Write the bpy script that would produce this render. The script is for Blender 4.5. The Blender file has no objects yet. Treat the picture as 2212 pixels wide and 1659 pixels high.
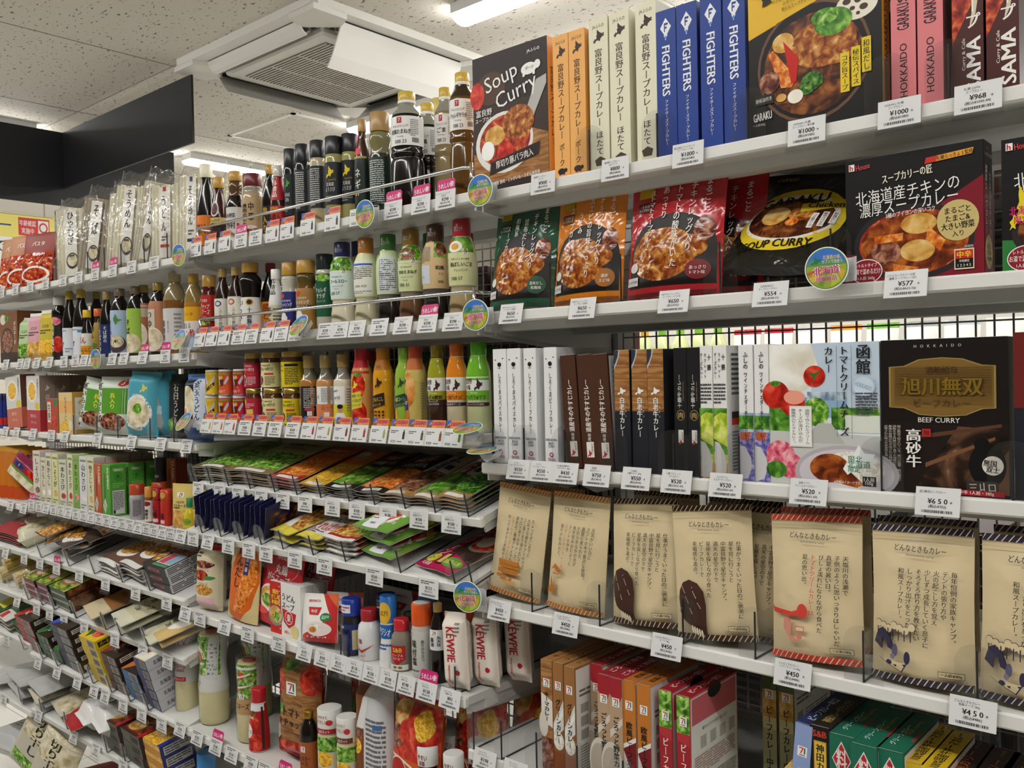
import bpy, math, random
from mathutils import Vector, Matrix, noise
S = bpy.context.scene
COL = S.collection
PI = math.pi

# ------------------------------------------------------------------ camera, light level
FOC, CX, CY = 1924.94, 1106.0, 829.5
M = ((0.75270638, 0.65802957, -0.0207408), (-0.00526582, -0.02548541, -0.99966133), (-0.6583353, 0.75256068, -0.01571797))
CAM = Vector((0, -1.065, 1.5))
cam_data = bpy.data.cameras.new('camera')
cam_data.sensor_width = 36
cam_data.lens = FOC * 36 / 2212
cam_data.clip_start = 0.01
cam = bpy.data.objects.new('camera', cam_data)
COL.objects.link(cam)
cam.matrix_world = Matrix(((M[0][0], -M[1][0], -M[2][0], CAM.x), (M[0][1], -M[1][1], -M[2][1], CAM.y), (M[0][2], -M[1][2], -M[2][2], CAM.z), (0, 0, 0, 1)))
S.camera = cam
S.view_settings.view_transform = 'Standard'
S.view_settings.look = 'None'
S.view_settings.gamma = 1
S.view_settings.use_curve_mapping = False
S.view_settings.exposure = 0.35
S.cycles.max_bounces = 7
S.cycles.diffuse_bounces = 3
S.cycles.glossy_bounces = 3
S.cycles.transmission_bounces = 4
S.cycles.transparent_max_bounces = 24
S.cycles.sample_clamp_indirect = 4
S.cycles.caustics_reflective = False
S.cycles.caustics_refractive = False
world = bpy.data.worlds.new('world')
S.world = world
world.use_nodes = True
world.node_tree.nodes['Background'].inputs[0].default_value = (0.9, 0.92, 1, 1)
world.node_tree.nodes['Background'].inputs[1].default_value = 0.25
LAMP = 30.0          # emission of the fluorescent diffusers

# a point of the shelf run found from where the photograph shows it
def xat(px, y, z):
    k = (px - CX) / FOC
    a = [M[0][i] - k * M[2][i] for i in range(3)]
    Y, Z = y - CAM.y, z - CAM.z
    return -(a[1] * Y + a[2] * Z) / a[0]
def zat(py, x, y):
    k = (py - CY) / FOC
    a = [M[1][i] - k * M[2][i] for i in range(3)]
    return CAM.z - (a[0] * x + a[1] * (y - CAM.y)) / a[2]

# ------------------------------------------------------------------ materials
MATS = {}
def lin(h):
    h = h.lstrip('#')
    if len(h) == 3: h = ''.join(c * 2 for c in h)
    v = [int(h[i:i + 2], 16) / 255 for i in (0, 2, 4)]
    return tuple((c / 12.92 if c <= .04045 else ((c + .055) / 1.055) ** 2.4) for c in v) + (1,)
FOOD = {  # palette of a printed food picture: colours from dark to light, scale
    'curry': (['#3d160a', '#6d2a0f', '#9c4a17', '#c9792f'], 70), 'chicken': (['#5a240d', '#94491a', '#bd7a33', '#e6c07c'], 90),
    'redsauce': (['#5e150b', '#98291a', '#c64f26', '#e79556'], 90), 'salad': (['#274f17', '#4f8a25', '#8dbd45', '#e4edb0'], 110),
    'pasta': (['#7b3a12', '#b5732a', '#dba955', '#f1dfa6'], 120), 'rice': (['#cfc6b4', '#e6dfd0', '#f3efe6', '#faf8f3'], 160),
    'soup': (['#21100a', '#4a2312', '#7a431f', '#a96b35'], 60), 'carrot': (['#a9430e', '#d36b1d', '#ea9440', '#f6c27e'], 130),
    'broccoli': (['#16300f', '#2d5c1d', '#558c2f', '#9db95a'], 150), 'meat': (['#35150f', '#6b3426', '#a3694f', '#d2a58a'], 100),
    'tomato': (['#7c0f0b', '#b51e14', '#d73a25', '#ee7a5a'], 50), 'flower': (['#8d2440', '#d8566f', '#ef93a0', '#f7cdd0'], 80),
    'lavender': (['#3f3a78', '#6a63ad', '#9a93cc', '#dcd8ec'], 140), 'meadow': (['#7d9c1c', '#b3c93a', '#dbe06a', '#f0efb8'], 60),
    'wood': (['#7a4d27', '#936236', '#a97845', '#b98a55'], 30), 'green': (['#254a17', '#3f7a22', '#6fa83a', '#b9d46a'], 60),
    'cream': (['#d9d2bd', '#e9e4d4', '#f3f0e6', '#fbfaf5'], 25), 'town': (['#5d7086', '#8fa6ba', '#c3d2dc', '#eef2f3'], 60),
    'kimchi': (['#8a1408', '#c5280f', '#e2532a', '#f2a37a'], 55), 'onion': (['#a5571c', '#cf8336', '#e5ab62', '#f2d49c'], 25),
    'corn': (['#c07d0e', '#e3a51d', '#f4c744', '#fbe692'], 170), 'egg': (['#f1e6cf', '#f6efdf', '#fbf8f0', '#ffffff'], 20),
    'potato': (['#b57a2a', '#d09a45', '#e2b76a', '#f0d59a'], 60), 'print': (['#3a3a3a', '#8d8d8d', '#d8d8d8', '#f0f0f0'], 300),
    'cow': (['#0d0a09', '#2a1a12', '#6b4a35', '#c9b49c'], 28), 'noodle': (['#9d8e6a', '#cfc19a', '#e3d9bb', '#f1ead6'], 40),
    'navyfood': (['#161a45', '#23255a', '#7a3f1e', '#c98a4a'], 60), 'garden': (['#24471b', '#5a8a30', '#c9c24a', '#d86a8a'], 70)}
def newmat(name):
    m = bpy.data.materials.new(name)
    m.use_nodes = True
    nt = m.node_tree
    return m, nt, nt.nodes['Principled BSDF']
def bump(nt, b, scale, strength, dist=.002, detail=2, distort=0.0):
    tc = nt.nodes.new('ShaderNodeTexCoord'); no = nt.nodes.new('ShaderNodeTexNoise'); bp = nt.nodes.new('ShaderNodeBump')
    no.inputs['Scale'].default_value = scale; no.inputs['Detail'].default_value = detail
    no.inputs['Distortion'].default_value = distort
    bp.inputs['Strength'].default_value = strength; bp.inputs['Distance'].default_value = dist
    nt.links.new(tc.outputs['Object'], no.inputs['Vector']); nt.links.new(no.outputs['Fac'], bp.inputs['Height'])
    nt.links.new(bp.outputs['Normal'], b.inputs['Normal'])
    return tc
def mat(spec):
    """'#rrggbb' paper; '/g' gloss; '/w' wrinkled film; '/k' kraft; '/m' metal; '/s' satin plastic; food names; 'clear' 'film' 'glass' 'chrome'"""
    if spec in MATS: return MATS[spec]
    base, _, fin = spec.partition('/')
    if base.startswith('#'):
        m, nt, b = newmat('colour ' + spec)
        b.inputs['Base Color'].default_value = lin(base)
        b.inputs['Roughness'].default_value = {'': .42, 'g': .12, 'w': .14, 'k': .3, 'm': .28, 's': .3, 'd': .8}[fin]
        b.inputs['Specular IOR Level'].default_value = .28 if fin in ('', 'k', 'd') else .5
        if fin == 'm': b.inputs['Metallic'].default_value = .85
        if fin == 'w': bump(nt, b, 38, .8, .004, 1.5, .8)
        if fin == 'k': bump(nt, b, 24, .5, .006, 1.5, .6)
    elif base in FOOD:
        pal, sc = FOOD[base]
        m, nt, b = newmat('printed ' + base)
        tc = nt.nodes.new('ShaderNodeTexCoord'); no = nt.nodes.new('ShaderNodeTexNoise'); cr = nt.nodes.new('ShaderNodeValToRGB')
        no.inputs['Scale'].default_value = sc; no.inputs['Detail'].default_value = 4; no.inputs['Distortion'].default_value = .6
        el = cr.color_ramp.elements
        el[0].position = .3; el[0].color = lin(pal[0]); el[1].position = .72; el[1].color = lin(pal[3])
        for p, c in ((.45, pal[1]), (.56, pal[2])):
            e = el.new(p); e.color = lin(c)
        if base == 'wood':
            mp = nt.nodes.new('ShaderNodeMapping'); mp.inputs['Scale'].default_value = (1, 1, 6)
            nt.links.new(tc.outputs['Object'], mp.inputs['Vector']); nt.links.new(mp.outputs['Vector'], no.inputs['Vector'])
        else:
            nt.links.new(tc.outputs['Object'], no.inputs['Vector'])
        nt.links.new(no.outputs['Fac'], cr.inputs['Fac']); nt.links.new(cr.outputs['Color'], b.inputs['Base Color'])
        b.inputs['Roughness'].default_value = .35
        b.inputs['Specular IOR Level'].default_value = .3
        if fin == 'w':
            bp = nt.nodes.new('ShaderNodeBump'); n2 = nt.nodes.new('ShaderNodeTexNoise'); n2.inputs['Scale'].default_value = 38; n2.inputs['Detail'].default_value = 1.5
            n2.inputs['Distortion'].default_value = .8
            bp.inputs['Strength'].default_value = .8; bp.inputs['Distance'].default_value = .004
            nt.links.new(tc.outputs['Object'], n2.inputs['Vector']); nt.links.new(n2.outputs['Fac'], bp.inputs['Height']); nt.links.new(bp.outputs['Normal'], b.inputs['Normal'])
            b.inputs['Roughness'].default_value = .14
    elif base in ('clear', 'film', 'glass', 'holder'):
        m = bpy.data.materials.new(base); m.use_nodes = True
        nt = m.node_tree; nt.nodes.clear()
        o = nt.nodes.new('ShaderNodeOutputMaterial'); mx = nt.nodes.new('ShaderNodeMixShader'); tr = nt.nodes.new('ShaderNodeBsdfTransparent'); gl = nt.nodes.new('ShaderNodeBsdfGlossy')
        fr = nt.nodes.new('ShaderNodeLayerWeight'); fr.inputs['Blend'].default_value = .5; po = nt.nodes.new('ShaderNodeMath'); po.operation = 'POWER'; po.inputs[1].default_value = 5
        ad = nt.nodes.new('ShaderNodeMath'); ad.operation = 'MULTIPLY_ADD'; ad.use_clamp = True
        tr.inputs[0].default_value = {'clear': (.96, .965, .97, 1), 'film': (.985, .985, .985, 1), 'glass': (.75, .76, .74, 1), 'holder': (.97, .97, .97, 1)}[base]
        gl.inputs['Roughness'].default_value = {'clear': .06, 'film': .16, 'glass': .06, 'holder': .1}[base]
        ad.inputs[1].default_value = .9 if base != 'holder' else .5; ad.inputs[2].default_value = {'clear': .05, 'film': .06, 'glass': .05, 'holder': .018}[base]
        nt.links.new(fr.outputs['Facing'], po.inputs[0]); nt.links.new(po.outputs[0], ad.inputs[0]); nt.links.new(ad.outputs[0], mx.inputs[0]); nt.links.new(tr.outputs[0], mx.inputs[1]); nt.links.new(gl.outputs[0], mx.inputs[2]); nt.links.new(mx.outputs[0], o.inputs[0])
        if base == 'film':
            tc = nt.nodes.new('ShaderNodeTexCoord'); no = nt.nodes.new('ShaderNodeTexNoise'); bp = nt.nodes.new('ShaderNodeBump')
            no.inputs['Scale'].default_value = 45; no.inputs['Detail'].default_value = 1; no.inputs['Distortion'].default_value = 1
            bp.inputs['Strength'].default_value = .8; bp.inputs['Distance'].default_value = .006
            nt.links.new(tc.outputs['Object'], no.inputs['Vector']); nt.links.new(no.outputs['Fac'], bp.inputs['Height'])
            nt.links.new(bp.outputs['Normal'], gl.inputs['Normal']); nt.links.new(bp.outputs['Normal'], fr.inputs['Normal'])
    elif base == 'chrome':
        m, nt, b = newmat('chrome'); b.inputs['Base Color'].default_value = (.72, .72, .72, 1); b.inputs['Metallic'].default_value = 1; b.inputs['Roughness'].default_value = .14
    elif base == 'lamp':
        m, nt, b = newmat('lit lamp diffuser'); b.inputs['Emission Color'].default_value = (1, .99, .965, 1); b.inputs['Emission Strength'].default_value = LAMP
    elif base == 'ceilingboard':
        m, nt, b = newmat('fissured ceiling board')
        tc = nt.nodes.new('ShaderNodeTexCoord'); vo = nt.nodes.new('ShaderNodeTexNoise'); mp = nt.nodes.new('ShaderNodeMapping'); cr = nt.nodes.new('ShaderNodeValToRGB')
        mp.inputs['Rotation'].default_value = (0, 0, .9); mp.inputs['Scale'].default_value = (44, 88, 1)
        vo.inputs['Scale'].default_value = 1; vo.inputs['Detail'].default_value = 1.5; vo.inputs['Distortion'].default_value = .5
        el = cr.color_ramp.elements
        el[0].position = .315; el[0].color = lin('#7a7165'); el[1].position = .352; el[1].color = lin('#d6d0c4')
        nt.links.new(tc.outputs['Object'], mp.inputs['Vector']); nt.links.new(mp.outputs['Vector'], vo.inputs['Vector']); nt.links.new(vo.outputs['Fac'], cr.inputs['Fac']); nt.links.new(cr.outputs['Color'], b.inputs['Base Color'])
        b.inputs['Roughness'].default_value = .9
    elif base == 'floorvinyl':
        m, nt, b = newmat('floor vinyl')
        tc = nt.nodes.new('ShaderNodeTexCoord'); br = nt.nodes.new('ShaderNodeTexBrick')
        br.offset = 0; br.inputs['Scale'].default_value = 1; br.inputs['Brick Width'].default_value = .45; br.inputs['Row Height'].default_value = .45; br.inputs['Mortar Size'].default_value = .002
        br.inputs['Color1'].default_value = lin('#cfcdc6'); br.inputs['Color2'].default_value = lin('#c8c6bf'); br.inputs['Mortar'].default_value = lin('#8d8b86')
        nt.links.new(tc.outputs['Object'], br.inputs['Vector']); nt.links.new(br.outputs['Color'], b.inputs['Base Color']); b.inputs['Roughness'].default_value = .25
    MATS[spec] = m
    return m

# ------------------------------------------------------------------ mesh collecting
class MB:
    def __init__(s): s.v = []; s.f = []; s.mi = []; s.sm = []; s.mats = []
    def mid(s, spec):
        if spec not in s.mats: s.mats.append(spec)
        return s.mats.index(spec)
    def add(s, vs, fs, spec, smooth=False):
        n = len(s.v); k = s.mid(spec)
        s.v.extend(tuple(p) for p in vs)
        for f in fs:
            s.f.append(tuple(i + n for i in f)); s.mi.append(k); s.sm.append(smooth)
    def box(s, x0, y0, z0, x1, y1, z1, spec, bev=0.0):
        if not isinstance(spec, dict): spec = {'all': spec}
        g = lambda k: spec.get(k, spec.get('all'))
        b = bev
        P = lambda sx, sy, sz, ax: tuple((c1 - (0 if ax == i else b)) if q else (c0 + (0 if ax == i else b)) for i, (q, c0, c1) in enumerate(((sx, x0, x1), (sy, y0, y1), (sz, z0, z1))))
        F = {'left': (0, [(0, 1, 0), (0, 0, 0), (0, 0, 1), (0, 1, 1)]), 'right': (0, [(1, 0, 0), (1, 1, 0), (1, 1, 1), (1, 0, 1)]),
             'front': (1, [(0, 0, 0), (1, 0, 0), (1, 0, 1), (0, 0, 1)]), 'back': (1, [(1, 1, 0), (0, 1, 0), (0, 1, 1), (1, 1, 1)]),
             'bottom': (2, [(0, 1, 0), (1, 1, 0), (1, 0, 0), (0, 0, 0)]), 'top': (2, [(0, 0, 1), (1, 0, 1), (1, 1, 1), (0, 1, 1)])}
        if b == 0:
            for k, (ax, q) in F.items(): s.add([P(*c, ax) for c in q], [(0, 1, 2, 3)], g(k))
            return
        idx = {}; vs = []
        for ax in range(3):
            for c in [(a, d, e) for a in (0, 1) for d in (0, 1) for e in (0, 1)]:
                idx[(c, ax)] = len(vs); vs.append(P(*c, ax))
        n0 = len(s.v); s.v.extend(vs)
        def put(ids, k):
            s.f.append(tuple(n0 + i for i in ids)); s.mi.append(s.mid(k)); s.sm.append(False)
        for k, (ax, q) in F.items(): put([idx[(c, ax)] for c in q], g(k))
        for ax in range(3):   # edges along axis ax
            o1, o2 = [i for i in range(3) if i != ax]
            for a in (0, 1):
                for d in (0, 1):
                    c0 = [0, 0, 0]; c1 = [0, 0, 0]; c1[ax] = 1
                    c0[o1] = c1[o1] = a; c0[o2] = c1[o2] = d
                    ids = [idx[(tuple(c0), o1)], idx[(tuple(c1), o1)], idx[(tuple(c1), o2)], idx[(tuple(c0), o2)]]
                    put(ids if ((a == d) == (ax != 1)) else ids[::-1], g('edge') if 'edge' in spec else g('front'))
        for c in [(a, d, e) for a in (0, 1) for d in (0, 1) for e in (0, 1)]:
            ids = [idx[(c, i)] for i in range(3)]
            put(ids if sum(c) % 2 else ids[::-1], g('edge') if 'edge' in spec else g('front'))
    def lathe(s, prof, spec, n=24, cx=0, cy=0, smooth=True, rib=0.0, sq=0.0):
        vs = []; fs = []
        for r, z in prof:
            for i in range(n):
                a = 2 * PI * i / n
                q = r * (1 - (rib if i % 2 else 0))
                if sq: q *= 1 + sq * (abs(math.cos(2 * a)) ** 2 * -1 + .5)
                vs.append((cx + q * math.sin(a), cy - q * math.cos(a), z))
        for j in range(len(prof) - 1):
            for i in range(n):
                k = (i + 1) % n
                fs.append((j * n + i, j * n + k, (j + 1) * n + k, (j + 1) * n + i))
        s.add(vs, fs, spec, smooth)
        for j, rev in ((0, True), (len(prof) - 1, False)):
            if prof[j][0] > .0005:
                ring = list(range(j * n, j * n + n))
                s.add([vs[i] for i in ring], [tuple(range(n))[::-1] if rev else tuple(range(n))], spec, False)
    def tube(s, pts, r, spec, n=8):
        vs = []; fs = []
        for i, p in enumerate(pts):
            p = Vector(p); d = (Vector(pts[min(i + 1, len(pts) - 1)]) - Vector(pts[max(i - 1, 0)])).normalized()
            u = d.orthogonal().normalized() if abs(d.z) > .9 else d.cross(Vector((0, 0, 1))).normalized()
            w = d.cross(u)
            for k in range(n):
                a = 2 * PI * k / n; vs.append(p + u * (r * math.cos(a)) + w * (r * math.sin(a)))
        for i in range(len(pts) - 1):
            for k in range(n):
                q = (k + 1) % n; fs.append((i * n + k, i * n + q, (i + 1) * n + q, (i + 1) * n + k))
        fs.append(tuple(range(n))[::-1]); fs.append(tuple(range((len(pts) - 1) * n, len(pts) * n)))
        s.add(vs, fs, spec, True)
    def slab(s, pts, y0, y1, spec, ax='y'):
        """outline pts (x,z) extruded between y0 and y1 (ax x: pts (y,z); ax z: pts (x,y))"""
        n = len(pts)
        mk = {'y': lambda p, t: (p[0], t, p[1]), 'x': lambda p, t: (t, p[0], p[1]), 'z': lambda p, t: (p[0], p[1], t)}[ax]
        vs = [mk(p, y0) for p in pts] + [mk(p, y1) for p in pts]
        s.add(vs, [tuple(range(n)), tuple(range(n, 2 * n))[::-1]] + [(i, i + n, (i + 1) % n + n, (i + 1) % n) for i in range(n)], spec)
    def build(s, name, parent=None, loc=None, rot=None):
        me = bpy.data.meshes.new(name)
        me.from_pydata(s.v, [], s.f)
        for k in s.mats: me.materials.append(mat(k))
        me.polygons.foreach_set('material_index', s.mi)
        me.polygons.foreach_set('use_smooth', s.sm)
        o = bpy.data.objects.new(name, me)
        COL.objects.link(o)
        if parent: o.parent = parent
        if loc is not None: o.location = loc
        if rot is not None: o.rotation_euler = rot
        return o
def tag(o, label=None, cat=None, group=None, kind=None):
    if label: o['label'] = label
    if cat: o['category'] = cat
    if group: o['group'] = group
    if kind: o['kind'] = kind
    return o
def empty(name, loc, rot=None):
    o = bpy.data.objects.new(name, None); COL.objects.link(o); o.location = loc; o.empty_display_size = .02
    if rot is not None: o.rotation_euler = rot
    return o
def dup(root, loc=None, rot=None, label=None, group=None):
    r = root.copy(); COL.objects.link(r)
    if loc is not None: r.location = loc
    if rot is not None: r.rotation_euler = rot
    if label: r['label'] = label
    if group: r['group'] = group
    for ch in root.children:
        c = ch.copy(); COL.objects.link(c); c.parent = r
        for g in ch.children:
            d = g.copy(); COL.objects.link(d); d.parent = c
    return r

# ------------------------------------------------------------------ lettering and print
GL = {}
def glyph(s, bold=0):
    k = (s, bold)
    if k not in GL:
        c = bpy.data.curves.new('t', 'FONT'); c.body = s; c.resolution_u = 2; c.fill_mode = 'FRONT'
        o = bpy.data.objects.new('t', c); me = bpy.data.meshes.new_from_object(o)
        vs = [(v.co.x, v.co.y) for v in me.vertices]; fs = [tuple(p.vertices) for p in me.polygons]; n = len(vs)
        sh = ((0, 0),) if not bold else (((-.012, 0), (.012, 0)) if bold == 1 else ((-.028, 0), (0, .012), (.028, 0)))   # heavier strokes
        GL[k] = ([(x + a, y + d, j) for j, (a, d) in enumerate(sh) for x, y in vs], [tuple(i + j * n for i in f) for j in range(len(sh)) for f in fs])
        bpy.data.objects.remove(o); bpy.data.meshes.remove(me); bpy.data.curves.remove(c)
    return GL[k]
ROTV = set('ー～（）〜-―')
HOKK = [(.10, .02), (.16, .12), (.10, .2), (.2, .26), (.24, .36), (.34, .3), (.40, .42), (.34, .5), (.42, .62), (.40, .78), (.44, .98), (.56, .8), (.72, .66), (.86, .6), (.84, .66), (.98, .62), (.92, .5), (1, .44), (.84, .4), (.7, .3), (.62, .1), (.5, .2), (.36, .2), (.28, .12), (.3, .04), (.2, .08)]
def R(x0, y0, x1, y1, c): return ('R', x0, y0, x1, y1, c)
def E(x, y, rx, ry, c): return ('E', x, y, rx, ry, c)
def Pg(pts, c): return ('P', pts, c)
def T(x, y, h, t, c, w=None, rot=0, b=1): return ('T', x, y, h, t, c, w, rot, b)
def V(x, y1, y0, sz, t, c, b=1): return ('V', x, y1, y0, sz, t, c, b)
def L(x0, y0, x1, y1, c, n): return ('L', x0, y0, x1, y1, c, n)
def LV(x0, y0, x1, y1, c, n): return ('LV', x0, y0, x1, y1, c, n)
def HK(x, y, w, h, c): return ('P', [(x + a * w, y + b * h) for a, b in HOKK], c)
def BAR(x0, y0, x1, y1): return ('BAR', x0, y0, x1, y1)
def seven(x, y, w, h):   # the little store-brand badge: white square with a coloured figure 7
    return [R(x, y, x + w, y + h, '#f4f4f2'), R(x + .15 * w, y + .78 * h, x + .62 * w, y + .9 * h, '#d8452a'), Pg([(x + .48 * w, y + .78 * h), (x + .62 * w, y + .78 * h), (x + .42 * w, y + .3 * h), (x + .28 * w, y + .3 * h)], '#d8452a'),
            R(x + .68 * w, y + .3 * h, x + .82 * w, y + .9 * h, '#1e6b3c'), R(x + .2 * w, y + .12 * h, x + .8 * w, y + .2 * h, '#555555')]
def draw(mb, surf, W, H, ops, lift=.00025, step=.00006, curved=False, fine=False):
    """lay printed shapes on a surface; surf(u, v, l) -> point, u 0..W, v 0..H in metres"""
    l = lift
    rnd = random.Random(len(ops) * 7 + int(W * 9999))
    def rect(x0, y0, x1, y1, c, l):
        n = max(1, int((x1 - x0) * W / .005)) if curved else 1
        m = max(1, int((y1 - y0) * H / (.005 if fine else .012))) if curved == 2 else 1
        vs = [surf((x0 + (x1 - x0) * i / n) * W, (y0 + (y1 - y0) * j / m) * H, l) for j in range(m + 1) for i in range(n + 1)]
        mb.add(vs, [(j * (n + 1) + i, j * (n + 1) + i + 1, (j + 1) * (n + 1) + i + 1, (j + 1) * (n + 1) + i) for j in range(m) for i in range(n)], c, bool(curved))
    for op in ops:
        k = op[0]
        if k in 'REP': l += step; lt = l
        else: l += step * .5; lt = l + step
        if k == 'R': rect(*op[1:6], l)
        elif k == 'E':
            _, x, y, rx, ry, c = op
            n = 28; q_ = max(3, int(max(rx * W, ry * H) / .004)) if fine else 3; rings = [1 - i / q_ for i in range(q_)] if curved else (1.0,)
            vs = []; fs = []
            for q in rings:
                for i in range(n):
                    a = 2 * PI * i / n; vs.append(surf((x + q * rx * math.cos(a)) * W, (y + q * ry * math.sin(a)) * H, l))
            for r_ in range(len(rings) - 1):
                for i in range(n):
                    j = (i + 1) % n; fs.append((r_ * n + i, r_ * n + j, (r_ + 1) * n + j, (r_ + 1) * n + i))
            fs.append(tuple(range((len(rings) - 1) * n, len(rings) * n)))
            mb.add(vs, fs, c, bool(curved))
        elif k == 'P':
            if curved == 2:
                import bmesh
                bm = bmesh.new()
                f = bm.faces.new([bm.verts.new((a * W, b * H, 0)) for a, b in op[1]])
                bmesh.ops.triangulate(bm, faces=[f])
                for _ in range(4):
                    ed = [e for e in bm.edges if e.calc_length() > .006]
                    if not ed: break
                    bmesh.ops.subdivide_edges(bm, edges=ed, cuts=1)
                    bmesh.ops.triangulate(bm, faces=bm.faces[:])
                bm.verts.index_update()
                mb.add([surf(v.co.x, v.co.y, l) for v in bm.verts], [tuple(v.index for v in q.verts) for q in bm.faces], op[2], True)
                bm.free()
            else: mb.add([surf(a * W, b * H, l) for a, b in op[1]], [tuple(range(len(op[1])))], op[2])
        elif k == 'T':
            _, x, y, h, t, c, w, rot, b = op
            gv, gf = glyph(t, b)
            if not gv: continue
            x0 = min(p[0] for p in gv); x1 = max(p[0] for p in gv); y0 = min(p[1] for p in gv); y1 = max(p[1] for p in gv)
            turned = abs(rot) == 90
            sh = h * (W if turned else H) / max(y1 - y0, .5)
            sw = sh
            if w: sw = min(w * (H if turned else W) / (x1 - x0), sh * (1.6 if turned else 1.0))
            ca, sa = math.cos(math.radians(rot)), math.sin(math.radians(rot))
            vs = []
            for p in gv:
                a = (p[0] - (x0 + x1) / 2) * sw; d = (p[1] - (y0 + y1) / 2) * sh
                vs.append(surf(x * W + a * ca - d * sa, y * H + a * sa + d * ca, lt + p[2] * step * .15))
            mb.add(vs, gf, c)
        elif k == 'V':
            _, x, yt, yb, sz, t, c, b = op
            n = len(t); pitch = (yt - yb) * H / n; s_ = sz * W; sv = min(pitch * 1.02, s_ * 1.5)
            for i, ch in enumerate(t):
                if ch in ' 　': continue
                gv, gf = glyph(ch, b)
                yc = yt * H - pitch * (i + .5)
                lat = ord(ch) < 256
                xm = (min(p[0] for p in gv) + max(p[0] for p in gv)) / 2 if lat else .5
                vs = []
                for p in gv:
                    a, d = p[0] - xm, p[1] - .38
                    if ch in ROTV: a, d = d, -a
                    elif ch in '。、': a, d = a + .55, d + .5
                    vs.append(surf(x * W + a * s_, yc + d * sv, lt + p[2] * step * .15))
                mb.add(vs, gf, c)
        elif k == 'L':
            _, x0, y0, x1, y1, c, n = op
            dy = (y1 - y0) / n
            for i in range(n):
                x = x0; yy = y1 - dy * (i + .75); xe = x1 if i < n - 1 else x0 + (x1 - x0) * .6
                while x < xe - .01:
                    x2 = min(xe, x + (x1 - x0) * rnd.uniform(.12, .4)); rect(x, yy, x2, yy + dy * .5, c, lt); x = x2 + (x1 - x0) * .03
        elif k == 'LV':
            _, x0, y0, x1, y1, c, n = op
            dx = (x1 - x0) / n
            for i in range(n):
                rect(x1 - dx * (i + .75), y0 + (y1 - y0) * rnd.uniform(0, .35), x1 - dx * (i + .25), y1, c, lt)
        elif k == 'BAR':
            _, x0, y0, x1, y1 = op
            x = x0
            while x < x1:
                w_ = (x1 - x0) * rnd.choice((.012, .02, .03)); rect(x, y0, min(x + w_, x1), y1, '#1c1c1c', lt); x += w_ + (x1 - x0) * rnd.choice((.015, .025))

# ------------------------------------------------------------------ the room
CEIL = 2.81
def struct(mb, name, **k): return tag(mb.build(name, **k), kind='structure')
m = MB(); m.box(-6.4, -4.2, -.1, 3.4, 6.2, 0, 'floorvinyl'); struct(m, 'floor')
m = MB(); m.box(-6.4, -4.2, CEIL, 3.4, 6.2, CEIL + .1, 'ceilingboard')
struct(m, 'ceiling')
m = MB()
for k in range(-3, 7): m.box(-3.54 + .93 * k - .002, -4.2, CEIL - .0015, -3.54 + .93 * k + .002, 6.2, CEIL + .01, '#8a8478')
for k in range(-3, 3): m.box(-6.4, .855 + 1.82 * k - .002, CEIL - .0015, 3.4, .855 + 1.82 * k + .002, CEIL + .01, '#8a8478')
struct(m, 'trim_1')
WALL = '#d9d3c6'
m = MB(); m.box(-6.4, -4.2, 0, -6.3, 6.2, CEIL, WALL)
for k in range(12): m.box(-6.302, -4.0 + .9 * k, 0, -6.296, -3.994 + .9 * k, CEIL, '#b5afa2')
struct(m, 'wall_left')
m = MB(); m.box(3.3, -4.2, 0, 3.4, 6.2, CEIL, '#8f8a80'); struct(m, 'wall_right')
m = MB(); m.box(-6.4, 6.1, 0, 3.4, 6.2, CEIL, '#a39d92'); struct(m, 'wall_back')
m = MB(); m.box(-6.4, -4.2, 0, 3.4, -4.1, CEIL, '#7d786f'); struct(m, 'wall_front')

# fluorescent lamps: white batten with a rounded lit diffuser
def lamp(x, y, ln, along, label):
    t = empty('ceiling_lamp', (x, y, CEIL)); tag(t, label, 'lamp', 'fluorescent lamps on the ceiling')
    a = ln / 2
    def slab(m, pts, c):
        m.slab(pts, -a, a, c, 'x') if along == 'x' else m.slab(pts, -a, a, c, 'y')
    h = MB(); slab(h, [(-.055, 0), (.055, 0), (.055, -.035), (-.055, -.035)], '#e9e9e6'); h.build('batten', t)
    d = MB(); slab(d, [(-.05, -.034)] + [(-.05 * math.cos(PI * i / 8), -.034 - .03 * math.sin(PI * i / 8)) for i in range(9)] + [(.05, -.034)], 'lamp'); d.build('diffuser', t)
    return t
lamp(-1.0, 1.27, 2.5, 'x', 'long fluorescent lamp on the ceiling above the tall cream boxes')
lamp(-2.45, 1.95, 2.5, 'x', 'fluorescent lamp half hidden behind the large air conditioner')
lamp(-4.88, -.3, 2.2, 'y', 'fluorescent lamp running above the black hanging panel at far left')
lamp(-4.88, 2.75, 2.2, 'y', 'fluorescent lamp end glowing above the white noodle packs')
for i, (x, y) in enumerate([(-3.6, -1.15), (-1.1, -1.35), (1.4, -1.15), (1.8, 1.27), (-.6, 3.9), (-3.6, 3.9), (1.9, 3.9)]):  # unseen lamps put in for light; the rear row brightens the ceiling
    lamp(x, y, 2.3, 'x', 'unseen fluorescent lamp put in to light the aisles and ceiling')

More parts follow.
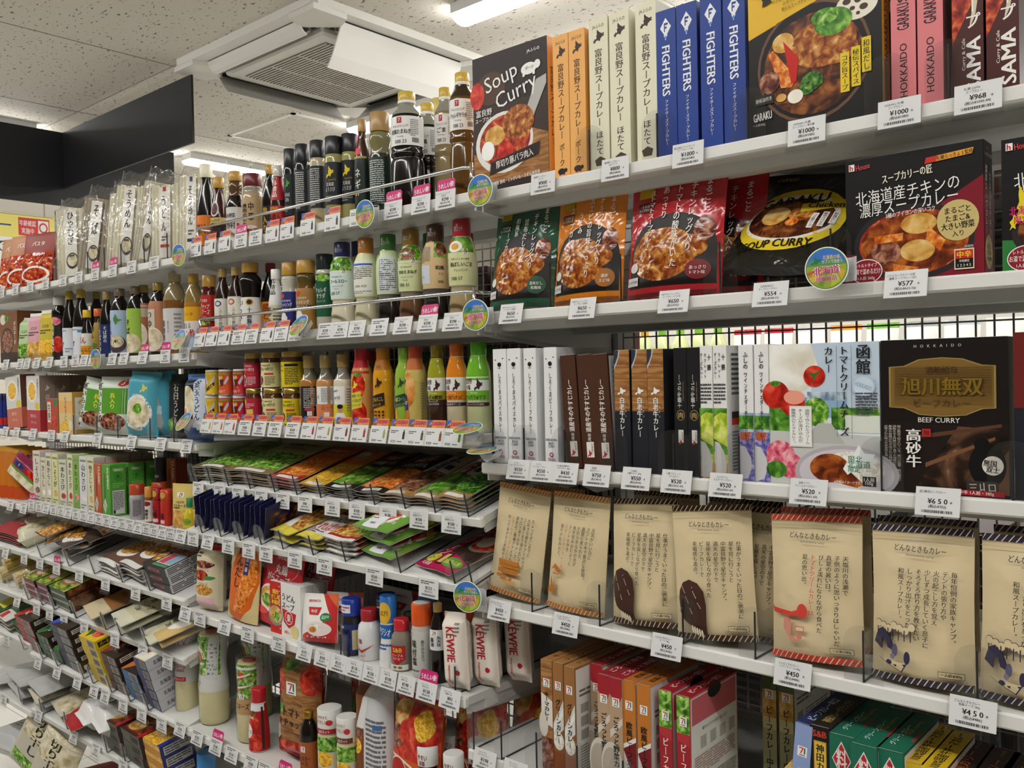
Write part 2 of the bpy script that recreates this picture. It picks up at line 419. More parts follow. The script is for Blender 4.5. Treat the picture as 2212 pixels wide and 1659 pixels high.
# ceiling cassette air conditioner
ac = empty('air_conditioner', (-3.0, 1.30, CEIL)); tag(ac, 'square white ceiling air conditioner with open air flaps and grey grille', 'air conditioner')
ACW = '#e3e1da'
q = .475
m = MB()
m.slab([(-q, -q + .02), (-q + .02, -q), (q - .02, -q), (q, -q + .02), (q, q - .02), (q - .02, q), (-q + .02, q), (-q, q - .02)], -.03, 0, ACW, 'z')
for sx in (-1, 1):
    for sy in (-1, 1):
        m.slab([(sx * .475, sy * .475), (sx * .475, sy * .33), (sx * .40, sy * .30), (sx * .30, sy * .40), (sx * .33, sy * .475)], -.05, -.029, ACW, 'z')
m.build('frame', ac)
m = MB(); m.box(-.33, -.33, -.062, .33, .33, -.03, ACW, .008); m.build('inner_panel', ac)
m = MB()
m.box(-.27, -.27, -.064, .27, .27, -.060, '#5a5650')
for i in range(33): m.box(-.27, -.27 + i * .0166, -.068, .27, -.27 + i * .0166 + .008, -.063, '#c9c5bb')
for x in (-.09, .09): m.box(x - .003, -.27, -.0685, x + .003, .27, -.063, '#dedad2')
m.build('grille', ac)
for i in range(4):
    m = MB(); m.box(-.30, .335, -.034, .30, .42, -.029, '#1d1c1b'); m.box(-.29, .35, -.05, .29, .362, -.031, '#a9a69f')
    m.build('air_slot', ac, rot=(0, 0, PI / 2 * i))
    m = MB()
    ln = (.12, .12, .055, .17)[i]; ang = (.7, .75, .6, .95)[i]
    m.slab([(0, .004), (ln * .25, -.003), (ln * .7, -.009), (ln, -.006), (ln, -.001), (ln * .7, -.003), (ln * .25, .004), (0, .010)], -.31, .31, ACW, 'x')
    f = m.build('air_flap', ac)
    f.matrix_local = Matrix.Rotation(PI / 2 * i, 4, 'Z') @ Matrix.Translation((0, .425, -.04)) @ Matrix.Rotation(PI, 4, 'Z') @ Matrix.Rotation(-ang, 4, 'X')

# black hanging panels, their wires, the yellow sign on the wall
def panel(name, x0, y0, x1, y1, z0, z1, label, wires):
    m = MB(); m.box(x0, y0, z0, x1, y1, z1, '#26272a')
    o = m.build(name); tag(o, label, 'hanging panel')
    for (x, y) in wires:
        w = MB(); w.tube([(x, y, z1 - .02), (x, y, CEIL)], .0012, '#d8d4cb', 5); w.build('wire', o)
panel('hanging_panel', -4.69, .870, -3.425, .880, 2.47, 2.752, 'dark grey hanging sign panel with a free end near the air conditioner', [(-4.3, .875), (-3.8, .875)])
panel('hanging_panel', -4.70, -1.2, -4.692, 1.47, 2.38, 2.752, 'black hanging panel running across the far left under the lamp', [(-4.696, .0), (-4.696, -.9)])
m = MB(); m.box(-6.295, -.1, 2.2, -6.28, 1.455, 2.59, '#f1e37a')
draw(m, lambda u, v, l: (-6.28 + l, u - .1, 2.2 + v), 1.555, .39, [R(.004, .985, .996, .992, '#4a5a7a'), R(0, 0, 1, .6, '#f2f1ec'), T(.75, .45, .22, '年齢でお', '#3a3a3a', .36), T(.7, .8, .22, 'コーナー', '#2d4a9a', .28, 0, 2), R(.855, .65, .98, .95, '#d33a33'), T(.892, .86, .1, '年齢確認', '#f4eded', .066), T(.892, .73, .1, '実施中', '#f4eded', .05), R(.934, .68, .976, .92, '#f1efec'), E(.955, .8, .018, .09, '#d33a33'), E(.955, .8, .012, .06, '#f1efec')])
tag(m.build('wall_sign'), 'yellow wall sign with a red age check notice at far left', 'sign')
# light steel rails and access hatch hanging below the ceiling behind the cassette
t = empty('ceiling_rail', (-3.3, 2.2, CEIL)); tag(t, 'pale hanging ceiling rail with hooks behind the air conditioner', 'rail')
m = MB(); m.box(-.9, -.012, -.16, .75, .012, -.12, '#d8d5cd'); m.build('bar', t)
for x in (-.72, -.1, .5):
    m = MB(); m.tube([(x, 0, 0), (x + .008, 0, -.05), (x - .004, 0, -.08), (x, 0, -.13)], .006, '#c9c6be', 6); m.build('hanger', t)
m = MB()
for a in ((-.3, -.3, .3, -.28), (-.3, .28, .3, .3), (-.3, -.3, -.28, .3), (.28, -.3, .3, .3)): m.box(a[0], a[1], -.006, a[2], a[3], 0, '#e8e6df')
tag(m.build('access_hatch', loc=(-4.05, 1.9, CEIL)), 'square white access hatch frame in the ceiling', 'hatch')

# ------------------------------------------------------------------ shelving
ROW = {  # deck height, front edge y, tilt (deg), x from, x to, depth
    'C1': (1.790, 0, 0, -1.004, -.108, .34), 'C2': (1.595, 0, 0, -1.004, -.108, .34), 'C3': (1.349, 0, 0, -1.004, -.108, .34), 'C4': (1.126, -.02, 0, -1.004, -.108, .37), 'C5': (.891, -.045, 0, -1.004, -.108, .40),
    'B1': (1.795, 0, 0, -1.904, -1.008, .34), 'B2': (1.589, 0, 0, -1.904, -1.008, .34), 'B3': (1.394, 0, 0, -1.904, -1.008, .34), 'B4': (1.256, 0, 15, -1.904, -1.008, .30), 'B5': (1.151, -.035, 15, -1.904, -1.008, .30), 'B6': (.971, -.045, 0, -1.904, -1.008, .40), 'B7': (.70, -.045, 0, -1.904, -1.008, .40),
    'A1': (1.7835, 0, 0, -2.804, -1.908, .34), 'A2': (1.556, 0, 0, -2.804, -1.908, .34), 'A3': (1.3445, 0, 0, -2.804, -1.908, .34), 'A4': (1.137, -.02, 0, -2.804, -1.908, .37), 'A5': (.988, -.04, 17, -2.804, -1.908, .30), 'A6': (.854, -.045, 17, -2.804, -1.908, .30), 'A7': (.697, -.045, 17, -2.804, -1.908, .30), 'A8': (.533, -.045, 10, -2.804, -1.908, .40), 'A9': (.28, -.045, 0, -2.804, -1.908, .42),
    'Z1': (1.7835, 0, 0, -3.704, -2.808, .34), 'Z2': (1.556, 0, 0, -3.704, -2.808, .34), 'Z3': (1.3445, 0, 0, -3.704, -2.808, .34), 'Z4': (1.122, -.02, 0, -3.704, -2.808, .37), 'Z5': (.988, -.04, 17, -3.704, -2.808, .30), 'Z6': (.854, -.045, 17, -3.704, -2.808, .30), 'Z7': (.72, -.045, 17, -3.704, -2.808, .30), 'Z8': (.52, -.045, 0, -3.704, -2.808, .40)}
BAYN = {'C': 'nearest bay', 'B': 'middle bay', 'A': 'left bay', 'Z': 'far left bay'}
NTH = ['', 'first', 'second', 'third', 'fourth', 'fifth', 'sixth', 'seventh', 'eighth', 'ninth', 'tenth', 'eleventh', 'twelfth']
TIN = '#d6d5d0'
def deck(row, dy):   # height of the deck dy behind the front edge
    z, y0, t = ROW[row][:3]
    return z + dy * math.tan(math.radians(t))
for rn, (z, y0, tl, x0, x1, dp) in ROW.items():
    W = x1 - x0
    m = MB()
    m.box(0, .010, -.014, W, dp, -.0005, TIN)
    m.box(0, .05, -.030, W, .08, -.014, TIN); m.box(0, dp - .09, -.032, W, dp - .05, -.014, TIN)
    m.box(0, dp - .012, -.0005, W, dp, .012, TIN)
    o = m.build('shelf_board', loc=(x0, y0, z), rot=(math.radians(tl), 0, 0))
    tag(o, 'white steel shelf board, %s from the top of the %s' % (NTH[int(rn[1])], BAYN[rn[0]]), 'shelf', 'shelf boards of the gondola')
    m = MB(); m.box(0, 0, -.018, W, .012, 0, '#e4e3de', .0025); m.build('front_rail', o)
    for k, xx in enumerate((.004, W - .008)):
        bh = .048 if tl else (.04 if rn in ('A4', 'Z4', 'B3') else .085)
        m = MB(); m.slab([(.012, -.012), (dp + .03, .012), (dp + .03, -bh), (dp - .03, -bh), (dp - .1, -bh * .65), (.012, -.030)], xx, xx + .004, '#cfceca', 'x'); m.build('bracket', o)
for k, x in enumerate((-3.706, -2.806, -1.906, -1.006, -.106)):
    m = MB(); m.box(x - .022, .375, 0, x + .022, .435, 1.83, '#b9b8b4')
    for i in range(60): m.box(x - .008, .3744, .06 + i * .029, x - .004, .376, .078 + i * .029, '#2a2a2a'); m.box(x + .004, .3744, .06 + i * .029, x + .008, .376, .078 + i * .029, '#2a2a2a')
    tag(m.build('shelf_upright'), 'grey slotted steel upright ' + ('at the far left end of the shelving', 'between far left and left bays', 'between left and middle bays', 'between the middle bay and the nearest bay', 'at the right end of the nearest bay')[k], 'upright', 'uprights of the gondola')
for k, (x0, nm) in enumerate(((-3.684, 'far left'), (-2.784, 'left'), (-1.884, 'middle'), (-.984, 'nearest'))):
    m = MB(); c = '#7b7a76'
    for i in range(35): m.box(x0 + i * .0252 - .0013, .392, .25, x0 + i * .0252 + .0013, .3946, 1.83, c)
    for i in range(60): m.box(x0, .3946, .26 + i * .0265 - .0013, x0 + .857, .3972, .26 + i * .0265 + .0013, c)
    tag(m.build('wire_panel'), 'grey wire mesh back panel of the %s bay' % nm, 'wire mesh', 'wire mesh back panels')
# chrome guard rails of the two upper middle shelves
for rn, px0, py0, px1, py1, nm in (('B1', 409, 498, 1010, 361, 'top'), ('B2', 417, 689, 1016, 631, 'second')):
    y = .004
    xa, xb = -1.893, -1.022
    za, zb = zat(py0, xat(px0, y, 1.87), y), zat(py1, xat(px1, y, 1.87), y)
    zz = (za + zb) / 2
    m = MB(); m.tube([(xa, .12, zz), (xa, y + .01, zz), (xa + .01, y, zz), (xb - .01, y, zz), (xb, y + .01, zz), (xb, .12, zz)], .0032, 'chrome', 10)
    o = m.build('guard_rail'); tag(o, 'thin chrome guard rail in front of bottles on the %s shelf of the middle bay' % nm, 'rail')
    for x in (xa, xb):
        m = MB(); m.tube([(x, .012, ROW[rn][0] + .0005), (x, .012, zz + .008)], .003, 'chrome', 8); m.build('post', o)

# ------------------------------------------------------------------ product builders
def seat(row, dy):
    r = ROW[row]
    return r[1] + dy, deck(row, dy)
def carton(row, px0, px1, py, d, label, front=(), side=(), top=(), cols=None, name='curry_box', cat='box', group=None, dy=.012, roll=0, yaw=0, h=None, gap=0, bev=.0006, flap=True, z=None, w=None):
    y, zz = seat(row, dy)
    if z is not None: zz = z
    x0 = xat(px0, y, zz)
    w = w or xat(px1, y, zz) - x0 - gap
    if h is None: h = zat(py, x0, y) - zz
    c = {'all': '#e8e6e0'}; c.update(cols or {})
    m = MB(); m.box(-w / 2, 0, 0, w / 2, d, h, c, bev)
    if front: draw(m, lambda u, v, l: (u - w / 2, -l, v), w, h, front)
    if side: draw(m, lambda u, v, l: (w / 2 + l, u, v), d, h, side)
    if top: draw(m, lambda u, v, l: (u - w / 2, v, h + l), w, d, top)
    if flap: m.box(-w / 2 + .0012, .0012, h, w / 2 - .0012, .0018, h + .0004, '#d9d5cb')
    o = m.build(name)
    ra = math.radians(roll)
    o.location = (x0 + w / 2, y, zz + (abs(math.sin(ra)) * w / 2 if roll else 0)); o.rotation_euler = (0, ra, math.radians(yaw))
    o['wdh'] = (w, d, h)
    return tag(o, label, cat, group)
def again(o, row, px0, label, dy=None, roll=None, group=None, z=None, yaw=None):
    """another of the same carton standing elsewhere on the shelf"""
    y, zz = seat(row, .012 if dy is None else dy)
    if z is not None: zz = z
    x0 = xat(px0, y, zz); w = o['wdh'][0]
    ra = o.rotation_euler.y if roll is None else math.radians(roll)
    return dup(o, (x0 + w / 2, y, zz + abs(math.sin(ra)) * w / 2), (0, ra, o.rotation_euler.z if yaw is None else math.radians(yaw)), label, group)
def behind(o, n, step, labels, group=None):
    for i in range(n):
        l = o.location.copy(); l.y += step * (i + 1)
        dup(o, l, None, labels % NTH[i + 1], group)

BK = {  # profile (radius, height) as fractions, then cap (r, z0, z1)
    'dress': ([(.85, 0), (.97, .012), (1, .05), (.97, .16), (.85, .28), (.83, .325), (.93, .335), (.97, .4), (1, .55), (.99, .66), (.9, .74), (.68, .815), (.66, .825)], (.64, .82, 1)),
    'soy': ([(.9, 0), (1, .015), (1, .52), (.95, .6), (.72, .72), (.5, .80), (.42, .84), (.42, .88)], (.52, .875, 1)),
    'tsuyu': ([(.9, 0), (1, .015), (1, .62), (.97, .68), (.8, .78), (.55, .85), (.48, .87), (.48, .9)], (.54, .89, 1)),
    'slim': ([(.9, 0), (1, .015), (1, .75), (.93, .785), (.86, .8)], (.92, .795, 1)),
    'oil': ([(.9, 0), (1, .015), (1, .52), (.96, .58), (.88, .62), (.86, .66), (.98, .72), (1, .76), (.9, .8), (.6, .82)], (.92, .815, 1)),
    'big': ([(.88, 0), (.98, .012), (1, .05), (1, .40), (.93, .435), (.9, .45), (1, .465), (1, .485), (.93, .505), (.97, .53), (.97, .78), (.86, .82), (.56, .865), (.5, .885), (.5, .925)], (.52, .92, 1)),
    'furano': ([(.9, 0), (1, .012), (1, .6), (.98, .67), (.86, .75), (.68, .80), (.64, .83), (.64, .86)], (.67, .855, 1)),
    'squeeze': ([(.9, 0), (1, .015), (1, .58), (.96, .635), (.7, .70), (.55, .745), (.52, .78), (.52, .83)], (.6, .82, 1)),
    'sauce': ([(.9, 0), (1, .015), (1, .5), (.97, .56), (.78, .63), (.62, .69), (.66, .74), (.7, .79), (.62, .85), (.5, .87)], (.66, .865, 1)),
    'grill': ([(.9, 0), (1, .015), (1, .6), (.95, .68), (.8, .735), (.78, .76), (.82, .79), (.75, .82)], (.84, .815, 1)),
    'gin': ([(.9, 0), (1, .015), (1, .38), (.94, .5), (.72, .65), (.52, .75), (.45, .81), (.45, .85)], (.62, .845, 1)),
    'pinch': ([(.92, 0), (1, .015), (.98, .3), (.86, .45), (.84, .55), (.95, .68), (1, .74), (.92, .79), (.6, .845), (.56, .87)], (.74, .862, 1)),
    'can': ([(.95, 0), (1, .02), (1, .06), (.98, .07), (.98, .9), (1, .91), (1, .93)], (1.02, .93, 1)),
    'jar': ([(.9, 0), (1, .03), (1, .70), (.96, .76), (.85, .82), (.85, .86)], (.93, .855, 1)),
    'spice': ([(.95, 0), (1, .02), (1, .66), (.94, .69), (.94, .72)], (1.0, .705, 1)),
    'salt': ([(.92, 0), (1, .02), (1, .55), (.92, .68), (.68, .75), (.68, .78)], (.72, .77, 1)),
    'waist': ([(1, 0), (1, .03), (.97, .2), (.8, .36), (.78, .42), (.84, .5), (.84, .62)], (.84, .61, 1)),
    'mayo': ([(.8, 0), (.97, .02), (1, .08), (1, .42), (.93, .52), (.86, .62), (.86, .7), (.92, .8), (.95, .9), (.86, .965)], (.5, .96, .985)),
    'tomato': ([(.9, 0), (1, .015), (.98, .3), (.8, .62), (.7, .74), (.7, .78)], (.7, .775, 1)),
    'grinder': ([(.8, 0), (1, .03), (1, .38), (.8, .46), (.7, .5)], (.72, .49, 1)),
    'lemon': ([(.8, 0), (1, .08), (1, .45), (.8, .6), (.5, .68), (.5, .72)], (.58, .71, 1)),
    'flip': ([(.9, 0), (1, .03), (1, .6), (.85, .75), (.8, .8)], (.95, .78, 1))}
def interp(pr, z):
    for (r0, z0), (r1, z1) in zip(pr, pr[1:]):
        if z <= z1: return r0 + (r1 - r0) * max(0, (z - z0)) / max(z1 - z0, 1e-6)
    return pr[-1][0]
def bottle(row, pxc, wpx, py, kind, body, cap, label, labels=(), fill=None, name='sauce_bottle', cat='bottle', group=None, dy=.03, face=22, rib=0, sq=0, z=None, glassc='#3a352c', capring=None, lean=0, n=28, capname='cap', topops=None, capops=None, h=None):
    """labels: list of (z0, z1, colour, ops, width in radians); fill: (level, upper colour) for the empty glass above the liquid"""
    y, zz = seat(row, dy)
    if z is not None: zz = z
    x = xat(pxc, y, zz)
    for _ in range(4):
        dep = sum(M[2][i] * ((x, y, zz)[i] - CAM[i]) for i in range(3))
        r = wpx / 2 * dep / FOC
        yc = y + r
        H = h or zat(py, x, yc) - zz
        x = xat(pxc, yc, zz + H * .45)
    pr, (rc, c0, c1) = BK[kind]
    P = [(a * r, b * H) for a, b in pr]
    t = empty(name, (x, yc, zz), (0, math.radians(lean), math.radians(face))); tag(t, label, cat, group)
    m = MB()
    lv = fill[0] if fill else 2
    lo = [(interp(pr, lv) * r, lv * H)] if fill else []
    low = [p for p in P if p[1] <= lv * H] + lo
    up = lo + [p for p in P if p[1] > lv * H]
    m.lathe(low, body, n, sq=sq)
    if fill: m.lathe(up, fill[1], n, sq=sq)
    m.build('bottle' if kind not in ('can', 'jar') else kind, t)
    m = MB()
    e = min(.0012, rc * r * .1)
    m.lathe([(rc * r - e * .3, c0 * H), (rc * r, c0 * H + e), (rc * r, c1 * H - e), (rc * r - e, c1 * H)], cap, n if not rib else 60, rib=rib)
    if capring: m.lathe([(rc * r * 1.04, c0 * H - .004), (rc * r * 1.04, c0 * H + .001)], capring, n)
    if topops: draw(m, lambda u, v, l: (u - rc * r, v - rc * r, c1 * H + l), 2 * rc * r, 2 * rc * r, topops)
    if capops: draw(m, lambda u, v, l: ((rc * r + l + .0002) * math.sin((u - rc * r) / (rc * r)), -(rc * r + l + .0002) * math.cos((u - rc * r) / (rc * r)), c0 * H + v), 2 * rc * r, (c1 - c0) * H, capops, curved=True)
    m.build(capname, t)
    for z0, z1, col, ops, wd in labels:
        m = MB()
        zs = [z0] + [b for a, b in pr if z0 < b < z1] + [z1]
        sec = [(interp(pr, q) * r + .0004, q * H) for q in zs]
        if col:
            k = max(8, int(wd * 10))
            vs = []; fs = []
            for rr, q in sec:
                for i in range(k + 1):
                    a = -wd / 2 + wd * i / k
                    vs.append((rr * math.sin(a), -rr * math.cos(a), q))
            for j in range(len(sec) - 1):
                for i in range(k): fs.append((j * (k + 1) + i, j * (k + 1) + i + 1, (j + 1) * (k + 1) + i + 1, (j + 1) * (k + 1) + i))
            m.add(vs, fs, col, True)
        wv = min(wd, 2.6)
        def sf(u, v, l):
            rr = interp(pr, z0 + v / H) * r + .0006 + l
            a = u / r - wv / 2
            return (rr * math.sin(a), -rr * math.cos(a), z0 * H + v)
        draw(m, sf, wv * r, (z1 - z0) * H, ops, .0002, .00006, 2)
        m.build('label', t)
    t['rh'] = (r, H)
    return t
def pouchmesh(W, Hh, Tk, ops, col, kind='stand', back=None, wr=.0016, seed=0, pinch=.02, seal=.05, backops=None):
    """a filled pouch, front towards -y; kind: stand (gusset at the foot), flat (sealed at both ends), block (full nearly to the edges)"""
    def th(u, v):
        a = abs(2 * u - 1)
        sx = max(0, 1 - a ** (2.4 if kind != 'block' else 5))
        if kind == 'stand': sz = min(1, (1 - v - seal) / .55) if v < 1 - seal else 0; sz = max(0, sz) ** .8; sz *= .55 + .45 * min(1, v / .12)
        else:
            e = seal + .001
            sz = min(1, max(0, min(v - e * .6, 1 - v - e)) / (.3 if kind == 'flat' else .1)) ** .7
        return Tk / 2 * sx * sz + .0006
    off = Vector((seed * 3.7, seed * 1.3, 0))
    def base(u, v, side):
        n = noise.noise(Vector((u * W * 28, v * Hh * 22, side * 5)) + off) + .3 * noise.noise(Vector((u * W * 60, v * Hh * 52, side * 9)) + off)
        t = th(u, v)
        k = min(1, t / (Tk * .25)) * wr * (1 if kind != 'block' else .6)
        x = (u - .5) * W * (1 - pinch * math.sin(PI * v) ** 2)
        wave = .003 * math.sin(u * 5 + seed) * (v ** 3) if kind == 'stand' else .0015 * math.sin(u * 7 + seed)
        return x, side * (t + n * k) + wave, v * Hh
    nx, nz = 24, 30
    m = MB()
    F = [base(i / nx, j / nz, -1) for j in range(nz + 1) for i in range(nx + 1)]
    B = [base(i / nx, j / nz, 1) for j in range(nz + 1) for i in range(nx + 1)]
    g = lambda i, j: j * (nx + 1) + i
    m.add(F, [(g(i, j), g(i + 1, j), g(i + 1, j + 1), g(i, j + 1)) for j in range(nz) for i in range(nx)], col, True)
    m.add(B, [(g(i, j), g(i, j + 1), g(i + 1, j + 1), g(i + 1, j)) for j in range(nz) for i in range(nx)], back or col, True)
    rim = [g(i, 0) for i in range(nx)] + [g(nx, j) for j in range(nz)] + [g(nx - i, nz) for i in range(nx)] + [g(0, nz - j) for j in range(nz)]
    k = len(rim)
    m.add([F[i] for i in rim] + [B[i] for i in rim], [(i, i + k, (i + 1) % k + k, (i + 1) % k) for i in range(k)], back or col, True)
    def sf(u, v, l):
        a, b = max(0, min(1, u / W)), max(0, min(1, v / Hh))
        p = base(a, b, -1)
        return (p[0], p[1] - l - .0002, p[2])
    draw(m, sf, W, Hh, ops, .0003, .00013, 2, True)
    return m
def pouch(row, px0, px1, py, label, ops, col, tk=.03, tilt=8, roll=0, yaw=0, dy=.03, name='curry_pouch', cat='pouch', group=None, kind='stand', back=None, seed=0, h=None, w=None, z=None, wr=.0016, pinch=.02, seal=.05):
    y, zz = seat(row, dy)
    if z is not None: zz = z
    x0, x1 = xat(px0, y, zz), xat(px1, y, zz)
    w = w or (x1 - x0) / math.cos(math.radians(yaw))
    if h is None: h = (zat(py, (x0 + x1) / 2, y + .01) - zz) / math.cos(math.radians(tilt))
    m = pouchmesh(w, h, tk, ops, col, kind, back, wr, seed, pinch, seal)
    o = m.build(name)
    ra = math.radians(roll)
    o.location = ((x0 + x1) / 2, y + tk * .3, zz + abs(math.sin(ra)) * w / 2 + abs(math.sin(math.radians(tilt))) * tk * .6 + .001); o.rotation_euler = (-math.radians(tilt), ra, math.radians(yaw))
    return tag(o, label, cat, group)
def lay(o, row, pxc, dy, up, yaw=0, roll=0, x=None):
    """lay a packet on a sloping shelf, foot towards the aisle; up: height of its underside above the deck"""
    y0, zz = seat(row, dy)
    t = math.radians(ROW[row][2])
    x = xat(pxc, y0, zz + up) if x is None else x
    o.location = (x, y0 - math.sin(t) * up, zz + math.cos(t) * up)
    o.rotation_euler = (-PI / 2 + t, math.radians(roll), math.radians(yaw))
def stack(row, px0, px1, n, W, Hh, tk, ops, col, label, dy=.02, yaw=0, name='food_packet', cat='packet', group=None, back='#b9b6b0', jit=2, kind='flat', base=.002, pitch=None, seed=1, wr=.0006):
    """n packets lying on top of each other; the label's %s tells which"""
    rnd = random.Random(int(px0) + n)
    pitch = pitch or tk + .0012
    y, zz = seat(row, dy)
    x0, x1 = xat(px0, y, zz + n * pitch), xat(px1, y, zz + n * pitch)
    if W is None: W = x1 - x0
    first = None
    for i in range(n):
        up = base + tk * .5 + .001 + (n - 1 - i) * pitch
        which = 'topmost' if i == 0 else ('lowest' if i == n - 1 else NTH[i + 1] + ' from the top')
        if n == 1: which = 'single'
        lb = label.replace('%s', which)
        if first is None:
            o = first = pouchmesh(W, Hh, tk, ops, col, kind, back, wr, seed).build(name); tag(o, lb, cat, group)
        else:
            o = dup(first, label=lb)
        lay(o, row, 0, dy + (0 if i == 0 else rnd.uniform(0, .007)), up, yaw + (rnd.uniform(-jit, jit) if i else 0), x=(x0 + x1) / 2 + (rnd.uniform(-.002, .002) if i else 0))
    return first

# price tags: clear holder, white card, sometimes a bright flag
TAGS = {}
def price_tag(row, px, price, label, lines=None, flag=None, tax=None, pic=None, far=False, dz=0, lean=14):
    z, y0, tl = ROW[row][:3]
    y = y0 - .004; zz = z - .006 + dz
    x = xat(px, y, zz)
    key = (price, lines, flag, pic, far)
    w, h = .047, .031
    if row[1] == '1': lean = 5
    rot = (-math.radians(lean), 0, 0)
    if key in TAGS:
        return dup(TAGS[key], (x, y, zz), None, label, 'price tags on the shelf rails')
    m = MB()
    m.box(-w / 2 - .0022, -.0030, -.0195, w / 2 + .0022, -.0022, h / 2 + .001, 'holder')
    m.box(-w / 2 - .0022, -.0022, -.022, w / 2 + .0022, .001, -.0195, 'holder')
    m.box(-w / 2 - .0022, -.0055, -.027, w / 2 + .0022, -.0045, -.019, 'holder')
    o = m.build('price_tag', loc=(x, y, zz), rot=rot)
    tag(o, label, 'price tag', 'price tags on the shelf rails')
    m = MB(); m.box(-w / 2, -.0016, -.0165, w / 2, -.0010, h / 2, '#f3f3f2')
    sf = lambda u, v, l: (u - w / 2, -.0016 - l, -.0165 + v)
    ink = '#1c1c1c'
    yen = '¥%s' % price
    tx = tax or ('%d' % round(int(price.replace(' ', '')) * 1.08))
    if pic:
        ops = [L(.08, .62, .5, .82, '#555555', 2), T(.27, .16, .15, yen, ink, .36), L(.5, .1, .92, .2, '#666666', 1), R(.76, .3, .88, .72, pic), R(.79, .7, .85, .84, pic)]
    else:
        a, b = lines or (None, None)
        ops = [T(.38, .86, .10, a, ink, min(.72, .06 * len(a)), 0, 0), T(.42, .74, .10, b, ink, min(.8, .058 * len(b)), 0, 0)] if lines else [L(.1, .7, .8, .92, '#5c5c5c', 2)]
        ops += [T(.5, .53, .19, yen, ink, .10 * len(yen) + .05, 0, 2), T(.8, .5, .1, '＊', ink), T(.5, .33, .14, '(税込¥%s)' % tx, ink, .62), BAR(.15, .1, .85, .2)]
    draw(m, sf, w, h, ops, .0001, .00003)
    m.build('card', o)
    if flag == 'happy':
        m = MB(); pts = [(-.021, .012), (.021, .012), (.021, .030), (.017, .034), (-.017, .034), (-.021, .030)]
        m.slab(pts, -.0006, 0, '#c6286e')
        draw(m, lambda u, v, l: (u - .021, -.0006 - l, .015 + v), .042, .019, [T(.5, .45, .5, 'うれしい値!', '#f7eef2', .88, 4, 2)], .0001)
        m.build('promotion_flag', o)
    elif flag == 'hokkaido':
        m = MB(); m.box(-.022, -.0006, .012, .022, 0, .029, '#e8954a')
        draw(m, lambda u, v, l: (u - .022, -.0006 - l, .014 + v), .044, .015, [Pg([(0, .2), (.3, 1), (0, 1)], '#3c62b5'), Pg([(0, 0), (.3, 0), (.22, .5), (.05, .35)], '#8a5a2a'), T(.6, .62, .52, '北海道調味料', '#c02a72', .74, 0, 2), T(.72, .17, .24, 'フェア', '#b03050', .3)], .0001)
        m.build('promotion_flag', o)
    TAGS[key] = o
    return o

DIV = {}
def divider(row, px, label, h=.066, w=.05, ln=.22, dy=.004, dark=False):
    z, y0, tl = ROW[row][:3]
    x = xat(px, y0 + dy, z)
    k = (h, w, ln)
    rot = (math.radians(tl), 0, 0)
    if k in DIV: return dup(DIV[k], (x, y0 + dy, z), rot, label)
    m = MB()
    a = w / 2; r = min(a, h * .5) * .9
    pts = [(-a, 0), (a, 0), (a, h - r)] + [(a - r + r * math.cos(PI / 2 * i / 6), h - r + r * math.sin(PI / 2 * i / 6)) for i in range(1, 7)] + [(-a + r - r * math.sin(PI / 2 * i / 6), h - r + r * math.cos(PI / 2 * i / 6)) for i in range(0, 7)]
    m.slab(pts, -.0008, .0008, 'clear')
    o = m.build('shelf_divider', loc=(x, y0 + dy, z), rot=rot)
    tag(o, label, 'divider', 'clear dividers along the shelf fronts')
    m = MB(); m.box(-.0007, .0008, 0, .0007, ln, h * .86, 'clear'); m.build('fin', o)
    m = MB(); m.box(-.0009, -.0012, 0, .0009, .0008, h * .92, '#2b2b2c'); m.box(-.0012, .0008, 0, .0012, ln, .0014, '#2b2b2c'); m.build('dark_edge', o)
    DIV[k] = o
    return o
DISC = []
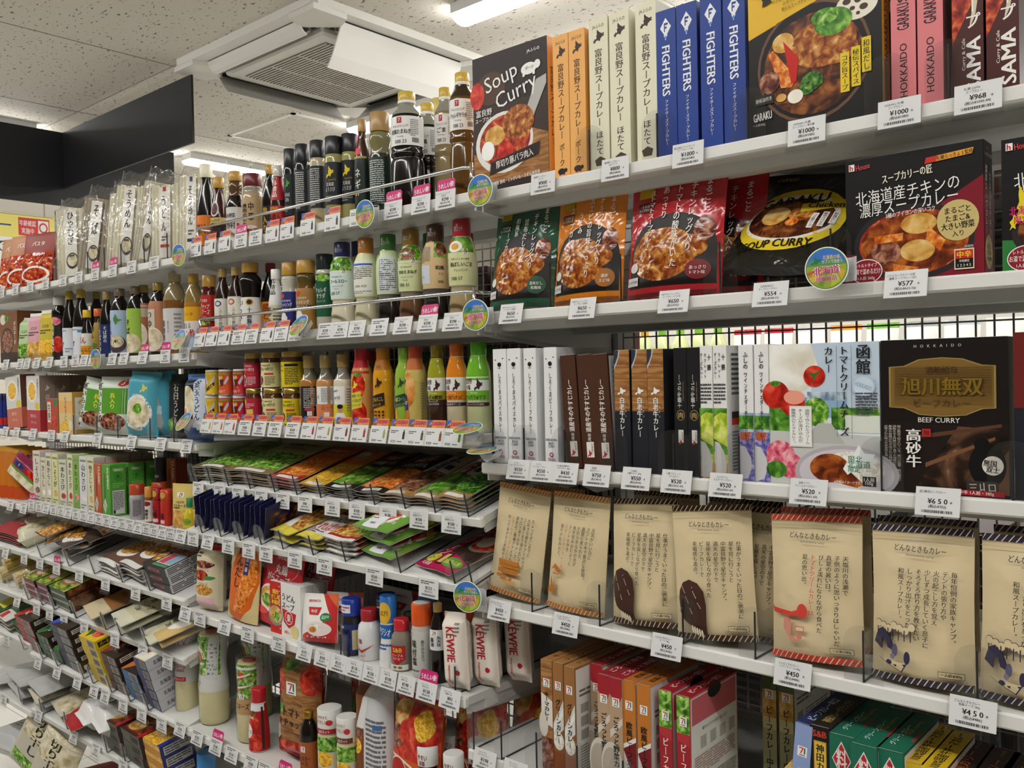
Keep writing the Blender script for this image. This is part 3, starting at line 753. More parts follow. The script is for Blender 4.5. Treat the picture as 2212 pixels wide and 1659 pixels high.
def disc(row, px, py, label, yaw=20, tilt=0, out=.02, arm=.035):
    z, y0, tl = ROW[row][:3]
    y = y0 - out
    x = xat(px, y, z - .005); zz = zat(py, x, y)
    if DISC:
        return dup(DISC[0], (x, y, zz), (math.radians(tilt), 0, math.radians(yaw)), label)
    r = .0255
    m = MB(); m.slab([(r * math.cos(2 * PI * i / 40), r * math.sin(2 * PI * i / 40)) for i in range(40)], -.0005, .0005, '#f4f4f0')
    f = lambda u, v, l: (u - r, -.0005 - l, v - r)
    circ = lambda a0, a1, q=.475: [(.5 + q * math.cos(math.radians(a)), .5 + q * math.sin(math.radians(a))) for a in range(a0, a1 + 1, 6)]
    draw(m, f, 2 * r, 2 * r, [Pg(circ(0, 360), '#4f8a45'), Pg(circ(0, 360, .455), '#3f74c8'), Pg(circ(24, 156, .455) + [], '#3f74c8'), Pg([(.07, .64), (.25, .76), (.4, .66), (.6, .78), (.93, .64), (.95, .5), (.05, .5)], '#5f8f6a'), Pg(circ(180, 360, .455) + [(.95, .58), (.05, .56)], '#9aa83c'),
        Pg([(.05, .42), (.5, .56), (.08, .34)], '#c9603c'), Pg([(.1, .28), (.55, .56), (.2, .18)], '#d9b24a'), Pg([(.3, .12), (.6, .55), (.42, .07)], '#6d9a35'), Pg([(.6, .06), (.65, .55), (.82, .2)], '#b9c23e'), Pg([(.85, .22), (.68, .56), (.94, .42)], '#cfa83c'),
        HK(.12, .58, .26, .22, '#2f7a4a'), T(.63, .76, .1, '北海道の味、', '#f4d9a0', .42), T(.63, .66, .09, 'セブンで出会う', '#e9f0d8', .46), T(.5, .46, .2, '北海道', '#f5f1f1', .68, 4, 2), T(.5, .455, .185, '北海道', '#c2257a', .64, 4, 2), T(.5, .27, .13, '地区商品', '#f5f1f1', .52, 4, 2), T(.5, .268, .12, '地区商品', '#c2257a', .49, 4, 2)], .0001, .00004)
    o = m.build('round_shelf_sign', loc=(x, y, zz), rot=(math.radians(tilt), 0, math.radians(yaw))); tag(o, label, 'sign', 'round landscape signs on the shelf rails')
    m = MB(); vs = []
    for i in range(9):
        a = i / 8; vs += [(.004 + .03 * a, .001 + .014 * math.sin(PI * a), -.016), (.004 + .03 * a, .001 + .014 * math.sin(PI * a), .012)]
    m.add(vs, [(2 * i, 2 * i + 2, 2 * i + 3, 2 * i + 1) for i in range(8)], '#d9dadb', True); m.build('paper_arm', o)
    m = MB(); m.box(.012, .008, -.03, .05, .0095, -.006, 'holder'); m.box(.012, .0, -.032, .05, .0095, -.03, 'holder'); m.build('clear_clip', o)
    DISC.append(o)
    return o

# ================================================================== NEAREST BAY, top shelf
SC = [T(.5, .945, .03, 'JAふらの', '#3a221c', .62), HK(.16, .835, .68, .095, '#3a221c')]
SP = '富良野スープカレー'
bowl1 = [R(0, 0, 1, 1, '#2a201d'), R(0, .3, 1, .62, '#3a2a24'), E(.25, .75, .2, .12, '#4f3524'), E(.06, .72, .1, .1, 'tomato'), R(0, 0, 1, .16, '#3d2519'), Pg([(0, .0), (1, 0), (1, .34), (.7, .42), (.3, .18), (0, .3)], 'wood'), R(0, 0, 1, .06, '#2b1d18'),
    E(.42, .34, .39, .22, '#e9e6df'), E(.43, .35, .345, .185, 'redsauce'), E(.3, .4, .14, .07, 'potato'), E(.2, .3, .09, .07, 'egg'), E(.44, .27, .11, .07, 'tomato'), E(.62, .46, .21, .12, 'chicken'), Pg([(.62, .38), (.76, .4), (.99, .68), (.99, .74), (.86, .72)], '#b9b6b0'), E(.62, .47, .2, .11, 'chicken'),
    T(.4, .79, .15, 'Soup', '#f3f1ec', .58, 14, 0), T(.6, .665, .15, 'Curry', '#f3f1ec', .72, 14, 0), T(.83, .93, .03, 'JAふらの', '#f3f1ec', .2), E(.77, .81, .1, .042, '#f3f1ec'), E(.88, .825, .04, .03, '#f3f1ec'), R(.69, .76, .72, .79, '#f3f1ec'), R(.82, .76, .85, .79, '#f3f1ec'), T(.78, .815, .024, 'ポーク', '#2a201d', .12),
    T(.16, .585, .05, '富良野', '#f3f1ec', .24), T(.18, .535, .032, 'スープカレー', '#f3f1ec', .29), Pg([(.22, .12), (.88, .2), (.9, .29), (.24, .21)], '#3a2a24'), Pg([(.24, .125), (.87, .202), (.885, .283), (.255, .205)], '#241a17'), T(.56, .205, .055, '厚切り豚バラ肉入', '#f3f1ec', .5, 7), T(.55, .065, .03, '北海道産 豚肉・じゃがいも・うずら卵使用', '#f3f1ec', .68, 3)]
o = carton('C1', 1026.6, 1187, 130, .024, 'black soup curry box with a white pig, front turned to the aisle', bowl1, [R(0, 0, 1, 1, '#e9a653'), V(.5, .8, .25, .5, SP, '#3a221c')], cols={'all': '#e9a653', 'front': '#2a201d'}, group=None)
orF = [R(0, 0, 1, 1, '#efb062')] + SC + [V(.5, .80, .27, .42, SP, '#2f1d18'), V(.5, .24, .08, .36, 'ポーク', '#2f1d18'), E(.45, .045, .24, .022, '#2f1d18'), E(.72, .05, .1, .014, '#2f1d18'), R(.3, .02, .38, .04, '#2f1d18'), R(.58, .02, .66, .04, '#2f1d18')]
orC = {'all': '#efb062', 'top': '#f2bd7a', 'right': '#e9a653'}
GJ = 'boxes of the top curry row'
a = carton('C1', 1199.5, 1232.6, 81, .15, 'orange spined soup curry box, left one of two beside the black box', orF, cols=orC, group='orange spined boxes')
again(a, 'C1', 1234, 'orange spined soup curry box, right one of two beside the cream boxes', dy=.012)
crF = [R(0, 0, 1, 1, '#e7e2c6')] + SC + [V(.5, .80, .29, .42, SP, '#2f1d18'), V(.5, .26, .10, .4, 'ほたて', '#2f1d18'), Pg([(.3, .03), (.7, .03), (.78, .07), (.5, .092), (.22, .07)], '#4a3a30')]
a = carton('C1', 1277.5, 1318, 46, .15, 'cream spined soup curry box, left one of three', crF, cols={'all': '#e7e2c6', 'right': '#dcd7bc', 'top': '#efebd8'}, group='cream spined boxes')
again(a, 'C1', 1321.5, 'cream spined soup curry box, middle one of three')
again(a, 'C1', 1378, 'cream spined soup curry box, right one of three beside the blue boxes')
blF = [R(0, 0, 1, 1, '#25418f'), Pg([(.5, .945), (.78, .88), (.5, .815), (.22, .88)], '#eef0f3'), R(.42, .85, .47, .91, '#25418f'), R(.42, .895, .62, .91, '#25418f'), R(.42, .872, .56, .885, '#25418f'), Pg([(.4, .83), (.6, .83), (.5, .79)], '#eef0f3'), E(.5, .812, .05, .012, '#5f8fd0'), T(.5, .585, .40, 'FIGHTERS', '#eef0f3', .34, -90, 2), V(.5, .39, .08, .2, 'ファイターズスープカレー', '#e3e6ee')]
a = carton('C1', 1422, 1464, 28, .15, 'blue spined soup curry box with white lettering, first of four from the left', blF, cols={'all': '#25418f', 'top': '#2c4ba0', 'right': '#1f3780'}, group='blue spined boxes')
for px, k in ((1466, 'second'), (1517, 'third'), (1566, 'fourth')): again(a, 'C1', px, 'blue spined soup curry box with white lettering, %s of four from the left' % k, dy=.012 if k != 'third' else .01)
YL = '#e5b62c'
bw = [R(0, 0, 1, 1, '#15120f'), Pg([(0, .62), (1, .86), (1, 1), (0, 1)], YL), E(.5, .40, .43, .36, '#6a4a38'), E(.5, .40, .41, .34, '#120e0c'), E(.5, .385, .38, .30, 'soup'), Pg([(.08, .645), (.92, .84), (1, .87), (1, 1), (0, 1), (0, .63)], YL),
    E(.83, .66, .15, .085, '#ece5d2'), E(.76, .69, .03, .018, '#4a3424'), E(.84, .685, .025, .016, '#4a3424'), E(.88, .64, .03, .018, '#4a3424'), E(.8, .645, .02, .012, '#4a3424'), E(.84, .61, .014, .01, '#4a3424'), E(.58, .49, .25, .14, 'chicken'), E(.68, .43, .16, .08, 'chicken'), E(.66, .6, .14, .08, 'green'), E(.6, .64, .1, .05, 'salad'), E(.28, .55, .085, .06, 'potato'), Pg([(.16, .5), (.2, .52), (.38, .32), (.34, .27), (.26, .28)], 'carrot'), Pg([(.28, .56), (.4, .44), (.38, .3), (.34, .29)], '#c32016'), E(.5, .28, .085, .055, 'broccoli'), E(.46, .245, .06, .04, 'broccoli'), E(.37, .21, .06, .042, 'egg'), E(.17, .33, .08, .07, 'meat'), E(.26, .22, .04, .025, 'potato'),
    R(.71, .17, .775, .40, '#e3c62c'), V(.742, .385, .18, .05, 'コク旨スープ', '#1a1712'), R(.79, .19, .855, .42, '#e3c62c'), V(.822, .405, .2, .05, '秘伝スパイス', '#1a1712'), R(.865, .26, .93, .46, '#e3c62c'), V(.897, .445, .27, .05, '和風だし', '#1a1712'),
    R(.05, .2, .2, .26, '#2a2622'), T(.12, .23, .026, '香味油付き', '#e7e3da', .13, 4), T(.11, .13, .05, 'GARAKU', '#f0ede6', .15, 4, 2), T(.08, .08, .02, '一人前300g', '#c9c5bd', .1),
    Pg([(.22, .93), (.3, .955), (.74, 1.0), (.74, .94), (.3, .87)], '#1a1712'), T(.5, .945, .045, 'CHICKEN', YL, .36, 6, 1), T(.46, .885, .026, '札幌スープカレー チキン', '#2a2414', .34, 5), T(.47, .835, .024, '“コク旨スープ。”×“秘伝スパイス。”×“和風だし。”', '#2a2414', .56, 6, 0), T(.45, .80, .024, 'のオリジナルブレンドにより、', '#2a2414', .33, 6, 0), T(.45, .768, .024, '新たなスープカレーを日々追求。', '#2a2414', .35, 6, 0), E(.15, .86, .035, .035, '#1a1712'), E(.175, .91, .018, .025, '#1a1712'), Pg([(.13, .85), (.17, .85), (.2, .82), (.12, .8)], '#1a1712')]
o = carton('C1', 1621, 1907, -100, .026, 'yellow and black soup curry box showing a chicken bowl', bw, [R(0, 0, 1, 1, '#d9a82c'), T(.5, .5, .42, 'GARAKU HOKKAIDO SOUP CURRY', '#1a1712', .8, 90, 2)], cols={'all': YL, 'front': '#15120f', 'right': '#d9a82c'}, h=.205)
dup(o, o.location + Vector((.004, .034, 0)), None, 'second yellow soup curry box, hidden behind the one showing a chicken bowl')
pk = [R(0, 0, 1, 1, '#dd7f83'), T(.5, .70, .42, 'SOUP', '#2a1a1c', .2, 90, 2), T(.5, .52, .5, 'GARAKU', '#2a1a1c', .15, 90, 2), T(.5, .22, .3, 'HOKKAIDO', '#2a1a1c', .3, 90, 1)]
a = carton('C1', 1927, 1980, -100, .15, 'pink spined soup curry box, left one of two', pk, cols={'all': '#dd7f83', 'right': '#8c3f46'}, h=.205, group='pink spined boxes')
again(a, 'C1', 1984, 'pink spined soup curry box, right one of two')
sm = [R(0, 0, 1, 1, '#4a1f1c'), Pg([(0, .34), (.75, .62), (1, 1), (0, 1)], 'redsauce'), Pg([(.55, .42), (.75, .5), (.92, .7), (.96, 1), (.86, 1), (.8, .74), (.66, .55)], '#d9cbb0'), V(.66, 1.0, .42, .5, 'チキンスープ', '#f3efe8', 2), T(.68, .2, .46, 'SAMA', '#f3efe8', .34, 90, 2), T(.38, .27, .14, 'Curry & Cafe', '#e7dcd0', .2, 90)]
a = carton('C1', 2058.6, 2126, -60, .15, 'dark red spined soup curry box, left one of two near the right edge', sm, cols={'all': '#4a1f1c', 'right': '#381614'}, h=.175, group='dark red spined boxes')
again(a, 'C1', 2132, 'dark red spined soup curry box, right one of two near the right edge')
for i, px in enumerate((1274, 1420.5, 1615, 1914, 2050)): divider('C1', px, 'clear rounded divider among the top soup curry boxes, %s from the left' % NTH[i + 1], ln=.006)
for px, pr, l, what in ((1174, '900', ('富良野スープカレー', 'ポーク'), 'black pig soup curry box'), (1330, '800', ('富良野スープカレー', 'ほたて二つ'), 'cream spined boxes'), (1487, '1000', ('狼之商店 ファイターズ', 'スープカレー 300g'), 'blue spined boxes'), (1743, '1000', ('GARAKU 札幌', 'スープカレー 骨付鶏'), 'yellow chicken soup curry box'), (1943, '1000', ('GARAKU 札幌', 'スープカレー'), 'pink spined boxes'), (2113, '968', ('札幌 SAMA', 'スープカレー'), 'dark red spined boxes')):
    price_tag('C1', px, pr, 'price tag on the top rail under the %s' % what, l, tax='1045.44' if pr == '968' else None)
disc('C1', 1037, 411, 'round landscape sign on the top rail below the black soup curry box', 4)

# ================================================================== nearest bay, second shelf
def chickpouch(c, dark, cols, badge, badgec):
    ops = [E(.5, .38, .46, .30, '#17110f'), Pg([(.04, .08), (.96, .08), (.96, .4), (.04, .4)], '#17110f'), E(.42, .34, .36, .22, 'chicken/w'), E(.3, .42, .18, .14, 'chicken/w'), E(.68, .38, .2, .1, 'chicken/w'), E(.84, .52, .1, .1, 'meat/w'), R(.09, .84, .27, .97, '#c2a02e/m'), R(.09, .72, .27, .8, dark), T(.18, .77, .025, 'うちの', '#eee8e0', .1), T(.18, .74, .022, 'スープカレー', '#eee8e0', .16)]
    for i, (t, y1, y0) in enumerate(cols): ops.append(V(.84 - .145 * i, y1, y0, .075, t, '#f1ece4', 1))
    ops += [E(.8, .19, .12, .08, badgec), T(.8, .205, .03, badge[0], '#efe6dc', .16), T(.8, .165, .03, badge[1], '#efe6dc', .14), R(.02, .1, .16, .17, '#e6e2da'), T(.09, .135, .025, 'レッグ1本', '#2a2320', .12), E(.1, .25, .05, .04, '#e8e4dc'), R(.03, 0, .97, .03, dark)]
    return ops
pouch('C2', 1050, 1187, 436, 'green soup curry pouch with a roast chicken leg, leftmost on its shelf', chickpouch('#24503a', '#1c3d2d', [('まるごと', .9, .66), ('チキンレッグ入り', .86, .34), ('昆布だし香る', .82, .42), ('和風系', .84, .66), ('スープカレー', .78, .42)], ('昆布だし', '和風味'), '#24503a'), '#24503a/w', tk=.03, tilt=9, seed=1)
pouch('C2', 1190, 1338, 412, 'orange soup curry pouch with a roast chicken leg', chickpouch('#d9801e', '#7a4214', [('まるごと', .92, .62), ('チキンレッグ入り', .92, .3), ('カエビの旨味たっぷり', .92, .2), ('うまみ', .8, .6), ('スープカレー', .86, .44)], ('濃厚', 'エビ味'), '#a8661c'), '#d9801e/w', tk=.03, tilt=8, roll=-1, seed=2)
rp = chickpouch('#b3262c', '#5e141a', [('まるごと', .95, .68), ('チキンレッグ入り', .93, .34), ('トマトの酸味がいた', .92, .22), ('あっさり', .92, .64), ('ストマトスープカレー', .9, .4)], ('あっさり', 'トマト味'), '#7a1a20')
o = pouch('C2', 1347, 1551, 381, 'large red soup curry pouch with a roast chicken leg', rp, '#b3262c/w', tk=.034, tilt=8, seed=3)
dup(o, o.location + Vector((.036, .05, -.004)), None, 'second red soup curry pouch, standing behind the large red one')
gp = [E(.5, .46, .47, .34, '#e2c52a'), E(.5, .47, .42, .26, '#e8e2d2'), E(.5, .46, .39, .22, 'soup/w'), E(.36, .48, .13, .1, 'potato/w'), E(.6, .5, .12, .09, 'chicken/w'), E(.55, .4, .06, .04, 'carrot/w'), T(.45, .66, .1, 'GARAKU', '#15110d', .6, 8, 2), T(.5, .19, .075, 'SOUP CURRY', '#15110d', .62, 4, 2), Pg([(.55, .6), (.95, .68), (.95, .6), (.58, .5)], '#e2c52a'), T(.76, .6, .06, 'Chicken', '#15110d', .3, 6, 2), R(.7, .34, .75, .5, '#efece4'), V(.725, .49, .35, .035, 'コク旨スープ', '#2a2420'), R(.78, .36, .83, .52, '#efece4'), V(.805, .51, .37, .035, '秘伝スパイス', '#2a2420'), R(.86, .4, .91, .53, '#efece4'), V(.885, .52, .41, .035, '和風だし', '#2a2420'), T(.25, .92, .05, 'GARAKU', '#a8892a', .2, 0, 2)]
o = pouch('C2', 1572, 1745, 470, 'black soup curry pouch with a yellow bowl picture, leaning at the front', gp, '#17150f/w', tk=.03, tilt=40, roll=5, yaw=-5, h=.185, w=.16, dy=.03, z=1.603, seed=4)
dup(o, o.location + Vector((.008, .046, .0)), None, 'black soup curry pouch, middle of the leaning pile')
dup(o, o.location + Vector((.03, .094, .0)), None, 'black soup curry pouch, rearmost of the leaning pile')
hb = [R(0, 0, 1, 1, '#151314'), Pg([(0, .0), (1, 0), (1, .74), (.6, .5), (.2, .22), (0, .24)], '#7d1726'), E(.5, .29, .44, .3, '#2b2628'), E(.5, .29, .40, .255, 'redsauce'), E(.5, .285, .385, .24, 'curry'), E(.55, .43, .13, .08, 'potato'), E(.3, .22, .12, .1, 'meat'), E(.54, .22, .125, .085, 'potato'), Pg([(.22, .36), (.44, .37), (.43, .31), (.22, .3)], 'carrot'), Pg([(.62, .4), (.74, .28), (.7, .2), (.6, .3)], 'carrot'), Pg([(.36, .13), (.55, .09), (.5, .04), (.36, .07)], 'carrot'),
    E(.825, .42, .145, .155, '#cdb877'), T(.825, .5, .05, 'まるごと', '#241c10', .18, 3, 2), T(.825, .44, .05, 'たまご&', '#241c10', .17, 3, 2), T(.825, .38, .055, '大きい野菜', '#241c10', .23, 3, 2), T(.825, .32, .045, '入り', '#241c10', .08, 3), E(.155, .09, .125, .1, '#efeae4'), E(.155, .09, .118, .092, '#8e1a2a'), T(.155, .14, .03, 'レトルトタイプ', '#f4eee6', .17), T(.155, .09, .045, 'お湯で温めるだけ', '#f4eee6', .22), T(.155, .035, .035, '1人前 360g', '#f4eee6', .13),
    T(.46, .695, .115, '北海道産チキンの', '#f3f0ea', .76, 3, 0), T(.47, .595, .115, '濃厚スープカレー', '#f3f0ea', .72, 3, 0), T(.49, .525, .04, '3種のブイヨンの深いコク', '#f3f0ea', .36, 3), T(.47, .825, .07, 'スープカリーの匠', '#efe9d2', .37, 5, 2), R(.03, .91, .075, .965, '#f3efe8'), T(.05, .937, .045, 'h', '#c32a35', .035, 0, 2), T(.14, .935, .045, 'House', '#d34a50', .11, 6), Pg([(.61, .88), (.93, .905), (.94, .95), (.62, .925)], '#e6a23c'), Pg([(.6, .878), (.68, .885), (.69, .93), (.61, .925)], '#c9342c'), T(.81, .917, .035, '札幌らっきょ S 監修', '#2a1a10', .25, 4),
    R(.80, .045, .935, .2, '#e9dcc0'), R(.807, .055, .928, .19, '#141212'), R(.807, .125, .928, .19, '#c42a22'), T(.868, .157, .05, '中辛', '#f3cf3a', .1, 0, 2), T(.868, .108, .02, '辛味順位', '#efe9df', .07), T(.868, .075, .02, '1 2 3 4 5', '#efe9df', .09), T(.9, .215, .02, '調理例', '#c9c2b8', .06)]
hs = [R(0, 0, 1, 1, '#1a1315'), Pg([(0, 0), (1, 0), (1, .62), (0, .7)], '#7d1726'), V(.28, .82, .3, .26, '濃厚スープカレー', '#efe9e0'), V(.7, .78, .22, .22, '北海道産チキンの', '#efe9e0'), E(.5, .17, .42, .13, '#cdb877'), T(.5, .21, .03, 'まるごと', '#241c10', .6), T(.5, .165, .03, 'たまご&', '#241c10', .6), T(.5, .12, .03, '大きい野菜', '#241c10', .7), T(.5, .9, .03, 'スープカリーの匠', '#efe9d2', .8), T(.4, .95, .02, 'House', '#d34a50', .5)]
o = carton('C2', 1830, 2127, 350, .036, 'wide black and red soup curry box with a bowl of potato and egg', hb, hs, cols={'all': '#1a1315', 'right': '#7d1726'}, dy=.014)
def swap(ops, tbl):
    r = []
    for p in ops:
        q = list(p)
        for i, a in enumerate(q):
            if isinstance(a, str) and a in tbl: q[i] = tbl[a]
        r.append(tuple(q))
    return r
carton('C2', 2166, 2420, 350, .036, 'black and green soup curry box cut off by the right edge', swap(hb, {'#7d1726': '#2f7a38', 'redsauce': 'soup', 'curry': 'soup', '北海道産チキンの': '北海道産ポークの'}) + [HK(.03, .3, .2, .35, '#e6d22a'), T(.13, .45, .07, '北海道', '#c9286a', .16, 0, 2), T(.13, .38, .06, '限定', '#c9286a', .1, 0, 2)], cols={'all': '#151314'}, dy=.014, w=.150, h=.142)
for i, px in enumerate((1189, 1342, 1556, 1796)): divider('C2', px, 'clear rounded divider among the soup curry pouches, %s from the left' % NTH[i + 1], h=.074, ln=.012)
for px, pr, l, what, tx in ((1105, '650', ('P&Pチキンレッグ入', 'スープカレー和風味'), 'green soup curry pouch', '702'), (1259, '650', ('P&Pチキンレッグ入', 'スープカレー海老味'), 'orange soup curry pouch', '702'), (1456, '650', ('P&Pチキンレッグ入', 'スープカレートマト味'), 'large red soup curry pouch', '702'), (1665, '554', ('GARAKU', 'スープカレーチキン'), 'black soup curry pouches', '598.32'), (1957, '577', ('ハウススープカリーの匠', '濃厚スープカレー360'), 'wide black and red soup curry box', '623.16')):
    price_tag('C2', px, pr, 'price tag on the second rail under the %s' % what, l, tax=tx)
disc('C2', 1786, 580, 'round landscape sign facing the aisle below the black soup curry pouches', 6, out=.024)
disc('C2', 1027, 680, 'round landscape sign on the second rail left of the green soup curry pouch', 10)

# ================================================================== nearest bay, third shelf
wh = '#e9e9e8'
def bear(title, low):
    return [E(.2, .905, .045, .006, '#1d1d1d'), E(.76, .918, .045, .006, '#1d1d1d'), E(.5, .865, .15, .019, '#1d1d1d'), R(.48, .835, .52, .85, '#1d1d1d'), Pg([(.3, .838), (.5, .832), (.7, .838), (.5, .827)], '#1d1d1d'), V(.5, .79, .27, .25, title, '#2a2a2c'), T(.5, .225, .022, 'SHIROKUMA', '#55555a', .85), T(.5, .195, .02, low, '#55555a', .5), T(.5, .17, .02, 'CURRY', '#55555a', .5), E(.5, .1, .16, .02, '#a03a50'), E(.5, .1, .1, .012, '#d9b9c0'), T(.5, .06, .022, 'TENZEN', '#a03a50', .55)]
a = carton('C3', 1069, 1097.5, 755, .14, 'white curry box with a bear face, first of four from the left', bear('しろくまスパイスカレー', 'SPICE'), cols={'all': wh, 'top': '#f1f1f0'}, group='white bear boxes')
again(a, 'C3', 1099, 'white curry box with a bear face, second of four from the left')
a = carton('C3', 1135, 1162, 753, .14, 'white curry box with a bear face, third of four from the left', bear('しろくまビーフカレー', 'BEEF'), cols={'all': wh, 'top': '#f1f1f0'}, group='white bear boxes')
again(a, 'C3', 1178.5, 'white curry box with a bear face, fourth of four beside the brown boxes')
br = [R(0, 0, 1, 1, '#4a2c1e'), T(.5, .55, .36, '道産牛の牛すじカレー', '#f0eae2', .46, 90, 2), T(.52, .26, .2, '北海道', '#e6ded4', .1, 90), R(.3, .1, .78, .235, '#ece7df'), V(.66, .225, .15, .16, '北海道', '#5a3a30', 0), HK(.3, .1, .36, .07, '#c0303a')]
a = carton('C3', 1226, 1258, 768, .13, 'brown curry box with white lettering, leftmost of three', br, [R(.03, .02, .97, .98, '#e6e4df'), L(.1, .1, .9, .9, '#8a8580', 20)], cols={'all': '#4a2c1e', 'top': '#553426'}, group='brown curry boxes', roll=-3.6)
again(a, 'C3', 1261, 'brown curry box with white lettering, middle one of three', roll=-3.2)
again(a, 'C3', 1293, 'brown curry box with white lettering, right one of three', roll=-3.2)
wd = [R(0, 0, 1, 1, '#23242a'), R(0, .5, 1, 1, 'wood'), R(0, .74, 1, .742, '#5a3a1c'), R(0, .86, 1, .862, '#5a3a1c'), R(0, .62, 1, .622, '#5a3a1c'), Pg([(0, 1), (.4, 1), (.34, .95), (.16, .88), (0, .84)], '#b9bcc2'), Pg([(0, 1), (.3, 1), (.26, .95), (.12, .9), (0, .87)], '#32343e'), HK(.14, .63, .64, .07, '#f1f0ec'), V(.5, .615, .29, .36, '白老牛カレー', '#f3f2ee', 2), V(.74, .6, .44, .1, 'しろおい', '#e6e2da', 0)]
a = carton('C3', 1331, 1363.5, 757, .13, 'curry box with wood grain above and black below, left one of three', wd, cols={'all': '#23242a'}, group='wood and black curry boxes')
again(a, 'C3', 1368.5, 'curry box with wood grain above and black below, middle one of three', dy=.014)
again(a, 'C3', 1402.5, 'curry box with wood grain above and black below, right one of three')
a['wdh']
bk = [R(0, 0, 1, 1, '#1a1a1c'), T(.42, .66, .3, '十勝牛カレー', '#c9c6c0', .26, 90, 2), T(.72, .66, .1, 'Tokachi beef curry', '#a8946a', .2, 90), E(.5, .475, .32, .042, '#9a8550'), E(.5, .475, .28, .037, '#1a1a1c'), T(.5, .475, .045, '肉', '#b59a5a', .4, 0, 2), R(.3, .26, .7, .36, '#e9e5de'), HK(.3, .24, .3, .05, '#c0303a'), V(.6, .35, .28, .14, '北海道', '#5a3a30', 0)]
a = carton('C3', 1459.5, 1487, 752, .13, 'black curry box with gold round emblem, left one of two', bk, [R(.1, .05, .9, .5, '#d8d6d2'), L(.15, .55, .85, .95, '#77757a', 12)], cols={'all': '#1a1a1c'}, group='black curry boxes with gold emblem')
again(a, 'C3', 1488.3, 'black curry box with gold round emblem, right one of two')
rc = [R(0, 0, 1, .53, 'meadow'), Pg([(0, .53), (1, .53), (1, .49), (.5, .5), (0, .46)], 'green'), R(0, 0, 1, .12, 'potato'), Pg([(0, .3), (.5, .27), (1, .24), (1, .18), (0, .2)], 'green'), Pg([(.05, .28), (.4, .27), (.75, .2), (.92, .12), (.9, .06), (.7, .01), (.1, .0)], '#d3d0cc'), V(.78, .95, .8, .28, '十勝', '#26262a', 2), V(.48, .95, .75, .2, 'ラクレット', '#26262a', 2), V(.2, .95, .75, .2, 'チーズカレー', '#26262a', 2), L(.05, .56, .92, .72, '#4a4a4e', 6)]
a = carton('C3', 1514, 1542.5, 748, .13, 'white and green cheese curry box, left one of two', rc, [L(.1, .62, .9, .95, '#6a6a6e', 9), R(.1, .45, .6, .5, '#26262a'), R(.1, .4, .6, .45, '#d8402a'), L(.1, .05, .9, .36, '#8a8a8e', 12)], cols={'all': '#eceae6'}, group='white and green cheese curry boxes')
again(a, 'C3', 1544, 'white and green cheese curry box, right one of two')
fj = [R(0, 0, 1, .5, 'town'), R(0, .38, 1, .48, 'green'), R(0, 0, 1, .36, 'lavender'), Pg([(.1, .3), (.7, .3), (.8, .36), (.05, .36)], '#b5583a'), Pg([(0, .26), (.4, .25), (.8, .17), (.85, .1), (.6, .02), (0, .0)], '#d3d1d3'), V(.5, .95, .82, .34, 'ふしの', '#1f1f22', 2), V(.5, .8, .28, .24, 'ワインチェダーチーズカレー', '#1f1f22', 2)]
a = carton('C3', 1599, 1630, 745.7, .13, 'white and lavender cheese curry box, left one of two', fj, cols={'all': '#eceae8'}, group='white and lavender cheese curry boxes')
again(a, 'C3', 1632.5, 'white and lavender cheese curry box, right one beside the tomato box')
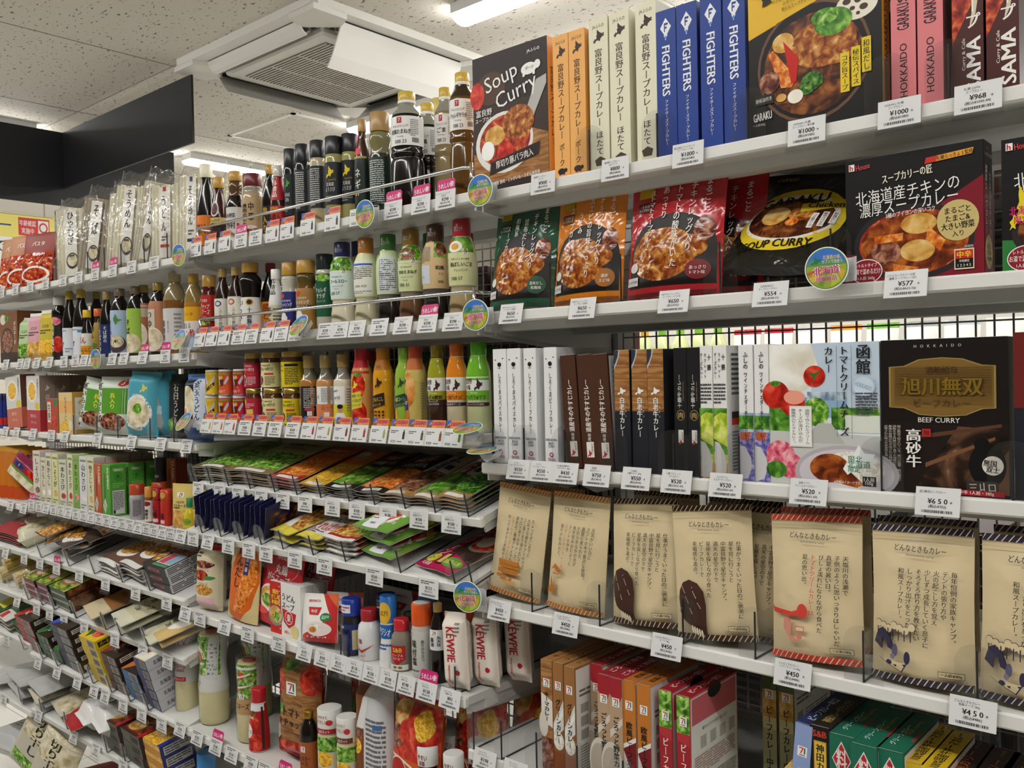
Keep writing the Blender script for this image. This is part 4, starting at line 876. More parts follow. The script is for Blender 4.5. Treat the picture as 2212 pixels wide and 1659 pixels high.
hk = [R(0, 0, 1, 1, '#e4e9ee'), R(.4, .5, 1, 1, '#c3d3e2'), Pg([(0, 1), (.4, 1), (.46, .85), (.36, .68), (.1, .6), (0, .62)], 'cream'), R(.3, .48, .72, .62, '#8fb0cf'), R(.36, .6, .72, .66, 'town'), R(.0, .37, .38, .57, 'green'), E(.44, .52, .12, .1, 'salad'), R(.58, .4, 1, .55, 'green'), R(.7, .38, 1, .5, '#dfe3d6'), Pg([(0, .38), (1, .36), (1, .0), (0, 0)], '#c9cac6'), Pg([(.46, .44), (.58, .44), (.7, .3), (.3, .3)], '#b9b9b2'), E(.06, .64, .13, .1, 'tomato'), E(.06, .72, .05, .02, 'green'), E(.22, .58, .12, .09, 'tomato'), E(.24, .62, .1, .05, '#f0a08a'), E(.43, .77, .1, .075, 'tomato'), Pg([(.36, .8), (.43, .79), (.5, .81), (.44, .765), (.43, .73), (.41, .77)], '#3f6a25'), E(.1, .2, .14, .11, 'flower'), E(.2, .13, .12, .09, 'flower'), E(.06, .1, .1, .06, 'green'), E(.7, .1, .46, .19, '#b9b1b8'), E(.7, .1, .42, .165, '#d3ccd2'), E(.76, .13, .28, .12, 'rice'), E(.56, .13, .18, .1, 'curry'), Pg([(.4, .16), (.62, .2), (.86, .03), (.8, .005), (.55, .04)], 'curry'),
    Pg([(.68, .13), (.73, .2), (.78, .24), (.82, .3), (.87, .24), (.96, .24), (.93, .17), (.82, .15), (.72, .09)], '#eef2ee'), T(.79, .2, .045, '限北', '#2f7a5a', .16), T(.82, .165, .05, '北海道', '#2f7a5a', .2), T(.78, .13, .04, '限定', '#2f7a5a', .12), R(.85, .02, .965, .085, '#26221f'), T(.907, .065, .03, '1人前', '#f1eee8', .09), T(.907, .037, .028, '150g', '#f1eee8', .09), T(.72, .038, .022, '※画像はイメージです。', '#f1eee8', .24),
    V(.87, .985, .78, .13, '函館', '#1f2226', 2), V(.70, .975, .355, .085, 'トマトクリームチーズ', '#1f2226', 2), V(.565, .975, .79, .085, 'カレー', '#1f2226', 2), R(.635, .35, .638, .98, '#2a2c30'), R(.765, .34, .768, .98, '#2a2c30'), R(.195, .27, .405, .56, '#efeee8'), R(.2, .275, .4, .555, '#dedcd2'), R(.204, .28, .396, .55, '#f2f1ec'), V(.365, .54, .29, .045, '函館で作られたクリーム', '#34343a', 0), V(.30, .54, .3, .045, 'チーズが溶け込んだ', '#34343a', 0), V(.235, .54, .285, .045, '豚挽肉入りトマトカレー。', '#34343a', 0), E(.87, .7, .1, .075, '#b7cde0'), E(.87, .7, .085, .063, '#cfdde8'), T(.87, .70, .03, 'HOKKAIDO', '#7f9fc0', .15, -20), L(.8, .5, .99, .66, '#4a4e55', 8)]
carton('C3', 1666, 1903, 743, .022, 'white tomato cheese curry box with a harbour street picture', hk, cols={'all': '#e4e9ee', 'right': '#d3d8dc'}, h=.176)
gold = '#c9a23f'
plaque = lambda s: [(.5 + (x - .5) * s, .69 + (y - .69) * s) for x, y in [(.08, .56), (.2, .555), (.32, .515), (.5, .505), (.68, .515), (.8, .555), (.9, .56), (.9, .82), (.8, .825), (.66, .865), (.5, .875), (.32, .865), (.2, .825), (.08, .82)]]
mu = [R(0, 0, 1, 1, '#17100e'), R(.02, .0, 1, .46, '#1e1411'), Pg([(.3, .06), (1, .02), (1, .42), (.62, .44)], 'cow'), Pg([(.9, .2), (1, .3), (1, .02), (.8, .02)], '#6a4c3a'), Pg([(.3, .38), (.95, .46), (.95, .44), (.3, .35)], '#5a3a28'), Pg([(.36, .2), (.9, .38), (.9, .36), (.36, .17)], '#7a5236'), E(.84, .2, .14, .14, '#0f0d0d'), E(.8, .33, .06, .045, '#0f0d0d'), E(.88, .2, .08, .06, '#e4ded2'), T(.86, .215, .04, '無国', '#1a1614', .1, -6, 2), T(.88, .175, .04, '双士', '#1a1614', .1, -6, 2), R(.68, .02, .92, .1, '#3a3230'), T(.8, .06, .06, '三丩ロ', '#c9c0b4', .2, 4)] + [Pg(plaque(1.03), '#e9cf7c/m'), Pg(plaque(.99), '#6a4c22'), Pg(plaque(.985), '#80602c')] + [R(.115, .575 + .0105 * i, .885, .579 + .0105 * i, '#6b5026') for i in range(24)] + [
    T(.5, .80, .045, '酒粕給与', '#3a2712', .42, 0, 1), T(.5, .692, .118, '旭川無双', '#3a2712', .84, 0, 2), T(.497, .695, .115, '旭川無双', gold + '/m', .83, 0, 2), T(.5, .59, .05, 'ビーフカレー', '#4f3a1a', .56, 0, 1), T(.47, .955, .018, 'H   O   K   K   A   I   D   O', '#cfc7b9', .74), T(.475, .478, .032, 'BEEF CURRY', '#e4dfd6', .42), V(.27, .42, .165, .13, '高砂牛', '#f3f0ea', 2), R(.34, .37, .41, .42, '#b5302a'), T(.375, .395, .035, '旭', '#1e1411', .05), V(.15, .44, .07, .032, '国士無双で知られている、旭川の銘蔵・高砂酒造の', '#cfc7bb', 0), V(.113, .44, .15, .032, '酒粕を与え丹精込めて育てた旭高砂牛。', '#cfc7bb', 0), V(.078, .44, .13, .032, '最高の旨味が引き出される時期を見極め', '#cfc7bb', 0), V(.042, .44, .15, .032, '出荷された極上の赤身肉を使いました。', '#cfc7bb', 0), R(.5, .008, .97, .042, '#a3222c'), T(.76, .025, .028, '中辛 1人前・180g', '#f3ece4', .4)]
carton('C3', 1907, 2181.5, 736, .024, 'black and gold beef curry box with a cattle barn picture', mu, cols={'all': '#17100e'})
carton('C3', 2193, 2450, 724, .024, 'red topped dark curry box cut off by the right edge', [R(0, 0, 1, 1, '#20222c'), R(0, .55, 1, 1, '#6b2320'), E(.35, .2, .2, .15, '#2c4a32'), T(.32, .2, .1, '豚', '#e4e0d6', .2)], cols={'all': '#20222c'}, w=.135, h=.18)
for i, px in enumerate((1066, 1133, 1221, 1325.5, 1456, 1512.5, 1597.5, 1905, 2188)): divider('C3', px, 'clear rounded divider among the boxes of the third shelf, %s from the left' % NTH[i + 1], h=.064, ln=.006)
for px, pr, l, what, tx in ((1121, '550', ('テンゼン', 'しろくまスパイスカレー'), 'two left white bear boxes', '594'), (1170, '550', ('テンゼン', 'しろくまビーフカレー'), 'two right white bear boxes', '594'), (1222, '430', ('ベル食品 道産牛の', '牛すじカレー 200g'), 'brown curry boxes', '464.40'), (1290, '750', ('岡田屋', '白老牛カレー'), 'wood and black curry boxes', '810'), (1375, '550', ('ベル食品', '十勝牛カレー 200g'), 'black boxes with gold emblem', '594'), (1462, '520', ('十勝 ラクレット', 'チーズカレー'), 'white and green cheese curry boxes', '561.60'), (1568, '520', ('ふらのワイン', 'チェダーチーズカレー'), 'white and lavender cheese curry boxes', '561.60'), (1747, '520', ('函館トマト', 'クリームチーズカレー'), 'white tomato cheese curry box', '561.60'), (2026, '6 5 0', ('旭川無双ビーフカレー', ' '), 'black and gold beef curry box', '702')):
    price_tag('C3', px, pr, 'price tag on the third rail under the %s' % what, l, tax=tx)

# ================================================================== nearest bay, fourth shelf: kraft pouches
KR = '#d8c59d'
def stripe(c, y0, y1, n=17):
    o = [R(0, y0, 1, y1, c)]
    for i in range(n):
        x = -.02 + i / (n - 1) * 1.0
        o.append(Pg([(max(0, min(1, x)), y0), (max(0, min(1, x + .012)), y0), (max(0, min(1, x + .062)), y1), (max(0, min(1, x + .05)), y1)], '#e2d2ab'))
    return o
INK = '#26211d'
def kraft(c, lines, hot, art, bot=True, x0=.86, dx=.085, sz=.062, y1=.73):
    o = [R(0, .95, 1, .955, '#b9a47c')] + stripe(c, .957, 1.0) + (stripe(c, .0, .045) if bot else []) + [T(.5, .855, .042, 'どんなときもカレー', INK, .5, -2, 1), T(.5, .81, .02, 'donnatokime curry', '#4a4038', .36, -2, 0), R(0, .925, 1, .928, '#bda87f')]
    for i, t in enumerate(lines):
        n = len(t)
        o.append(V(x0 - dx * i, y1, y1 - n * .0375, sz, t, c if i == hot else INK, 1))
    o += [R(.7, .075, .93, .115, INK), R(.704, .078, .926, .112, KR), T(.815, .095, .024, '一人前/180g', INK, .19)]
    return o + art
OR = '#b9742e'
lake = [R(.28, .26, .68, .31, OR)] + [E(.3 + .05 * i, .31, .03, .022, OR) for i in range(8)] + [R(.28, .21, .68, .255, OR), R(.27, .17, .38, .2, OR), E(.44, .17, .035, .025, OR), E(.56, .17, .03, .02, OR), R(.4, .12, .64, .15, '#c99a5c')]
camp = [Pg([(.06, .14), (.08, .22), (.11, .17), (.14, .28), (.18, .2), (.21, .25), (.23, .13)], OR), Pg([(.12, .33), (.22, .39), (.34, .34), (.3, .31), (.2, .35)], OR), R(.18, .3, .3, .31, OR)]
night = [Pg([(.08, .3), (.09, .36), (.14, .42), (.24, .445), (.36, .42), (.44, .36), (.46, .26), (.45, .02), (.38, .06), (.16, .14), (.1, .2)], '#43281f')] + [E(.12 + .29 * ((i * 37) % 23) / 23, .2 + .2 * ((i * 53) % 19) / 19, .006, .004, '#e4d8bd') for i in range(26)] + [E(.28 + .03 * i, .085 - .008 * i, .012, .03, '#e4d8bd') for i in range(5)]
river = [Pg([(.02, .38), (.06, .345), (.3, .33), (.38, .35), (.4, .31), (.28, .3), (.06, .31)], '#cf4437'), E(.42, .34, .06, .05, '#cf4437'), E(.25, .25, .04, .04, '#c9786a'), Pg([(.2, .29), (.3, .25), (.28, .17), (.4, .14), (.28, .13), (.2, .22)], '#d08a78'), R(.34, .2, .44, .235, '#cf5a4c'), R(.347, .205, .433, .23, KR), E(.39, .165, .03, .018, '#cf7a6c')]
NV = '#35304a'
tent = [Pg([(.06, .24), (.1, .32), (.16, .34), (.24, .29), (.3, .2), (.22, .22), (.2, .27), (.16, .27), (.15, .2)], NV)] + [E(.1 + .06 * i, .36 - .012 * (i % 3), .04, .028, NV) for i in range(7)] + [E(.1 + .06 * i, .36 - .012 * (i % 3), .036, .025, KR) for i in range(7)] + [R(.09 + .06 * i, .27, .1 + .06 * i, .34, NV) for i in range(7)] + [Pg([(.06, .24), (.1, .32), (.16, .34), (.24, .29), (.3, .2), (.22, .22), (.2, .27), (.16, .27), (.15, .2)], NV), Pg([(.12, .15), (.42, .13), (.36, .07), (.22, .12)], NV), Pg([(.13, .15), (.41, .132), (.355, .078), (.225, .122)], KR), E(.3, .21, .03, .04, '#5a556a'), E(.42, .17, .03, .04, NV), E(.24, .13, .03, .015, NV), E(.28, .17, .025, .018, '#7a7484')]
L1 = ['ちょっとそこまでと', '大好きな彼をサプライズで', '少し遠くまで連れ出して', 'サロマ湖でのキャンプ。', '彼女はご機嫌ナナメでも', 'とろーりチーズ入ったカレーを', '作ってあげたら笑顔が止まらない。']
L2 = ['天気がいい日に', 'テントの中で贅沢な昼寝。', '適度に遮られた', 'やわらかな外の光が', '体を包み込むように', 'テントの中を', 'バターチキンカレーの', '香りが包み込む。']
L3 = ['仕事がうまくいった日のご褒美に', '星を見に行こうと', '中富良野で星空キャンプ。', '満天の星空の下で', '星座を探しながら食べた', 'ビーフカレーで', '幸福感も満点。']
L5 = ['天塩川の浅瀬で', '子供のように思いっきりはしゃいだ', '真夏の暑い日。', 'びしょ濡れになりながら食べた', 'トマトクリームカレーは', '夏の思い出。']
L6 = ['毎年恒例の家族キャンプ。', 'テントの張り方や', '火の起こし方を覚え', '少しずつ成長していく息子に', 'そろそろ作り方を教えたい', 'しっかり出汁をとった', '和風スープカレー。']
KG = 'kraft curry pouches'
BK_ = '#40281f'
def kp(px0, px1, py, lab, ops, **k): return pouch('C4', px0, px1, py, lab, ops, KR + '/k', group=KG, h=k.pop('h', .178), seal=.05, wr=.0034, **k)
kp(1047, 1163, 1060, 'kraft curry pouch with orange lake drawing, leftmost of the row', kraft(OR, L1, 5, lake, x0=.8, sz=.055, dx=.075), tk=.028, tilt=6, roll=5, seed=5, w=.108, dy=.03)
kp(1180, 1293, 1058, 'kraft curry pouch with orange trim and small tent drawing', kraft(OR, L2, 6, camp, x0=.8, dx=.078, sz=.055), tk=.03, tilt=6, roll=1.5, seed=6, w=.108, dy=.024)
o2 = kp(1150, 1262, 1040, 'kraft curry pouch with orange trim, standing behind the two leftmost pouches', kraft(OR, L2, 6, camp), tk=.026, tilt=-1, roll=1, seed=7, w=.108, dy=.10)
beef = kraft(BK_, L3, -1, night, x0=.86, dx=.088)
o = kp(1309, 1472, 1097, 'kraft curry pouch with dark starry night drawing, left one of two in front', beef, tk=.036, tilt=7, roll=-4, seed=8, w=.113, dy=.016)
kp(1486, 1602, 1108, 'kraft curry pouch with dark starry night drawing, right one of two in front', beef, tk=.034, tilt=7, roll=-5, seed=9, w=.112, dy=.014, yaw=8)
dup(o, o.location + Vector((-.008, .075, .003)), (0, -.02, 0), 'kraft pouch with dark trim, standing behind the left starry pouch')
dup(o, o.location + Vector((.112, .085, 0)), (0, .0, 0), 'kraft pouch with dark trim, furthest back behind the right starry pouch')
o = dup(o, o.location + Vector((.148, .045, -.004)), (-.08, .02, .1), 'kraft pouch with dark trim, turned between the starry and the red trimmed pouches')
o = kp(1664, 1862, 1138, 'kraft curry pouch with red trim and river drawing', kraft('#cf4437', L5, 4, river), tk=.036, tilt=7, roll=-3, seed=10, w=.116, dy=.016)
dup(o, o.location + Vector((-.004, .05, .003)), (-.03, -.04, 0), 'kraft curry pouch with red trim, standing behind the river drawing pouch')
tn = kraft(NV, L6, -1, tent, x0=.84)
o = kp(1880, 2102, 1151, 'kraft curry pouch with navy trim and forest tent drawing, left one of two', tn, tk=.036, tilt=7, roll=-1.5, seed=11, w=.112, dy=.014)
dup(o, o.location + Vector((-.006, .05, .004)), (-.03, -.02, 0), 'kraft curry pouch with navy trim, standing behind the left forest tent pouch')
p = dup(o, (xat(2240, .0, 1.13), o.location.y, o.location.z), (-.12, 0, 0), 'kraft curry pouch with navy trim and forest tent drawing, cut off by the right edge')
dup(p, p.location + Vector((.004, .05, .004)), (-.03, 0, 0), 'kraft curry pouch with navy trim, behind the pouch cut off by the right edge')
for i, px in enumerate((1150, 1296, 1476, 1632, 1866, 2112)): divider('C4', px, 'clear rounded divider among the kraft pouches, %s from the left' % NTH[i + 1], h=.066, w=.046, dy=.002, ln=.2)
for px, pr, l, what in ((1080, '450', ('どんなときもカレー', 'チーズ 180g'), 'leftmost kraft pouch with lake drawing'), (1223, '450', ('どんなときもカレー', 'バターチキン180g'), 'kraft pouch with small tent drawing'), (1441, '450', ('どんなときもカレー', 'ビーフ 180g'), 'two starry night kraft pouches'), (1713, '450', ('どんなときもカレー', 'トマトクリーム180g'), 'red trimmed kraft pouch'), (2102, '4 5 0', ('どんなときもカレー', '和風スープ 180g'), 'navy trimmed kraft pouches')):
    price_tag('C4', px, pr, 'price tag on the fourth rail under the %s' % what, l, tax='486')
disc('C4', 1010, 1289, 'round landscape sign at the left end of the kraft pouch rail', 16)

# ================================================================== nearest bay, lowest visible shelf
def sv(base, ops, title, col='#f4f2ee', sz=.5, y1=.62, y0=.1): return [R(0, 0, 1, 1, base)] + ops + seven(.22, .76, .56, .075) + [V(.5, y1, y0, sz, title, col, 2)]
def topop(base, t, c): return [R(0, 0, 1, 1, base), T(.5, .45, .5, t, c, .62, 90, 2)]
inf = [R(.02, .02, .98, .98, '#e9e7e2'), L(.08, .72, .6, .8, '#77736c', 2), R(.1, .58, .24, .66, '#a8a49c'), R(.1, .46, .24, .55, '#a8a49c'), R(.1, .34, .24, .43, '#a8a49c'), L(.3, .34, .9, .66, '#8a867f', 12), L(.08, .06, .9, .3, '#8a867f', 10)]
H5 = .168
WD = '#8b5a30'
def c5(px0, px1, py, lab, front, cols, top, grp, **k): return carton('C5', px0, px1, py, k.pop('d', .135), lab, front, k.pop('side', inf), top, cols=cols, group=grp, h=k.pop('h', H5), dy=k.pop('dy', .02), **k)
a = c5(1172.5, 1196.5, 1407, 'tan keema curry box at the left end of the lowest row', sv('wood', [Pg([(0, .7), (1, .64), (1, .4), (0, .45)], '#e4ded2'), R(0, 0, 1, .3, 'meat'), E(.2, .42, .4, .12, '#d9d3c6')], 'キーマカレー', '#1f1b18', y1=.72, y0=.45), {'all': '#a9743f'}, topop('#a9743f', 'キーマカレー', '#2a211a'), None)
gr = sv(WD, [R(0, .4, 1, 1, '#9a6a3a'), Pg([(0, .45), (1, .68), (1, .42), (0, .3)], '#d9d6d0'), Pg([(0, .42), (1, .62), (1, .55), (0, .36)], '#efece6'), E(.5, .3, .5, .08, 'rice'), R(0, 0, 1, .2, '#8a4a26')], 'グリーンカレー', '#1f1b18', y1=.68, y0=.28)
a = c5(1198.3, 1220.5, 1409, 'tan green curry box, left one of two', gr, {'all': '#a27444'}, topop('#a27444', 'グリーンカレー', '#2a211a'), 'tan green curry boxes')
again(a, 'C5', 1222.5, 'tan green curry box, right one of two showing its printed side', dy=.016)
go = sv('#b79a7c', [R(0, .86, 1, 1, '#a3232e'), Pg([(0, .86), (1, .86), (.8, .8), (.3, .82)], '#a3232e'), Pg([(0, .55), (1, .68), (1, .62), (0, .48)], '#d9cdbd'), E(.1, .25, .85, .2, '#d3cbc0'), E(.05, .25, .7, .15, '#b3a798')], 'ごろっと野菜カレー', '#211c18', y1=.68, y0=.12)
a = c5(1279.5, 1293, 1429, 'vegetable curry box with red top, first of three and set further back', go, {'all': '#b79a7c', 'top': '#a3232e'}, topop('#9a2430', 'ごろっと野菜', '#e9ddd4'), 'vegetable curry boxes', w=.0215, dy=.05)
again(a, 'C5', 1295, 'vegetable curry box with red top, second of three', dy=.02)
again(a, 'C5', 1321, 'vegetable curry box with red top, third of three beside the orange beef boxes', dy=.018)
of = sv('#c3772c', [Pg([(0, .42), (1, .5), (1, 0), (0, 0)], '#7a1a24'), Pg([(0, .42), (.4, .3), (.8, .14), (.9, 0), (0, 0)], '#d6d3d0'), Pg([(0, .46), (1, .54), (1, .5), (0, .42)], '#ece8e2')], '欧風ビーフカレー', '#211a14', y1=.66, y0=.16)
a = c5(1349, 1376.6, 1464, 'orange topped beef curry box, left one of two', of, {'all': '#c3772c', 'right': '#d9d6d0'}, topop('#b86f2a', '欧風ビーフカレー', '#2a1d12'), 'orange topped beef curry boxes')
again(a, 'C5', 1380.5, 'orange topped beef curry box, right one of two', dy=.018)
be = sv('#a3222a', [R(0, .7, 1, 1, 'salad'), Pg([(0, .3), (1, .1), (1, 0), (0, 0)], '#ece8e2'), Pg([(0, .7), (1, .7), (1, .6), (0, .64)], '#b5323a')], 'ビーフカレー甘口', '#f3ede6', y1=.62, y0=.04)
bs = [R(.02, .02, .98, .98, '#e6e4df'), R(.04, .76, .96, .97, '#c9646c'), E(.5, .96, .14, .06, '#26221f'), T(.5, .7, .03, '箱からパウチを取り出します', '#4a4642', .6)] + [R(.2 + .2 * i, .54, .32 + .2 * i, .64, '#b5b1aa') for i in range(4)] + [L(.08, .34, .92, .5, '#b08a86', 8), R(.08, .24, .5, .28, '#3a86c0'), L(.08, .05, .5, .22, '#77736c', 7), L(.54, .05, .94, .3, '#8a867f', 14)]
a = c5(1428, 1454.8, 1483, 'mild beef curry box with red top, left one of two', be, {'all': '#a3222a', 'right': '#c9646c'}, topop('#9a202a', 'ビーフカレー甘口', '#efe6df'), 'mild beef curry boxes', side=bs)
again(a, 'C5', 1466, 'mild beef curry box with red top, right one showing its back panel', dy=.016)
ch = sv('#d9cf9a', [R(0, .6, 1, 1, '#4a5a2a'), R(0, .6, 1, .84, 'potato'), R(0, 0, 1, .5, '#b7b58a')], 'ビーフカレー中辛', '#211d16', y1=.7, y0=.1)
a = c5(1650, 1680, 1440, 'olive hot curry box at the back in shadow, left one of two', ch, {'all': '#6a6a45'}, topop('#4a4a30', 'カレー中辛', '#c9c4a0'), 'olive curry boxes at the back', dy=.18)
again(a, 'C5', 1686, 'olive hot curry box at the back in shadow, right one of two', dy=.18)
c5(1585, 1620, 1500, 'yellow green topped curry box slanting against its neighbours', sv('#d6d09a', [R(0, .5, 1, .8, 'potato')], 'ビーフカレー中辛', '#211d16', y1=.7, y0=.1), {'all': '#d6cf9c', 'top': '#2f5a34'}, topop('#2f5a34', 'ビーフカレー', '#e0dcb8'), None, roll=38, z=.895, w=.0215, d=.11, dy=.03)
bl = sv('#7f93c4', [R(0, .5, 1, 1, '#8fa2cf')], 'ビーフカレー辛口', '#f0f0f2', y1=.68, y0=.1)
c5(1699, 1738, 1560, 'blue hot beef curry box leaning slightly to the right', bl, {'all': '#6f84ba', 'top': '#26305f'}, topop('#26305f', 'ビーフカレー辛口', '#e3e4ea'), None, roll=5, z=.893, w=.0215)
kd = [R(0, 0, 1, 1, '#1a1613'), T(.5, .95, .045, 'S&B', '#c9402f', .7, 0, 2), R(.2, .2, .84, .9, '#c99a2e'), R(.24, .21, .8, .89, '#e0bb4a'), V(.52, .88, .25, .44, '神田カレーグランプリ', '#211a14', 2)]
c5(1754, 1790, 1559, 'black curry box with a gold name panel beside the blue box', kd, {'all': '#1a1613', 'right': '#26211d'}, topop('#211d1a', '神田カレーグランプリ', '#b59a5a'), None, h=.172, w=.024)
ym = [R(0, 0, 1, 1, '#1f6a52'), Pg([(.5, .96), (.88, .83), (.5, .70), (.12, .83)], '#e9e6e0'), Pg([(.5, .945), (.84, .83), (.5, .715), (.16, .83)], '#bf2a33'), T(.5, .83, .15, '料', '#efe6e0', .42, 0, 2), T(.5, .66, .05, 'ヤマモリ', '#efece6', .74, 0, 2), V(.3, .5, .1, .3, 'グリーンカレー', '#a9cfc0', 2)]
ymt = [R(0, 0, 1, 1, '#1f6a52'), T(.35, .4, .26, 'グリーンカレー', '#dbe8e0', .5, 90, 1), T(.6, .6, .26, 'Thai curry', '#b9a24a', .4, 90, 1), R(.86, .3, .97, .55, '#a3323a')]
a = c5(1795, 1841, 1564, 'dark green thai curry box with a red diamond emblem, left one of three', ym, {'all': '#1f6a52', 'right': '#1a5c47'}, ymt, 'dark green thai curry boxes', h=.168, w=.030)
again(a, 'C5', 1842, 'dark green thai curry box with a red diamond emblem, middle one of three', dy=.008)
again(a, 'C5', 1897, 'dark green thai curry box with a red diamond emblem, right one of three', dy=.012)
sb = [R(0, 0, 1, 1, '#e0bb2a'), T(.5, .9, .085, 'S&B', '#1f1a14', .8, 0, 2), T(.5, .76, .08, '100%', '#1f1a14', .8, 0, 2), E(.5, .62, .3, .05, '#1f1a14'), V(.5, .55, .1, .5, '国産牛キーマ', '#8a2a20', 2)]
a = c5(1948, 1986, 1600, 'yellow keema curry box with black lettering, left one of two', sb, {'all': '#e0bb2a', 'right': '#1f1a14'}, [R(0, 0, 1, 1, '#d9b428'), T(.5, .5, .52, '100%国産牛キーマカレー', '#1f1a14', .86, 90, 2)], 'yellow keema curry boxes', h=.158, w=.0245)
again(a, 'C5', 1988.5, 'yellow keema curry box with black lettering, right one of two', dy=.012)
dk = [R(0, 0, 1, 1, '#2a1815'), Pg([(.2, .9), (.6, .7), (.8, .5), (.2, .6)], '#d9902f'), V(.5, .6, .1, .5, '銀座カリー', '#c9642f', 2)]
a = c5(2023, 2074, 1630, 'dark brown curry box with orange lettering on top, left one of three', dk, {'all': '#2a1815'}, [R(0, 0, 1, 1, '#301b17'), T(.5, .42, .42, '銀座カリー', '#c4682e', .6, 90, 2), T(.5, .88, .2, 'meiji', '#8a6a4a', .14, 90)], 'dark brown curry boxes', h=.148, w=.031)
again(a, 'C5', 2079, 'dark brown curry box with orange lettering on top, middle one of three', dy=.012)
again(a, 'C5', 2132, 'dark brown curry box with orange lettering on top, right one of three', dy=.01)
c5(2193, 2250, 1660, 'yellow curry box in the bottom right corner of the photo', sb, {'all': '#e0bb2a'}, (), None, h=.15, w=.03)
for i, px in enumerate((1024, 1084, 1160, 1248, 1347)): divider('C5', px, 'clear rounded divider at the empty end of the lowest row, %s from the left' % NTH[i + 1], h=.066, w=.03 if i < 2 else .046, ln=.3 if i < 2 else .012, dy=.004)
for px, pr, l, what in ((1048, '198', ('7プレミアム', 'バターチキンカレー'), 'empty place left of the keema box'), (1114, '178', ('7プレミアム', 'キーマカレー'), 'empty place beside the keema box'), (1203, '178', ('7プレミアム', 'グリーンカレー'), 'tan green curry boxes')):
    price_tag('C5', px, pr, 'price tag on the lowest rail under the %s' % what, l)

# ================================================================== MIDDLE BAY, top shelf: sauce and dressing bottles
SOY = '#120c09/g'; BRN = '#2b170d/g'; GOLD = '#b98d3a/s'; TANC = '#b08c58/s'; CREAMC = '#e6e0c4/s'; WPAP = '#e9e8e4'
CLR = '#8f8c80/g'
tops = 'on the top shelf of the middle bay'
def lb(z0, z1, col, ops=(), wd=5.6): return (z0, z1, col, list(ops), wd)
bottle('B1', 447, 43, 356, 'gin', SOY, CREAMC, 'dark sauce bottle with a cream cap and orange label', [lb(.05, .4, '#e07a22', [T(.5, .55, .3, '醤汁', '#7a1a12', .5, 0, 2), T(.3, .15, .12, 'だし', '#2a1a10', .2)])])
bottle('B1', 474, 38, 384, 'gin', '#3a1512/g', GOLD, 'dark red sauce bottle with a white face medallion and a gold cap', [lb(.42, .66, None, [E(.5, .5, .22, .45, '#d9d2cb'), E(.5, .5, .17, .35, '#5a2a24')]), lb(.34, .42, '#c9b06a', [T(.5, .5, .5, 'おいしいたれ', '#2a1a10', .5)]), lb(.02, .28, '#191513', [T(.5, .7, .2, '北海道', '#b5352a', .3), T(.5, .3, .3, '久原屋', '#e0d6c4', .5, 0, 2)])])
bottle('B1', 510, 41, 371, 'sauce', SOY, GOLD, 'dark sauce bottle with a grey vegetable label and a gold cap', [lb(.05, .5, '#d3d1cd', [T(.45, .75, .13, '北の野菜', '#2a2622', .5, 0, 2), T(.5, .45, .2, '野村', '#2a2622', .4, 0, 2), Pg([(.2, .1), (.5, .3), (.8, .1)], '#b9b7b3'), R(.75, .4, .85, .52, '#b5352a')])], fill=(.66, '#5a4026/g'))
bottle('B1', 547, 48, 377, 'grill', '#b39a74/g', '#6a1a22/s', 'tan barbecue sauce bottle with a dark red cap', [lb(.03, .64, '#b89d74', seven(.15, .82, .14, .12) + [V(.66, .9, .4, .2, '中華', '#2a1a12', 2), V(.42, .85, .3, .2, '焼肉のたれ', '#2a1a12', 2), E(.6, .16, .3, .14, 'meat'), E(.65, .28, .2, .04, '#d9d6d0')])], fill=(.7, '#9a9080/g'), z=None)
bottle('B1', 583, 32, 357, 'soy', SOY, GOLD, 'dark sauce bottle with a gold cap and yellow brushwork label, half hidden', [lb(.05, .45, '#1c1613', [V(.45, .95, .1, .3, '鶏入り', '#c9a23a', 2)])], dy=.05)
bottle('B1', 602, 37, 359, 'gin', BRN, '#d5cfc6/g', 'dark sauce bottle in a red neck wrap with a red pictured label', [lb(.5, .9, '#a81e26', [V(.5, .95, .1, .3, 'ベル食品', '#f0e6e0', 2)], 5), lb(.05, .42, '#b5241f', [T(.5, .9, .1, '北海道', '#e9c23a', .4), T(.5, .55, .3, '牛肉入', '#1c1210', .6, 0, 2), E(.5, .16, .3, .14, 'salad')])])
def slim(px, w, py, body, lab, ops, dy=.03): return bottle('B1', px, w, py, 'slim', body, '#1e2024/s', lab, [lb(.22, .7, '#22252a', ops)], fill=None, rib=.05, dy=dy)
mini = [L(.25, .05, .75, .95, '#b9b7b2', 18)]
slim(629, 30, 323, '#171818/g', 'slim black capped bottle with a green island mark, front of the kelp pair', [HK(.35, .66, .3, .24, '#4fa03a'), T(.5, .5, .09, '北海道', '#dcdad4', .3), T(.5, .38, .1, '昆布', '#dcdad4', .2), L(.3, .08, .7, .25, '#8d8b86', 3)], dy=.045)
slim(655, 33, 313, '#171818/g', 'slim black capped bottle with kelp dressing showing fine print', mini)
slim(688, 36, 305, '#b9ac8e/g', 'slim black capped bottle with beige dressing showing fine print', mini)
yel = [HK(.3, .62, .38, .3, '#e0c62a'), T(.5, .48, .09, '北海道', '#dcdad4', .34), T(.5, .36, .1, 'ようさび', '#dcdad4', .42), T(.6, .58, .06, 'Dressing', '#a8923a', .3, 10), L(.25, .06, .75, .22, '#8d8b86', 3)]
slim(723, 41, 297, '#9a9660/g', 'slim black capped bottle with a yellow island mark, left one of two', yel)
slim(758, 40, 291, '#9a9660/g', 'slim black capped bottle with a yellow island mark, right one of two', yel, dy=.05)
